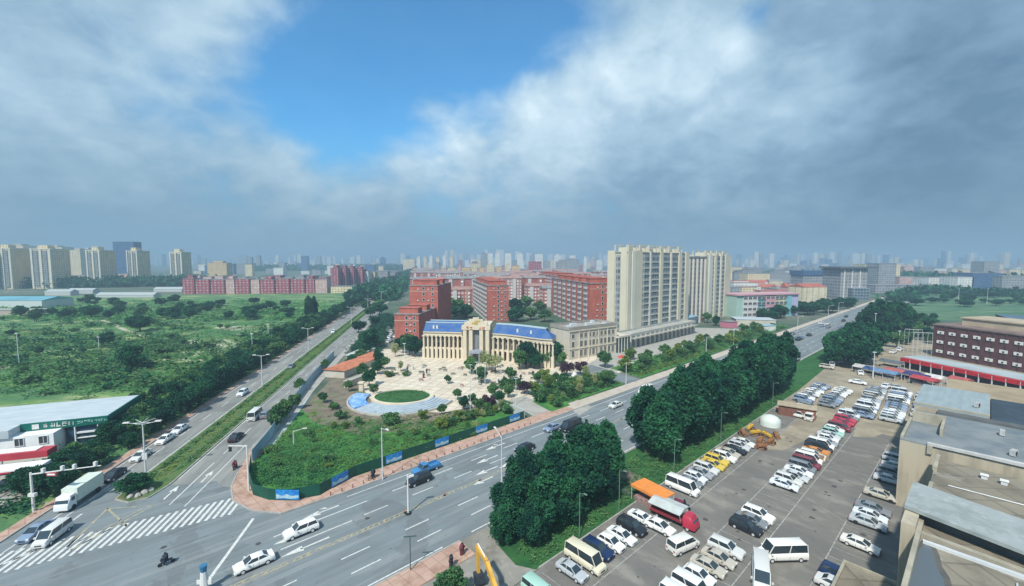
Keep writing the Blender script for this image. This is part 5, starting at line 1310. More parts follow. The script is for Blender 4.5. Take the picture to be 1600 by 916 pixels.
for i, (a_, b_, z) in enumerate((((93, -3), (93.5, 22), 11.32), ((100, 12), (111, 13), 11.32), ((80, -2), (81, 20), 10.12), ((46, 3), (60, 3.4), 10.12))):
    b = uvthing('roof_pipe', 'thin pipe run lying on the roof, %s of the right hand roofs' % ORD[i], 'pipe', *a_); b.location.z = 0
    q0 = UV(*a_); q1 = UV(*b_); m = MB(); m.tube((0, 0, z), ((b_[0] - a_[0]), -(b_[1] - a_[1]), z), .07, n=6); m.build('pipe', POLE, b)
# lean-to shelter with pale roof frame at the bottom
o6 = uvthing('lean_to', 'small lean-to with a pale rim against the wall of the concrete building', 'shelter', 0, 0)
eu, ev = toUV(*Gp(1322, 878, 3.2))
lb(eu - 12, eu, ev, -3.9, 2.6, 2.9).build('roof', TAN, o6)
lb(eu, eu + .35, ev - .3, -3.9, 2.5, 3.2).build('rim', PAR, o6)
lb(eu - 12, eu - .003, ev - .3, ev, 2.5, 3.2).build('rim', PAR, o6)
for u in (eu - 11, eu - 5, eu - .3): lb(u, u + .25, ev - .25, ev, 0, 2.5).build('post', PAR, o6)
# ---- green signed station at the left
p0, p1 = Gp(33, 708), Gp(150, 694)
ax, Ls = frame_of(p0, p1)
st = thing('service_station', 'white building with wide pale roof and a green lettered fascia beside the avenue', 'service station', p0, ax)
SW = mat('white cladding', (.80, .82, .82), .7, .15, .4); SR = mat('pale blue white metal roof', (.50, .55, .57), .65, .3, .25, (.38, .45, .48), stretch=(1, 5, 1)); SG = mat('green fascia', (.005, .13, .10), .45, .15, .3)
hs = 5.6
MB().box(-24, 3.0, -.2, Ls + 1.5, 16, hs).build('wall', mat('dark blue shop front', (.03, .07, .14), .5, .4, .4), st)
MB().box(-24, -2.6, -.2, 6.6, 3.0, hs - 1.3).build('front_wall', SW, st)
MB().box(-26, .6, hs + .002, Ls + 2.2, 16, hs + .35).build('roof', SR, st)
MB().box(-26, -3.0, hs - 1.29, 0.0, .59, hs + .28).build('roof', SR, st)
MB().box(.02, .3, hs - 1.28, Ls + 2.2, .58, hs + .36).build('fascia', SG, st)
fr_ = MB(); fr_.box(Ls + 2.21, .6, hs - .6, Ls + 2.5, 16.2, hs + .5); fr_.build('fascia', SG, st)
g = MB(); g.box(1.9, .20, hs - .95, 3.0, .29, hs + .05); g.build('logo', FRAMEW, st)
lg = glyphs(3.7, hs - .9, .95, 5, 1.05, 9).build('lettering', FRAMEW, st); lg.location = (0, .29, 0)
lg = glyphs(9.2, hs - .7, .6, 9, .95, 12, True).build('lettering', mat('pale green letters', (.35, .62, .52), .5), st); lg.location = (0, .29, 0)
for x in (-6.2, 1.3, 5.0): link('window', win_mesh(1.3, 1.5, .1, (FRAMEW, GLASS), 1), st, (x, -2.6, 2.4))
for x in (8.5, 12.4): MB().box(x, .4, 0, x + .2, .89, hs - 1.3).build('post', SW, st)
MB().box(7.2, .9, -.1, Ls + 1.6, 2.58, hs - 1.32).build('shop_front', mat('dark green shop front', (.015, .07, .07), .4, .4, .5, (.03, .06, .12)), st)
MB().box(8.5, .55, 2.6, Ls, .88, 2.95).build('sign_band', SW, st)
MB().box(8.5, .6, 1.5, Ls, .88, 1.7).build('rail', SW, st)
p0b = Gp(-40, 748); p1b = Gp(76, 735); axb, Lb = frame_of(p0b, p1b)
cb = thing('red_canopy', 'long red and white banded canopy in front of the white building', 'canopy', p0b, axb)
MB().box(-8, 0, 2.7, Lb, 2.6, 3.9).build('roof', mat('red canopy sheet', (.50, .05, .07), .5, .2, .5), cb)
MB().box(-8, .6, 3.91, Lb - 2, 2.7, 4.02).build('top_sheet', SW, cb)
for i in range(6): MB().tube((-6 + i * Lb / 5.5, .5, 0), (-6 + i * Lb / 5.5, .5, 3.4), .1).build('post', SW, cb)
p0b = Gp(-60, 778); p1b = Gp(63, 762); axb, Lb = frame_of(p0b, p1b)
cb = thing('white_canopy', 'long white edged canopy with a dark underside nearest the footpath', 'canopy', p0b, axb)
MB().box(-8, 0, 3.2, Lb, 3.2, 3.75).build('roof', SW, cb)
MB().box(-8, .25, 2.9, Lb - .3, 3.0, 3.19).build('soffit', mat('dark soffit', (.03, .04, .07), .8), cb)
MB().box(-8, -.12, 3.25, Lb, -.003, 3.5).build('red_edge', mat('red canopy sheet', (.5, .05, .07)), cb)
for i in range(5): MB().tube((-6 + i * Lb / 4.5, 1.5, 0), (-6 + i * Lb / 4.5, 1.5, 3.2), .12).build('post', SW, cb)
struct('forecourt', MB().sheet([AV(46, -66), AV(92, -68), AV(104, -76), AV(108, -115), AV(46, -115)], -0.01), CONC)

# ---- amphitheatre, pool and small plaza structures
pc = Gp(632, 617)
cx_, cy_ = pc
sx_ = (Gp(700, 617)[0] - Gp(560, 617)[0]) / 2; 
def ring(r0, r1, a0, a1, z0, z1, nm, m, parent, squash=.62, n=40):
    mb = MB()
    for i in range(n):
        t0 = a0 + (a1 - a0) * i / n; t1 = a0 + (a1 - a0) * (i + 1) / n
        mb.prism([(r0 * math.cos(t0), r0 * math.sin(t0) * squash), (r1 * math.cos(t0), r1 * math.sin(t0) * squash), (r1 * math.cos(t1), r1 * math.sin(t1) * squash), (r0 * math.cos(t1), r0 * math.sin(t1) * squash)], z0, z1)
    return mb.build(nm, m, parent)
amp = thing('sunken_amphitheatre', 'oval stepped amphitheatre of pale stone round a green oval lawn', 'amphitheatre', pc, -.06)
STEP = mat('pale blue stone step', (.40, .47, .52), .7, .2, .5)
amp.location = (*Gp(629, 622), 0); pc = Gp(629, 622)
ring(8.0, 9.1, 0, 6.2832, -.1, .75, 'inner_rim', CREAM, amp, .80)
for i in range(6): ring(9.12 + i * .95, 10.05 + i * .95, R(229), R(352), -.1, .95 - .13 * i, 'step', STEP, amp, .98)
ring(14.85, 15.3, R(176), R(352), -.1, .5, 'outer_wall', mat('grey rim stone', (.46, .44, .40), .8, .2, .5), amp, .98)
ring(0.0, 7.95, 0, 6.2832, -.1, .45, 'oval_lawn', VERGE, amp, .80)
def arcpts(r, a0, a1, n, sq): return [(r * math.cos(a0 + (a1 - a0) * i / n), r * math.sin(a0 + (a1 - a0) * i / n) * sq) for i in range(n + 1)]
po = tag(MB().prism(arcpts(14.7, R(172), R(228), 12, .98) + arcpts(10.2, R(228), R(172), 12, .98), .02, .62).build('ornamental_pool', mat('blue pool', (.09, .27, .62), .15, .35, .5, (.40, .56, .74))), 'bright blue pool with pale swirls at the left end of the amphitheatre', 'pool'); po.location = (*pc, 0.05); po.rotation_euler = (0, 0, -.06)
amp.children[1].hide_render = False
for st_ in [c for c in amp.children if c.name.startswith('step')]: pass
hedge_ = scatter('shrubbery', 'dark flowering border round the oval lawn', lambda: (pc[0] + random.uniform(-5, 5), pc[1] + random.uniform(3.6, 5.0)), 50, 24, .16, GREENM, .6, .6)
scatter('flower_bed', 'low planting and flowers on the oval lawn', lambda: (pc[0] + random.uniform(-6.5, 6.5), pc[1] + random.uniform(-3.6, 3.6)), 240, 22, .12, GREENM, .6, .5)
scatter('flower_bed', 'dry shrubs and pale flowers on the soil below the amphitheatre', reg_px(480, 700, 645, 678), 90, 22, .13, GREENY, .6, .7)
scatter('flower_bed', 'pale lime ground cover on the soil below the amphitheatre', reg_px(600, 760, 648, 672), 70, 22, .13, LIMEL, .6, .7)
for i, (px, py) in enumerate(((204, 779), (216, 777), (226, 772), (236, 768), (210, 773))):
    X, Y = Gp(px, py); t = thing('boulder', 'pale boulder, %s from the tip of the avenue median' % ORD[i], 'boulder', (X, Y), i); m = MB(); r_ = random.uniform(.35, .6)
    loft(m, [[(r_ * k_ * math.cos(a * 1.047) * random.uniform(.8, 1.2), r_ * k_ * math.sin(a * 1.047) * random.uniform(.8, 1.2), z) for a in range(6)] for k_, z in ((1, .1), (1.1, .35), (.8, .6), (.3, .75))]); m.build('rock', CONC, t)
for i, (px, py) in enumerate(((565, 611), (583, 605))):
    X, Y = Gp(px, py); t = thing('gate_pillar', ('taller pale stone pillar behind the blue pool', 'pale stone pillar with a wide cap beside the blue pool')[i], 'pillar', (X, Y))
    MB().box(-.6, -.6, 0, .6, .6, 2.4 - i).build('shaft', CREAM, t); MB().box(-.85, -.85, 2.4 - i, .85, .85, 2.8 - i).build('cap', colm, t)
# orange roofed shed between avenue and plaza
p0, p1 = Gp(522, 590), Gp(552, 598); 
sh = thing('orange_roofed_shed', 'long shed with a faded orange roof beside the avenue', 'shed', Gp(520, 590), rz(A1 + R(24)))
MB().box(0, -4.5, -.1, 24, 3.0, 2.6).build('wall', CREAM2, sh)
MB().add([(-.5, -5, 2.62), (24.5, -5, 2.62), (24.5, 3.5, 2.62), (-.5, 3.5, 2.62), (-.5, -.8, 4.4), (24.5, -.8, 4.4)], [(0, 1, 5, 4), (2, 3, 4, 5), (1, 2, 5), (3, 0, 4), (3, 2, 1, 0)]) if False else None
r = MB(); r.add([(-.5, -5, 2.62), (24.5, -5, 2.62), (24.5, 3.5, 2.62), (-.5, 3.5, 2.62), (-.5, -.8, 4.0), (24.5, -.8, 4.0)], [(0, 1, 5, 4), (2, 3, 4, 5), (1, 2, 5), (3, 0, 4), (3, 2, 1, 0)]); r.build('roof', mat('orange tiles', (.60, .22, .12), .8, .3, .6), sh)
sh2 = thing('white_shed', 'small white roofed shed behind the orange roofed one', 'shed', Gp(548, 566), rz(A1 + R(20)))
MB().box(0, -3, -.1, 14, 2, 2.6).build('wall', CREAM2, sh2); MB().box(-.4, -3.4, 2.61, 14.4, 2.4, 2.85).build('roof', mat('grey white sheet', (.5, .52, .5), .7, .3, .5), sh2)
sh3 = thing('hut', 'low pale hut at the right foot of the orange roofed shed', 'hut', Gp(540, 606), rz(A1 + R(30)))
MB().box(0, -1, -.1, 9, .6, 2.0).build('wall', CREAM2, sh3); MB().box(-.3, -1.3, 2.01, 9.3, .9, 2.2).build('roof', CONC, sh3)
# low plaza planters and benches
pl_m = [mat('flower bed dark', (.16, .10, .09), .9, .5, 1.5, (.10, .18, .06)), CONC, mat('flower bed pink', (.42, .24, .22), .9, .4, 1.5)]
for i in range(46):
    px = random.uniform(600, 850); py = random.uniform(572, 606)
    if abs(px - 632) < 75 and py > 598: continue
    X, Y = Gp(px, py); t = thing('planter', 'low square planter standing on the tan plaza', 'planter', (X, Y), random.uniform(-.3, .3), 'planters on the tan plaza')
    w = random.uniform(.5, 1.0); MB().box(-w, -.5, 0, w, .5, .45).build('box', pl_m[1], t); MB().box(-w + .1, -.4, .451, w - .1, .4, .62 + random.uniform(0, .3)).build('bedding', pl_m[random.choice((0, 2, 0))], t)
for i, (px, py, h) in enumerate(((735, 610, 8), (745, 608, 8.5), (758, 612, 9), (735, 655, 8.5), (806, 633, 7.5), (783, 600, 7))):
    X, Y = Gp(px, py); t = thing('plaza_lamp', 'slim plaza lamp pole, %s from the left of the six on the plaza' % ORD[(0, 2, 3, 1, 5, 4)[i]], 'lamp post', (X, Y))
    MB().tube((0, 0, 0), (0, 0, h), .09, .06, 6).build('pole', POLE, t); MB().bar((-.5, 0, h), (.5, 0, h), .3, .12).build('lamp_head', POLE, t)
t = thing('stone_sculpture', 'white boulder feature between the two purple trees', 'sculpture', Gp(897, 592)); m = MB(); m.tube((0, 0, 0), (0.1, 0, 1.6), 1.3, .9, 9); m.tube((0.1, 0, 1.6), (0, 0, 2.3), .9, .3, 9); m.build('stone', WHITE, t)
t = thing('market_umbrella', 'red market umbrella standing at the tower forecourt', 'umbrella', Gp(972, 566)); MB().tube((0, 0, 0), (0, 0, 2.4), .05).build('pole', POLE, t); MB().tube((0, 0, 2.0), (0, 0, 2.9), 2.0, .05, 8).build('canopy', mat('red umbrella', (.55, .05, .06), .7), t)


def rebase(o, lx, ly):
    for c in o.children: c.location = (c.location.x - lx, c.location.y - ly, c.location.z)
    d = Matrix.Rotation(o.rotation_euler.z, 3, 'Z') @ Vector((lx, ly, 0)); o.location = o.location + d


for ob, lx, ly in ((o, 60, -13), (o2, 102, -16), (o3, 127, 0), (o4, 127, -26), (o5, 148, -23), (o6, 48, 7)): rebase(ob, lx, ly)
rebase(hall, Gp(740, 564)[0], Gp(740, 564)[1])

# ------------------------------------------------------------------ hoardings
def wall_along(name, label, cat, pts, h, th, m, post=3.0, base=0.1, posts=True, panel_name='panel'):
    t = thing(name, label, cat, pts[0])
    P = [(p[0] - pts[0][0], p[1] - pts[0][1]) for p in pts]; mb = MB(); pb = MB()
    for a, b in zip(P, P[1:]): mb.bar((*a, base + h / 2), (*b, base + h / 2), th, h)
    mb.build(panel_name, m, t)
    if posts:
        for a, b in zip(P, P[1:]):
            L = math.hypot(b[0] - a[0], b[1] - a[1]); n = max(1, int(L / post))
            for i in range(n): pb.box(a[0] + (b[0] - a[0]) * i / n - .07, a[1] + (b[1] - a[1]) * i / n - .07, base - .1, a[0] + (b[0] - a[0]) * i / n + .07, a[1] + (b[1] - a[1]) * i / n + .07, base + h + .12)
        for a, b in zip(P, P[1:]):
            for i in range(n): MB().box(a[0] + (b[0] - a[0]) * i / n - .05, a[1] + (b[1] - a[1]) * i / n - .05, base - .1, a[0] + (b[0] - a[0]) * i / n + .05, a[1] + (b[1] - a[1]) * i / n + .05, base + h + .1).build('post', POLE, t)
    return t


hl = px_poly([(393, 725), (389, 752), (396, 774), (420, 782), (455, 783), (500, 774)]) + [UV(30, -76.6), UV(73.0, -76.6)]
green = wall_along('hoarding', 'dark green sheet hoarding with blue picture panels round the corner plot', 'hoarding', hl, 1.95, .08, HOARD, posts=False)
# blue pictures pasted on the green hoarding
PB = mat('poster blue', (.012, .12, .42), .45, .35, 1.2, (.03, .28, .62)); PW = mat('poster pale', (.38, .58, .66), .5, .3, 2)
for i, (px, py) in enumerate(((450, 783), (543, 762), (628, 733), (700, 704), (762, 682), (812, 663))):
    X, Y = Gp(px, py)
    best = None
    for a_, b_ in zip(hl, hl[1:]):
        d = Vector((b_[0] - a_[0], b_[1] - a_[1])); tt = max(0, min(1, (Vector((X - a_[0], Y - a_[1])) @ d) / d.length_squared)); q = Vector(a_) + d * tt
        if best is None or (q - Vector((X, Y))).length < best[0]: best = ((q - Vector((X, Y))).length, q, math.atan2(d.y, d.x))
    az = best[2]; base = (best[1].x + math.sin(az) * .06, best[1].y - math.cos(az) * .06)
    t = thing('banner', 'blue and white picture banner on the green hoarding, %s from the junction corner' % ORD[i], 'banner', base, az, z=.35)
    w = 2.0 if i == 0 else 1.7
    MB().box(-w, -.10, 0, w, .02, 1.6).build('board', PB, t)
    m = MB()
    pts = [(-w + .1, .1), (-w * .3, .25), (w * .3, .12), (w - .1, .35), (w - .1, .8), (w * .35, .62), (-.1, .95), (-w * .45, .6), (-w + .1, .9)]
    m.add([(x, -.115, z) for x, z in pts], [tuple(range(len(pts)))]); m.build('pale_wave', PW, t)
hb_ = wall_along('hoarding', 'pale blue sheet hoarding between the avenue and the corner plot', 'hoarding', [Gp(394, 722), AV(100.8, -35.3), AV(125, -37.2), AV(150, -38.6), AV(187, -39.2)], 2.4, .08, HOARDB, posts=False)
struct('path_strip', MB().prism([AV(94, -35.2), AV(125, -37.0), AV(150, -38.4), AV(150, -35.9), AV(125, -34.4), AV(98, -33.2)], -.02, .09), mat('pale blue grey concrete', (.42, .48, .50), .85, .2, .5))
wall_along('site_wall', 'short pale end wall beside the entrance path where the green hoarding stops', 'wall', [UV(73.2, -76.6), UV(73.6, -82), UV(72, -90)], 2.2, .3, mat('pale grey wall', (.46, .50, .48), .8, .2, .8), posts=False)


# ------------------------------------------------------------------ lamps, signals
def lamp_double(xy, h, az, label, group=None, arm=2.0):
    t = thing('street_lamp', label, 'street lamp', xy, rz(az), group)
    MB().tube((0, 0, 0), (0, 0, h), .17, .10, 8).build('pole', POLE, t)
    MB().tube((0, 0, -.02), (0, 0, .5), .28, .24, 8).build('base', POLE, t)
    for s in (-1, 1):
        MB().tube((0, s * .08, h - .3), (0, s * arm, h + .15), .07, .05, 6).build('arm', POLE, t)
        MB().box(-.22, s * arm - .5, h + .08, .22, s * arm + .5, h + .28).build('lamp_head', FRAMEW, t)
    return t


def lamp_single(xy, h, az, label, group=None, arm=2.2):
    t = thing('street_lamp', label, 'street lamp', xy, rz(az), group)
    MB().tube((0, 0, 0), (0, 0, h), .13, .08, 8).build('pole', POLE, t)
    MB().tube((0, 0, h - .2), (arm, 0, h + .35), .06, .045, 6).build('arm', POLE, t)
    MB().box(arm - .3, -.16, h + .27, arm + .6, .16, h + .42).build('lamp_head', FRAMEW, t)
    return t


for i, (px, py, h) in enumerate(((228, 742, 10.0), (410, 601, 9.6), (482, 546, 9.6), (549, 506, 10.5), (575, 487, 10), (596, 472, 10), (612, 460, 10))):
    t = lamp_double(Gp(px, py), h, A1, 'white double armed lamp on the avenue median, %s from the junction' % ORD[i], arm=2.0 if i else 2.6)
    if i == 0:
        for a in range(6): MB().tube((0, 0, h), (math.cos(a * 1.05) * 1.9, math.sin(a * 1.05) * 1.9, h + .35), .05, .04, 5).build('arm', POLE, t)
        MB().box(-.12, -.4, 3.0, .12, .4, 4.2).build('camera_box', FRAMEW, t)
for i, (px, py, h, a) in enumerate(((598, 750, 9.8, AZ + R(90)), (459, 697, 3.4, A1 + R(90)), (978, 602, 7.4, AZ + R(90)), (1103, 556, 8, AZ + R(90)), (1146, 539, 8.0, AZ + R(90)), (1246, 518, 8.6, AZ + R(90)), (1294, 498, 9, AZ + R(90)), (1274, 484, 9, AZ + R(90)), (1310, 492, 9, AZ + R(90)), (795, 716, 0, 0))):
    if h: lamp_single(Gp(px, py), h, a, 'slim single lamp, %s from the junction along the plaza side of the main road' % ORD[i] if i != 1 else 'short white post lamp among the weeds of the corner plot')
for i, (px, py, h) in enumerate(((638, 803, 6.4),)):
    t = thing('camera_pole', 'white camera pole standing on the centre line of the main road', 'pole', Gp(px, py)); MB().tube((0, 0, 0), (0, 0, h), .16, .12, 8).build('pole', FRAMEW, t); MB().tube((0, 0, 0), (0, 0, .25), .5, .45, 10).build('base', DARK, t); MB().bar((-.1, 0, h - .4), (.9, .3, h - .2), .3, .25).build('camera_box', FRAMEW, t)
for i, u in enumerate((47, 57, 75, 96, 130)):
    t = thing('lamp_post', 'thin dull green lamp post, %s of five between car park and roadside trees' % ORD[i], 'lamp post', UV(u, -37.6), rz(AZ + R(90))); gm_ = mat('dull green pole', (.16, .24, .20), .6)
    MB().tube((0, 0, 0), (0, 0, 6.6), .06, .045, 6).build('pole', gm_, t); MB().tube((0, 0, 6.5), (.9, 0, 6.8), .035, .03, 5).build('arm', gm_, t); MB().box(.7, -.1, 6.76, 1.3, .1, 6.86).build('lamp_head', gm_, t)
t = lamp_single(Gp(784, 765), 9.5, AZ + R(-70), 'white curved lamp rising behind the roadside clump near the road arrows', arm=3.2)
for i, (px, py, h) in enumerate(((1366, 530, 13), (1404, 545, 8), (1364, 592, 9), (1542, 475, 14), (1497, 476, 14), (1380, 452, 16), (1270, 478, 11), (632, 560, 6), (30, 570, 12), (155, 548, 6), (420, 540, 10), (395, 560, 10))):
    t = thing('mast', 'slim pole, %s in the far field and yard poles counted from the grove' % ORD[i], 'pole', Gp(px, py)); MB().tube((0, 0, 0), (0, 0, h), .16, .1, 6).build('pole', POLE, t); MB().box(-.6, -.15, h, .6, .15, h + .25).build('lamp_head', POLE, t)


def signal_gantry(xy, h, arm_to, label):
    t = thing('traffic_signal', label, 'traffic signal', xy)
    dx, dy = arm_to[0] - xy[0], arm_to[1] - xy[1]
    MB().tube((0, 0, 0), (0, 0, h), .2, .15, 8).build('pole', FRAMEW, t)
    MB().tube((0, 0, h - .3), (dx, dy, h + .35), .12, .07, 8).build('arm', FRAMEW, t)
    t.rotation_euler = (0, 0, 0)
    for f in (.18, .45, .62, .92):
        b = MB(); p = (dx * f, dy * f, h - .3 + .65 * f); b.box(p[0] - .2, p[1] - .2, p[2] + .1, p[0] + .2, p[1] + .2, p[2] + .75); b.build('camera_box', FRAMEW, t)
    b = MB(); p = (dx * .3, dy * .3, h - .1); b.box(p[0] - .75, p[1] - .18, p[2] - .65, p[0] + .75, p[1] + .18, p[2] - .1); s_ = b.build('signal_head', mat('red signal panel', (.42, .08, .10), .5), t)
    MB().box(p[0] - .6, p[1] - .2, p[2] - .5, p[0] + .6, p[1] - .181, p[2] - .25).build('lens', CHROME, s_)
    b = MB(); b.box(-.5, -.25, 2.6, .55, .25, 3.1); b.build('control_box', FRAMEW, t)


signal_gantry(Gp(53, 800), 6.5, Gp(158, 728, 6.8), 'white signal gantry with cameras reaching over the avenue at the left edge')
t = thing('traffic_signal', 'white signal pole with a short arm at the rounded pink corner', 'traffic signal', Gp(389, 768), rz(A1))
MB().tube((0, 0, 0), (0, 0, 8.2), .17, .12, 8).build('pole', FRAMEW, t); MB().tube((0, 0, 8.1), (.3, 3.0, 8.3), .10, .07, 6).build('arm', FRAMEW, t); MB().box(-.15, 2.4, 7.4, .15, 2.8, 8.15).build('signal_head', DARK, t)
# police style booth post at the bottom
t = thing('signal_post', 'white post with a blue cap standing on the stop line of the main road', 'post', Gp(320, 925))
MB().tube((0, 0, 0), (0, 0, 2.6), .55, .35, 10).build('post', FRAMEW, t); MB().tube((0, 0, 2.6), (0, 0, 3.4), .30, .42, 10).build('cap', mat('blue cap', (.04, .16, .30), .5), t); MB().box(-.9, -.06, 1.0, .9, .06, 1.5).build('sign_board', FRAMEW, t)
t = thing('signal_pole', 'thin dark signal pole beside the pink pavement at the bottom', 'pole', UV(25.4, -47.8)); MB().tube((0, 0, 0), (0, 0, 4.6), .07, n=6).build('pole', mat('dark green pole', (.05, .10, .09), .6), t); MB().bar((-.8, 0, 4.6), (.8, .2, 4.6), .12, .12).build('arm', MATS['dark green pole'], t)
for i in range(9):
    X, Y = UV(31 + i * 7.5, -59.95 + (0 if i % 2 else .1))
    t = thing('road_post', 'low dark rubber post on the yellow centre line', 'bollard', (X, Y), 0, 'rubber posts on the yellow centre line'); MB().tube((0, 0, .01), (0, 0, .16), .22, .2, 8).build('base', DARK, t); MB().tube((0, 0, .16), (0, 0, .65), .06, .05, 6).build('stem', mat('post orange', (.45, .16, .05), .6), t)
# pavement bollards along the kerb of the corner pavement
bm = MB(); bm.tube((0, 0, .1), (0, 0, .75), .09, .09, 6); bme = bm.mesh('bollard', mat('bollard dark red', (.22, .07, .07), .6))
for i in range(26):
    X, Y = UV(24 + i * 1.9, -72.75); tag(link('bollard', bme, None, (X, Y, 0)), 'short dark red bollard on the kerb of the pink pavement', 'bollard', 'bollards along the pink pavement kerb')


# ------------------------------------------------------------------ vehicles
def paint(name, col, rough=.3): return mat('paint ' + name, col, rough, spec=.5)
PAINT = {'white': paint('white', (.72, .74, .74)), 'silver': paint('silver', (.42, .45, .47)), 'grey': paint('grey', (.20, .22, .24)), 'black': paint('black', (.018, .022, .028)), 'navy': paint('navy', (.012, .03, .09)), 'blue': paint('blue', (.05, .20, .42)), 'red': paint('red', (.42, .03, .06)), 'maroon': paint('maroon', (.20, .035, .05)),
         'cream': paint('cream', (.66, .62, .47)), 'yellow': paint('yellow', (.62, .46, .08)), 'orange': paint('orange', (.62, .25, .05)), 'green': paint('green', (.35, .56, .48)), 'brown': paint('brown', (.24, .15, .09)), 'blue grey': paint('blue grey', (.20, .27, .38))}
WHITES = [PAINT['white'], paint('warm white', (.70, .69, .64)), paint('dusty white', (.58, .59, .57), .5), paint('cold white', (.66, .70, .74), .25), paint('pearl white', (.76, .76, .73), .22)]
SILVERS = [PAINT['silver'], paint('light silver', (.52, .54, .55)), paint('champagne', (.46, .43, .36)), paint('dark silver', (.32, .34, .36))]
def tone(c): return random.choice(WHITES) if c == 'white' else random.choice(SILVERS) if c == 'silver' else PAINT[c]


def csec(x, w, zb, zt, tw):  # rounded body section, counter-clockwise seen from the rear
    return [(x, -w * .92, zb), (x, -w, zb + .18), (x, -w, zt - .22), (x, -tw, zt), (x, 0, zt + .025), (x, tw, zt), (x, w, zt - .22), (x, w, zb + .18), (x, w * .92, zb)]


SPEC = {  # length, half width, belt profile [(x, ztop)], cabin (rear foot, rear top, front top, front foot), roof z, top half width
    'sedan': (4.7, .90, [(-2.35, .80), (-2.25, .98), (-1.5, 1.04), (1.0, .96), (1.9, .84), (2.28, .70), (2.35, .55)], (-1.75, -1.05, .35, 1.15), 1.46, .62, (-1.4, 1.42)),
    'suv': (4.65, .93, [(-2.32, .9), (-2.28, 1.10), (-1.5, 1.12), (1.1, 1.06), (1.9, .98), (2.25, .82), (2.32, .6)], (-2.2, -1.95, .35, 1.05), 1.68, .68, (-1.35, 1.4)),
    'hatch': (4.0, .86, [(-2.0, .85), (-1.96, 1.02), (-1.3, 1.04), (.9, .99), (1.6, .88), (1.95, .72), (2.0, .55)], (-1.9, -1.45, .2, .95), 1.52, .64, (-1.25, 1.25)),
    'van': (4.9, .92, [(-2.45, .9), (-2.42, 1.15), (-1.0, 1.15), (1.5, 1.10), (2.1, .98), (2.38, .85), (2.45, .6)], (-2.38, -2.25, 1.0, 1.75), 1.92, .78, (-1.5, 1.6)),
    'minibus': (6.0, 1.0, [(-3.0, .9), (-2.97, 1.25), (-1.0, 1.25), (2.1, 1.2), (2.65, 1.05), (2.94, .9), (3.0, .6)], (-2.93, -2.8, 1.75, 2.35), 2.35, .84, (-1.9, 2.0)),
}


def vehicle_meshes(kind):
    Lh, w, prof, cab, zr, tw, ax = SPEC[kind]
    out = {}
    b = MB()
    secs = []
    for i, (x, zt) in enumerate(prof):
        ww = w * (0.90 if i in (0, len(prof) - 1) else 0.97 if i in (1, len(prof) - 2) else 1.0)
        secs.append(csec(x, ww, .24, zt, ww * .86))
    loft(b, secs)
    rf, rt, ft, ff = cab
    zb = max(p[1] for p in prof) - .05
    # roof skin
    b.add([(rt, -tw, zr - .05), (ft, -tw, zr - .05), (ft, tw, zr - .05), (rt, tw, zr - .05), (rt + .12, -tw * .86, zr + .02), (ft - .12, -tw * .86, zr + .02), (ft - .12, tw * .86, zr + .02), (rt + .12, tw * .86, zr + .02)],
          [(0, 1, 5, 4), (1, 2, 6, 5), (2, 3, 7, 6), (3, 0, 4, 7), (4, 5, 6, 7), (0, 3, 2, 1)])
    bw = w * .84
    for sy in (-1, 1):
        for (xa, za, xb, zb_) in ((rf, zb, rt, zr - .04), (ff, zb, ft, zr - .04), ((rf + ff) / 2 - .1, zb, (rt + ft) / 2 - .1, zr - .04)):
            b.bar((xa, sy * bw * 1.0, za), (xb, sy * tw * 1.0, zb_), .08, .09)
    for sy in (-1, 1): b.box(ff - .35, sy * (w + .12) - .1, zb - .02, ff - .15, sy * (w + .12) + .1, zb + .16)
    b.box(-Lh / 2 + .25, -w - .012, .2, Lh / 2 - .25, w + .012, .36, 1); b.box(prof[-2][0] - .02, -w * .45, .42, prof[-2][0] + .07, w * .45, .62, 1); b.box(-Lh / 2 - .03, -w * .5, .36, -Lh / 2 + .05, w * .5, .5, 1)
    for xx in (ff - .9, (rf + ff) / 2 - .1): b.box(xx, -w - .006, .4, xx + .025, w + .006, min(zb - .15, .92), 1)
    out['body'] = b
    g = MB()
    g.add([(rf, -bw, zb - .03), (ff, -bw, zb - .03), (ff, bw, zb - .03), (rf, bw, zb - .03), (rt, -tw, zr - .06), (ft, -tw, zr - .06), (ft, tw, zr - .06), (rt, tw, zr - .06)],
          [(0, 1, 5, 4), (1, 2, 6, 5), (2, 3, 7, 6), (3, 0, 4, 7), (4, 5, 6, 7)])
    out['windows'] = g
    wh = MB(); wh.tube((0, -.11, 0), (0, .11, 0), .33, .33, 14, 0); wh.tube((0, -.125, 0), (0, .125, 0), .2, .2, 10, 1)
    out['wheel'] = wh
    hl_ = MB(); hl_.box(prof[-2][0] - .1, w * .52, .60, prof[-2][0] + .045, w * .88, .76); out['headlight_l'] = hl_
    hr_ = MB(); hr_.box(prof[-2][0] - .1, -w * .88, .60, prof[-2][0] + .045, -w * .52, .76); out['headlight_r'] = hr_
    tl_ = MB(); tl_.box(-Lh / 2 - .02, w * .55, .68, -Lh / 2 + .1, w * .86, .86); out['tail_l'] = tl_
    tr_ = MB(); tr_.box(-Lh / 2 - .02, -w * .86, .68, -Lh / 2 + .1, -w * .55, .86); out['tail_r'] = tr_
    return out, ax, w


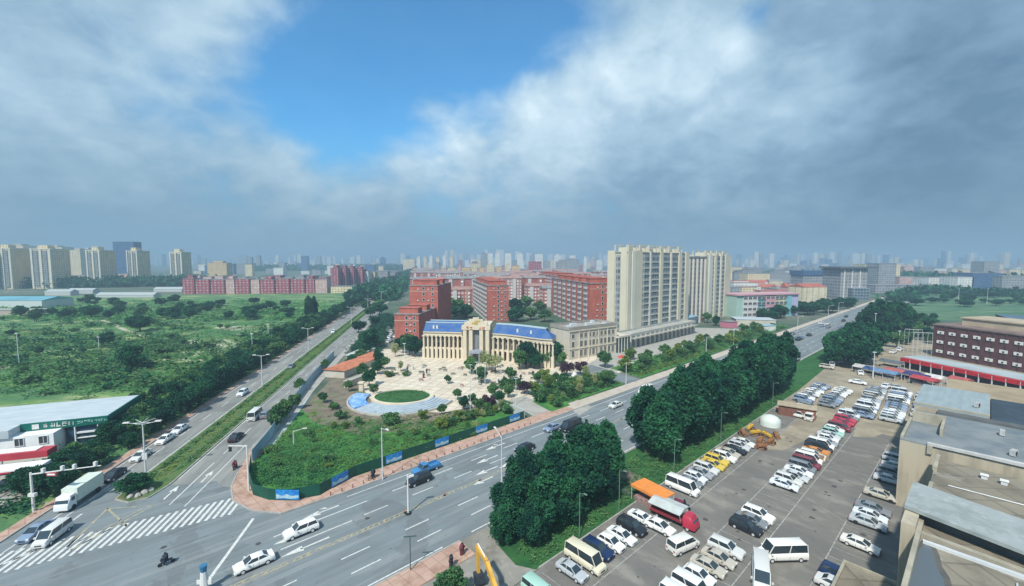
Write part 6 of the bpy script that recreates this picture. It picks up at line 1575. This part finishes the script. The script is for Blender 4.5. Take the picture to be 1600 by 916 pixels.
VP = {}
for kd in SPEC:
    parts, ax, w = vehicle_meshes(kd)
    me = {k_: v.mesh(kd + '_' + k_, {'body': [PAINT['white'], DARK], 'windows': [GLASS], 'wheel': [DARK, POLE], 'headlight_l': [CHROME], 'headlight_r': [CHROME], 'tail_l': [REDL], 'tail_r': [REDL]}[k_], k_ in ('body', 'wheel')) for k_, v in parts.items()}
    whole = MB()
    whole.v = list(parts['body'].v); whole.f = list(parts['body'].f); whole.m = [2 if q else 0 for q in parts['body'].m]
    whole.add(parts['windows'].v, parts['windows'].f, 1)
    for x in ax:
        for sy in (-1, 1):
            whole.tube((x, sy * (w - .2), .33), (x, sy * (w + .02), .33), .33, .33, 10, 2)
    for k_ in ('tail_l', 'tail_r'): whole.add(parts[k_].v, parts[k_].f, 3)
    VP[kd] = (me, ax, w, whole.mesh(kd + '_whole', [PAINT['white'], GLASS, DARK, REDL], True))
NAMES = {'sedan': 'sedan', 'suv': 'estate_car', 'van': 'van', 'minibus': 'minibus'}
WORDS = {'hatch': 'small hatchback', 'sedan': 'saloon car', 'suv': 'SUV', 'van': 'van', 'minibus': 'minibus'}


def car(kind, col, xy, az, label, group=None, near=True, z=0.0, parked=True):
    me, ax, w, whole = VP[kind]; cat = {'hatch': 'car', 'sedan': 'car', 'suv': 'car', 'van': 'van', 'minibus': 'minibus'}[kind]
    nm = ('parked_' if parked else '') + {'hatch': 'car', 'sedan': 'car', 'suv': 'car', 'van': 'van', 'minibus': 'minibus'}[kind]
    if near:
        t = thing(nm, label, cat, xy, rz(az), group, z)
        b = link('body', me['body'], t); b.material_slots[0].link = 'OBJECT'; b.material_slots[0].material = tone(col)
        link('windows', me['windows'], t)
        for x in ax:
            for sy in (-1, 1): link('wheel', me['wheel'], t, (x, sy * (w - .1), .33))
        link('headlight', me['headlight_l'], t); link('headlight', me['headlight_r'], t); link('tail_light', me['tail_l'], t); link('tail_light', me['tail_r'], t)
    else:
        t = tag(link(nm, whole, None, (*xy, z), rz(az)), label, cat, group); t.material_slots[0].link = 'OBJECT'; t.material_slots[0].material = tone(col)
    return t


# moving traffic
BACK = AZ + math.pi
car('suv', 'white', UV(17.2, -65.4), BACK, 'white SUV, second of the two white cars near the stop line', parked=False)
car('sedan', 'white', UV(10.6, -62.3), BACK, 'white saloon car, the first at the stop line of the main road', parked=False)
car('suv', 'black', UV(37.4, -66.6), BACK, 'black car driving beside the blue pickup', parked=False)
car('sedan', 'black', Gp(820, 704), BACK + .03, 'dark car with pale front, alone in front of the roadside clump', parked=False)
car('sedan', 'blue grey', Gp(863, 672), BACK, 'blue grey car just behind the big black SUV', parked=False)
car('minibus', 'black', Gp(892, 671), BACK, 'big black SUV beside the pink pavement', parked=False)
car('sedan', 'white', Gp(962, 636), AZ + math.pi, 'small white car halfway along the main road before the long tree belt', parked=False)
car('minibus', 'white', Gp(1009, 614), BACK, 'white minibus coming round the long tree belt', parked=False)
# blue pickup
def pickup(xy, az):
    t = thing('pickup_truck', 'blue pickup truck with an open load bed on the main road', 'pickup truck', xy, rz(az))
    b = MB(); loft(b, [csec(x, w_, .35, z_, w_ * .86) for x, w_, z_ in ((-.3, .88, 1.05), (1.3, .9, 1.05), (2.2, .88, .98), (2.6, .8, .75))]); b.box(-.25, -.75, 1.6, .75, .75, 1.72)
    for sy in (-1, 1): b.bar((-.25, sy * .78, 1.0), (-.25, sy * .72, 1.65), .1, .1); b.bar((1.3, sy * .78, 1.0), (.75, sy * .72, 1.65), .08, .08)
    b.build('body', PAINT['blue'], t, True)
    g = MB(); g.add([(-.2, -.76, 1.0), (1.3, -.76, 1.0), (1.3, .76, 1.0), (-.2, .76, 1.0), (-.2, -.7, 1.6), (.75, -.7, 1.6), (.75, .7, 1.6), (-.2, .7, 1.6)], [(0, 1, 5, 4), (1, 2, 6, 5), (2, 3, 7, 6), (3, 0, 4, 7), (4, 5, 6, 7)]); g.build('windows', GLASS, t)
    d = MB(); d.box(-2.9, -.92, .62, -.35, .92, .72); d.box(-2.9, -.92, .72, -.35, -.85, 1.15); d.box(-2.9, .85, .72, -.35, .92, 1.15); d.box(-2.9, -.849, .72, -2.83, .849, 1.15); d.box(-.42, -.849, .72, -.35, .849, 1.2); d.build('load_bed', PAINT['blue'], t)
    for x in (-1.9, 1.65):
        for sy in (-1, 1): link('wheel', VP['sedan'][0]['wheel'], t, (x, sy * .82, .33))
pickup(UV(40.4, -69.4), BACK)
# avenue traffic; TOW = towards the camera
TOW = A1 + math.pi
car('sedan', 'blue grey', Gp(57, 836), TOW + .0, 'blue grey saloon car leaving the picture at the left junction', parked=False)
car('van', 'white', Gp(83, 842), TOW, 'white van between the box truck and the zebra crossing', parked=False)
for px, py, lb, c in ((222, 716, 'white saloon car just behind the first median lamp, first of the queue', 'white'), (259, 690, 'white saloon car, second of the queue on the far avenue lane', 'white'), (284, 674, 'white saloon car, third of the queue on the far avenue lane', 'white')):
    car('sedan', c, AV(toAV(*Gp(px, py))[0], -57.8), TOW, lb, parked=False)
car('sedan', 'black', AV(88.8, -57.5), TOW, 'dark car hidden behind the median shrub', parked=False)
car('suv', 'white', Gp(379, 617), TOW, 'white car alone on the far carriageway between first and second lamp', parked=False)
car('minibus', 'white', AV(117, -43.8), A1, 'white minibus on the near carriageway beside the median', parked=False)
car('suv', 'grey', Gp(416, 651), A1, 'grey car on the near carriageway beside the street trees', parked=False)
car('sedan', 'black', AV(103.5, -42.9), A1, 'low dark car behind the white minibus on the near carriageway', parked=False)
car('sedan', 'grey', Gp(455, 575), TOW, 'small grey car beside the second median lamp', parked=False, near=False)
car('suv', 'white', Gp(521, 520), TOW, 'small white car far along the avenue by the third lamp', parked=False, near=False)
# box truck
def box_truck(xy, az):
    t = thing('box_truck', 'white cabbed box truck with a pale green cargo box waiting at the zebra crossing', 'truck', xy, rz(az))
    b = MB(); b.box(-3.7, -1.1, 1.0, 2.0, 1.1, 3.15); b.build('cargo_box', mat('pale green box', (.62, .68, .60), .5, .1, .6), t)
    c = MB(); loft(c, [[(x, -w_, .5), (x, -w_, z_ - .2), (x, -w_ * .85, z_), (x, w_ * .85, z_), (x, w_, z_ - .2), (x, w_, .5)] for x, w_, z_ in ((2.1, 1.0, 2.5), (3.2, 1.0, 2.5), (3.75, .97, 1.55), (3.9, .95, 1.2))]); cab_ = c.build('cab', PAINT['white'], t, True)
    g = MB(); g.add([(3.26, -.86, 2.36), (3.26, .86, 2.36), (3.77, .9, 1.56), (3.77, -.9, 1.56)], [(0, 3, 2, 1)]); g.box(2.4, -1.015, 1.6, 3.1, 1.015, 2.2); g.build('windshield', GLASS, cab_)
    f = MB(); f.box(-3.7, -.45, .6, 3.4, .45, .99); f.build('chassis', DARK, t)
    wm2 = MB(); wm2.tube((0, -.15, 0), (0, .15, 0), .45, .45, 14); wm2 = wm2.mesh('truck_wheel', DARK, True)
    for x in (-2.6, 2.75):
        for sy in (-1, 1): link('wheel', wm2, t, (x, sy * .9, .45))
box_truck(AV(81.2, -57.6), TOW)
# distant traffic on the main road
for i in range(30):
    u = random.uniform(150, 390); v = random.choice((-50.5, -54, -57.5, -62, -65.5, -69))
    car(random.choice(('sedan', 'suv', 'sedan')), random.choice(('white', 'white', 'silver', 'grey', 'black', 'maroon', 'blue grey')), UV(u, v), AZ if v > -60 else BACK, 'small car in the busy far stretch of the main road', 'cars on the far stretch of the main road', near=False, parked=False)

# parked rows
PERP = AZ + math.pi / 2
def row(pxs, v, rowname, start=0, dirs=1):
    for i, (u, kd, c) in enumerate(pxs):
        near = u < 76
        ang = (PERP if dirs > 0 else PERP + math.pi) + random.uniform(-.035, .035)
        cr_ = car(kd, c, UV(u, v + random.uniform(-.25, .25)), ang, '%s %s, %s from the near end of the %s' % (c, WORDS[kd], ORD[i], rowname), near=near); s_ = random.uniform(.91, .98); cr_.scale = (s_, s_, s_)
r1 = [(34.6, 'van', 'green'), (40.4, 'sedan', 'silver'), (43.2, 'minibus', 'cream'), (46.1, 'suv', 'navy'), (48.6, 'hatch', 'white'), (51.1, 'sedan', 'white'), (54.0, 'suv', 'black'), (57.0, 'sedan', 'white')]
row(r1, -33.4, 'row beside the roadside clump')
r1b = [(70.2, 'minibus', 'white'), (73.0, 'sedan', 'grey'), (75.3, 'hatch', 'white'), (77.7, 'sedan', 'silver'), (80.1, 'suv', 'white'), (82.6, 'sedan', 'yellow'), (85.0, 'suv', 'yellow'), (87.6, 'suv', 'white'), (90.2, 'sedan', 'silver'), (92.8, 'sedan', 'black'), (95.2, 'suv', 'silver'), (97.8, 'sedan', 'white')]
row(r1b, -33.6, 'row beside the tree belt')
r1c = [(126 + i * 2.6, random.choice(('sedan', 'suv', 'van')), random.choice(('white', 'white', 'silver', 'grey', 'white'))) for i in range(4)]
row(r1c, -31.0, 'row after the brown shed')
r2a = [(46.2, 'van', 'white'), (48.9, 'van', 'white'), (51.5, 'hatch', 'white'), (54.1, 'sedan', 'silver'), (56.7, 'sedan', 'silver'), (59.4, 'suv', 'white')]
row(r2a, -21.9, 'middle row by the minivan')
r2b = [(66.6, 'suv', 'black'), (69.0, 'sedan', 'grey'), (71.2, 'suv', 'white')]
row(r2b, -21.8, 'middle group of three')
r2c = []; u = 84.5; i = 0
cl = ['white', 'white', 'silver', 'white', 'grey', 'maroon', 'white', 'white', 'orange', 'black', 'white', 'silver', 'white', 'silver', 'green', 'white', 'maroon', 'red', 'red', 'red', 'grey', 'white', 'white']
while u < 140: r2c.append((u, random.choice(('sedan', 'hatch', 'suv', 'sedan', 'van')), cl[i % len(cl)])); u += 2.45; i += 1
row(r2c, -21.8, 'packed middle car row')
r3 = [(92.8, 'sedan', 'silver'), (108, 'sedan', 'white'), (112, 'suv', 'silver'), (45.3, 'van', 'white'), (53.5, 'sedan', 'white'), (62.2, 'sedan', 'white'), (64.6, 'suv', 'navy'), (74.2, 'sedan', 'white'), (81.4, 'sedan', 'silver'), (84.0, 'sedan', 'white'), (86.6, 'sedan', 'grey'), (100.5, 'sedan', 'silver'), (104, 'suv', 'grey')]
row(r3, -10.0, 'row along the concrete wall')
car('minibus', 'white', Gp(1222, 872), R(-92), 'white minivan parked crosswise in the aisle with its rear door open', parked=True)
car('minibus', 'white', Gp(1189, 905), R(208), 'white van seen from above below the crosswise minivan', parked=True)
car('van', 'white', Gp(1067, 858), AZ + R(14), 'stubby white van beside the red stall truck', parked=True)
car('sedan', 'white', Gp(1030, 828), PERP, 'white car half hidden between the red stall truck and the black SUV', parked=True)
car('sedan', 'white', UV(56.5, -26.5), AZ, 'white car waiting at the lane edge', parked=True) if False else None
for r_ in range(2):
    for i in range(9):
        c = random.choice(('white', 'silver', 'grey', 'blue grey', 'white'))
        car(random.choice(('sedan', 'suv', 'hatch')), c, UV(141 + i * 2.5, -33.2 + r_ * 5.6), PERP + random.uniform(-.08, .08), '%s car, %s in the %s rank of the group at the tree belt end' % (c, ORD[i], ORD[r_]), near=False)
# crowded far cluster, three short ranks
for r_ in range(4):
    for i in range(14):
        c = random.choice(('white', 'white', 'white', 'silver', 'silver', 'blue grey', 'grey'))
        car(random.choice(('sedan', 'suv', 'van')), c, UV(138 + i * 2.45 + r_ * 1.5 + random.uniform(-.3, .3), -19.5 + r_ * 5.4 - i * .1), PERP + random.uniform(-.05, .05), '%s car, %s in the %s rank of the crowded far cluster' % (c, ORD[i], ORD[r_]), near=False)
for i, (px, py, c) in enumerate(((1385, 606, 'white'), (1400, 608, 'silver'), (1340, 600, 'white'), (1300, 572, 'white'), (1310, 568, 'silver'), (1292, 576, 'silver'), (1322, 562, 'white'), (1331, 556, 'grey'), (1345, 585, 'white'), (1254, 648, 'white'), (1266, 655, 'white'), (1243, 640, 'silver'), (1260, 640, 'grey'), (1340, 552, 'white'), (1395, 552, 'white'), (1405, 548, 'white'))):
    car(random.choice(('sedan', 'suv', 'van')), c, Gp(px, py), random.choice((AZ, PERP)) + random.uniform(-.2, .2), '%s car, %s of the loose cars round the dirt yard' % (c, ORD[i]), near=False)
# cars and bikes on the service street left of the red housing
for i in range(10):
    X, Y = Gp(612 + random.uniform(-6, 10), 535 - i * 2.5 + random.uniform(-2, 2)); car('sedan', random.choice(('white', 'silver')), (X, Y), 0, 'pale car parked left of the low red block', 'cars left of the low red block', near=False)

# red stall truck with grey awning, orange canopy stall, tent, brown shed, machines
def stall_truck():
    t = thing('stall_truck', 'red truck with a pale grey awning over its bed in the first parking row', 'truck', UV(60.6, -30.6), rz(AZ + R(88)))
    c = MB(); loft(c, [[(x, -w_, .5), (x, -w_, z_ - .2), (x, -w_ * .85, z_), (x, w_ * .85, z_), (x, w_, z_ - .2), (x, w_, .5)] for x, w_, z_ in ((2.2, .98, 2.2), (3.2, 1.0, 2.2), (3.8, .98, 1.5), (4.0, .95, 1.0))]); cb = c.build('cab', PAINT['red'], t, True)
    g = MB(); g.add([(3.26, -.86, 2.08), (3.26, .86, 2.08), (3.82, .9, 1.5), (3.82, -.9, 1.5)], [(0, 3, 2, 1)]); g.build('windshield', GLASS, cb)
    MB().box(-3.0, -1.1, .9, 2.1, 1.1, 1.2).build('bed', mat('dark red bed', (.22, .03, .04), .6), t)
    a = MB(); a.add([(-3.1, -1.6, 2.35), (2.0, -1.6, 2.35), (2.0, 1.6, 2.45), (-3.1, 1.6, 2.45), (-3.1, 0, 2.75), (2.0, 0, 2.75), (-3.1, -1.6, 2.25), (2.0, -1.6, 2.25), (2.0, 1.6, 2.35), (-3.1, 1.6, 2.35)], [(0, 1, 5, 4), (4, 5, 2, 3), (0, 6, 7, 1), (3, 2, 8, 9), (0, 4, 3, 9, 6), (1, 7, 8, 2, 5), (6, 9, 8, 7)]); a.build('awning', mat('grey awning', (.50, .54, .52), .7, .2, 1), t)
    for x in (-3.0, 1.9):
        for sy in (-1, 1): MB().tube((x, sy * 1.05, 1.2), (x, sy * 1.45, 2.35), .04, n=6).build('strut', POLE, t)
    for x in (-1.9, 2.9):
        for sy in (-1, 1): link('wheel', VP['sedan'][0]['wheel'], t, (x, sy * .85, .33))
stall_truck()
t = thing('canopy_stall', 'stall under a bright orange rectangular canopy beside the red truck', 'stall', UV(62.6, -35.0), rz(AZ + R(97)))
m = MB(); m.box(-3.0, -1.75, 2.5, 3.0, 1.75, 2.62); m.box(-3.0, -1.75, 2.2, 3.0, -1.68, 2.499); m.box(-3.0, 1.68, 2.2, 3.0, 1.75, 2.499); m.build('canopy', mat('orange canopy', (.78, .27, .06), .7, .15, .8), t)
for sx in (-1, 1):
    for sy in (-1, 1): MB().tube((sx * 2.9, sy * 1.6, 0), (sx * 2.9, sy * 1.6, 2.3), .05, n=6).build('pole', POLE, t)
MB().box(-2.4, -1.5, 0, 2.6, .4, .85).build('counter', mat('stall goods red', (.25, .07, .07), .8, .6, 3, (.3, .3, .28)), t)
t = thing('motor_tricycle', 'dark motor tricycle parked right of the orange canopy', 'tricycle', UV(65.2, -31.2), rz(PERP))
MB().box(-1.3, -.55, .45, .2, .55, .9).build('cargo_tray', mat('tricycle red', (.16, .03, .06), .6), t); MB().bar((.2, 0, .5), (1.2, 0, .75), .2, .35).build('frame', DARK, t); MB().tube((.6, 0, .7), (.4, 0, 1.5), .22, .14, 8).build('windscreen', DARK, t)
for x, y in ((-1, .6), (-1, -.6), (1.2, 0)): MB().tube((x, y - .06, .28), (x, y + .06, .28), .28, n=12).build('wheel', DARK, t)
t = thing('dome_tent', 'white dome tent among the rusty machines of the yard', 'tent', Gp(1203, 664))
m = MB(); prev = None
rings = []
for k_ in range(6):
    a = k_ / 5 * math.pi / 2; rings.append([(2.3 * math.cos(a) * math.cos(j * math.pi / 6), 2.3 * math.cos(a) * math.sin(j * math.pi / 6), 1.0 + 1.5 * math.sin(a)) for j in range(12)])
rings.insert(0, [(2.3 * math.cos(j * math.pi / 6), 2.3 * math.sin(j * math.pi / 6), 0) for j in range(12)])
loft(m, rings); m.build('tent_cloth', mat('tent cloth', (.60, .66, .62), .7, .1, .6), t, True); MB().box(1.9, -.5, 0, 2.33, .5, 1.4).build('door', mat('tent door', (.4, .38, .45), .7), t)
t = thing('brown_shed', 'brown shed with a flat tan roof at the end of the tree belt', 'shed', Gp(1216, 645), rz(AZ + R(75)))
MB().box(0, -1.6, 0, 8, 1.6, 2.6).build('wall', mat('brown boards', (.22, .10, .07), .9, .3, 1), t); MB().box(-.3, -2, 2.61, 8.3, 2, 2.8).build('roof', mat('tan board roof', (.45, .38, .27), .9, .3, 1), t)
RUST = mat('rusty steel', (.22, .085, .04), .8, .5, 1.2, (.34, .17, .06)); YEL = mat('machine yellow', (.66, .42, .05), .5, .25, 1)
for i, (px, py, a, l) in enumerate(((1172, 672, .3, 4.2), (1180, 680, -.2, 3.6), (1160, 680, .9, 3.0), (1188, 692, .4, 4.0), (1198, 684, 1.2, 3.4), (1204, 694, .1, 3.0), (1190, 702, -.5, 2.6), (1212, 684, .7, 3.2))):
    t = thing('field_machine', '%s farm implement, %s of the machines round the dome tent' % (('yellow' if i in (0, 1, 4) else 'rust brown'), ORD[i]), 'machine', Gp(px, py), a + .5); t.scale = (.72, .72, .72)
    mm = YEL if i in (0, 1, 4) else RUST
    MB().box(-l / 2, -.5, .9, l / 2, .5, 1.5).build('hopper', mm, t)
    fr = MB()
    for y in (-.9, .9): fr.bar((-l / 2, y, .6), (l / 2, y, .6), .14, .14)
    for x in (-l / 2, 0, l / 2): fr.bar((x, -.9, .6), (x, .9, .6), .14, .14)
    fr.bar((-l / 2, 0, .7), (-l / 2 - 1.4, 0, .4), .14, .14); fr.bar((0, 0, 1.5), (.8, 0, 2.3), .12, .12); fr.build('frame', RUST, t)
    for y in (-1, 1): MB().tube((l * .2, y - .1, .45), (l * .2, y + .1, .45), .45, n=12).build('wheel', DARK, t)
    for j in range(5): MB().bar((-l / 2 + .4 + j * (l - .8) / 4, -.9, .6), (-l / 2 + .2 + j * (l - .8) / 4, -1.3, .05), .08, .08).build('tine', RUST, t)
for i, (px, py) in enumerate(((1280, 722), (1290, 715), (1238, 752))):
    t = thing('crate_load', 'load of %s goods, %s in the packed middle car row' % (('orange', 'tan', 'grey')[i], ORD[i]), 'goods', Gp(px, py), rz(AZ)); MB().box(-1, -.7, 0, 1, .7, .9).build('crate', (PAINT['orange'], DIRT, CONC)[i], t); MB().box(-.9, -.6, .901, .9, .6, 1.2).build('cover', (PAINT['brown'], PAINT['orange'], DARK)[i], t)

for i, (u, v) in enumerate(((26, -62.5), (44, -54), (61, -65.5), (12, -67), (2, -75))):
    t = thing('manhole_cover', 'round dark manhole cover, %s along the main road from the junction' % ORD[(1, 2, 3, 0, 4)[i]], 'manhole', UV(u, v)); MB().tube((0, 0, .006), (0, 0, .02), .36, n=16).build('cover', mat('manhole iron', (.07, .07, .07), .7), t)
# ---- excavator at the bottom edge: its arm folds up beside the driveway
E_ = mat('excavator yellow', (.70, .40, .07), .5, .25, 1.5)
ex = thing('excavator', 'yellow excavator with folded boom and dark bucket at the bottom of the picture', 'excavator', (0, 0), 0)
gb = Gp(748, 906, 0.6)                      # bucket spot near the ground
# plane of the boom: from the bucket towards the machine body
bd = Vector((Gp(778, 960)[0] - gb[0], Gp(778, 960)[1] - gb[1], 0)); bd.normalize()
ex.location = (gb[0], gb[1], 0); ex.rotation_euler = (0, 0, math.atan2(bd.y, bd.x))
def P(x, z): return (x, 0, z)
el = (-0.2, 4.7); tip = (-.1, 1.5); body = (5.6, 1.9); mid = (2.3, 4.4)
m = MB(); m.bar(P(*body), P(*mid), .42, .62); m.bar(P(*mid), P(*el), .38, .5); m.build('boom', E_, ex)
m = MB(); m.bar(P(el[0] - .1, el[1] + .3), P(*tip), .34, .42); m.build('stick', E_, ex)
m = MB(); m.tube(P(3.3, 3.1), P(2.2, 4.6), .07); m.build('hydraulic_ram', CHROME, ex)
m = MB(); m.tube(P(1.9, 4.75), P(-.15, 5.2), .07); m.build('hydraulic_ram', CHROME, ex)
m = MB(); m.add([(-.5, -.55, 1.5), (.6, -.55, 1.5), (.9, -.55, .7), (.5, -.55, .1), (-.2, -.55, .25), (-.5, .55, 1.5), (.6, .55, 1.5), (.9, .55, .7), (.5, .55, .1), (-.2, .55, .25)], [(0, 1, 2, 3, 4), (9, 8, 7, 6, 5), (0, 5, 6, 1), (1, 6, 7, 2), (2, 7, 8, 3), (3, 8, 9, 4)]); m.build('bucket', mat('bucket steel', (.035, .045, .06), .5, .3, 2), ex)
m = MB(); m.box(4.9, -1.2, 1.1, 8.3, 1.2, 2.1); m.box(6.6, -1.15, 2.1, 8.2, 1.15, 2.7); m.build('body', E_, ex)
m = MB(); m.box(5.0, .35, 2.101, 6.4, 1.15, 3.2); m.build('cab', GLASS, ex)
for y in (-1.35, 1.35):
    m = MB(); m.box(4.7, y - .25, .25, 8.5, y + .25, .8); m.box(4.9, y - .249, 0.02, 8.3, y + .249, .25); m.build('track', DARK, ex)


for i, (a_, b_, z) in enumerate((((62, -6.5), (61, -20), 10.4),)):
    pass
# a few oil stains where cars stand
st_ = MB(); rs_ = random.Random(5)
for _ in range(60):
    u, v = rs_.uniform(34, 120), rs_.choice((-33, -27.5, -21.7, -15.5, -10)) + rs_.uniform(-1.5, 1.5); r_ = rs_.uniform(.15, .5)
    st_.sheet([tuple(np.array(UV(u, v)) + r_ * rs_.uniform(.6, 1.2) * np.array((math.cos(a * .785), math.sin(a * .785)))) for a in range(8)], .0125)
struct('oil_stains', st_, mat('oil stain', (.075, .073, .07), .7))
# ------------------------------------------------------------------ riders and people: one skinned figure each
def figure(parent, joints, bones, radii, m, name='person'):
    me = bpy.data.meshes.new(name); me.from_pydata(joints, bones, []); me.update()
    o = bpy.data.objects.new(name, me); COL.objects.link(o)
    if parent: o.parent = parent
    md = o.modifiers.new('s', 'SKIN'); md.use_smooth_shade = True
    sv = me.skin_vertices[0].data if me.skin_vertices else None
    if sv is None:
        bpy.context.view_layer.objects.active = o
        bpy.ops.object.select_all(action='DESELECT') if False else None
        bm_ = __import__('bmesh').new(); bm_.from_mesh(me); lay = bm_.verts.layers.skin.verify()
        for i, v in enumerate(bm_.verts): v[lay].radius = (radii[i], radii[i]); v[lay].use_root = (i == 0)
        bm_.to_mesh(me); bm_.free()
    s2 = o.modifiers.new('ss', 'SUBSURF'); s2.levels = 1; s2.render_levels = 1
    me.materials.append(m)
    return o


SIT = [(0, 0, .82), (0.05, 0, 1.1), (.12, 0, 1.36), (.16, 0, 1.46), (.2, 0, 1.60),
       (.08, .2, 1.34), (.3, .26, 1.12), (.52, .24, 1.05), (.08, -.2, 1.34), (.3, -.26, 1.12), (.52, -.24, 1.05),
       (.05, .11, .8), (.42, .14, .78), (.36, .13, .38), (.05, -.11, .8), (.42, -.14, .78), (.36, -.13, .38), (.48, .13, .34), (.48, -.13, .34)]
SITB = [(0, 1), (1, 2), (2, 3), (3, 4), (2, 5), (5, 6), (6, 7), (2, 8), (8, 9), (9, 10), (0, 11), (11, 12), (12, 13), (13, 17), (0, 14), (14, 15), (15, 16), (16, 18)]
SITR = [.17, .17, .17, .07, .12, .08, .055, .045, .08, .055, .045, .11, .095, .06, .11, .095, .06, .05, .05]
STAND = [(0, 0, .95), (0, 0, 1.15), (0, 0, 1.42), (0, 0, 1.53), (.02, 0, 1.66), (0, .2, 1.4), (.02, .25, 1.12), (.08, .24, .88), (0, -.2, 1.4), (-.02, -.25, 1.12), (.04, -.24, .88), (0, .1, .9), (.06, .11, .5), (0, .11, .08), (0, -.1, .9), (-.04, -.11, .5), (-.1, -.11, .08), (.14, .11, .05), (.04, -.11, .05)]
DARKC = mat('dark clothing', (.03, .035, .05), .9); REDC = mat('dark red clothing', (.14, .04, .05), .9)
def rider(xy, az, label, m, bikec):
    t = thing('scooter', label[0], 'scooter', xy, rz(az))
    b = MB(); b.bar((-.55, 0, .62), (.1, 0, .6), .26, .24); b.bar((.05, 0, .42), (.55, 0, .40), .28, .1); b.bar((.55, 0, .4), (.72, 0, .98), .24, .1); b.build('frame', bikec, t)
    MB().bar((.62, -.32, 1.03), (.62, .32, 1.03), .05, .05).build('handlebar', DARK, t)
    for x in (-.6, .78): MB().tube((x, -.05, .25), (x, .05, .25), .25, n=14).build('wheel', DARK, t)
    f = figure(None, SIT, SITB, SITR, m); f.location = (*xy, 0); f.rotation_euler = (0, 0, rz(az)); tag(f, label[1], 'person')
    hb = MB(); prev = []
    for k_ in range(6):
        a = -1.2 + k_ / 5 * 2.7; prev.append([(.2 + .13 * math.cos(a) * math.cos(j * math.pi / 5), .13 * math.cos(a) * math.sin(j * math.pi / 5), 1.66 + .13 * math.sin(a)) for j in range(10)])
    loft(hb, prev); hb.build('helmet', DARK, f, True)
rider(Gp(262, 882), AZ + math.pi, ('dark scooter crossing the junction below the zebra crossing', 'person in dark clothes riding the scooter across the junction'), DARKC, mat('scooter dark', (.04, .06, .08), .4))
rider(Gp(368, 732), A1 + math.pi, ('dark red scooter waiting at the rounded pink corner', 'person in dark red riding toward the rounded pink corner'), REDC, mat('scooter red', (.16, .03, .04), .4))
for i, (px, py, c, lb) in enumerate(((705, 888, DARKC, 'person in dark clothes standing at the end of the bottom pink pavement'), (583, 748, DARKC, 'person in dark clothes beside the lamp on the pink pavement'), (722, 868, REDC, 'person in red by the driveway beside the excavator arm'), (873, 632, DARKC, 'person in dark clothes walking on the entrance path'))):
    f = figure(None, STAND, SITB, SITR, c); f.location = (*Gp(px, py), .02 if i > 1 else .13); f.rotation_euler = (0, 0, i * 1.3); tag(f, lb, 'person')
    hb = MB(); prev = []
    for k_ in range(6):
        a = -.6 + k_ / 5 * 2.1; prev.append([(.01 + .125 * math.cos(a) * math.cos(j * math.pi / 5), .125 * math.cos(a) * math.sin(j * math.pi / 5), 1.70 + .12 * math.sin(a)) for j in range(10)])
    loft(hb, prev); hb.build('hair', DARK, f, True)
for i in range(16):
    px = random.uniform(610, 880); py = random.uniform(572, 604)
    if abs(px - 629) < 60 and py > 594: continue
    f = figure(None, STAND, SITB, SITR, (DARKC, REDC, mat('pale clothing', (.45, .45, .42), .9), mat('blue clothing', (.08, .14, .25), .9))[i % 4]); f.location = (*Gp(px, py), .02); f.rotation_euler = (0, 0, i * 1.7); tag(f, 'person in %s clothes walking on the tan plaza' % ('dark', 'dark red', 'pale', 'blue')[i % 4], 'person', 'people in %s clothes on the plaza' % ('dark', 'dark red', 'pale', 'blue')[i % 4])
    hb = MB(); prev = []
    for k_ in range(6):
        a = -.6 + k_ / 5 * 2.1; prev.append([(.01 + .125 * math.cos(a) * math.cos(j * math.pi / 5), .125 * math.cos(a) * math.sin(j * math.pi / 5), 1.70 + .12 * math.sin(a)) for j in range(10)])
    loft(hb, prev); hb.build('hair', DARK, f, True)
for i, (px, py) in enumerate(((578, 751), (582, 750))):
    t = thing('bicycle', 'dark bicycle, %s of the two by the lamp on the pink pavement' % ORD[i], 'bicycle', Gp(px, py), rz(AZ) + .2, z=.12)
    for x in (-.5, .5):
        m = MB()
        for k_ in range(14):
            a, b_ = k_ * math.tau / 14, (k_ + 1) * math.tau / 14; m.bar((x + .33 * math.cos(a), 0, .35 + .33 * math.sin(a)), (x + .33 * math.cos(b_), 0, .35 + .33 * math.sin(b_)), .04, .04)
        m.build('wheel', DARK, t)
    m = MB()
    for a, b_ in (((-.5, .35), (-.1, .3)), ((-.1, .3), (.35, .85)), ((-.5, .35), (-.2, .85)), ((-.2, .85), (.35, .85)), ((-.1, .3), (-.22, .92)), ((.5, .35), (.35, 1.0))): m.bar((a[0], 0, a[1]), (b_[0], 0, b_[1]), .035, .035)
    m.build('frame', DARK, t); MB().bar((.35, -.25, 1.0), (.35, .25, 1.0), .03, .03).build('handlebar', DARK, t); MB().bar((-.34, 0, .95), (-.1, 0, .95), .14, .05).build('saddle', DARK, t)

# ------------------------------------------------------------------ the air
hz = MB().box(-9000, -280, -1.2, 9000, 9000, 150); hzo = tag(hz.build('haze', mat('haze air', (1, 1, 1))), 'pale blue haze of the air', None, None, 'stuff')
hm = bpy.data.materials.new('haze volume'); hm.use_nodes = True; n = NT(hm.node_tree)
out = n.new('ShaderNodeOutputMaterial'); pv = n.new('ShaderNodeVolumePrincipled')
pv.inputs['Density'].default_value = HAZE; pv.inputs['Color'].default_value = (.39, .54, .69, 1); pv.inputs['Anisotropy'].default_value = 0.0
n.l.new(pv.outputs[0], out.inputs['Volume']); hzo.data.materials.clear(); hzo.data.materials.append(hm)
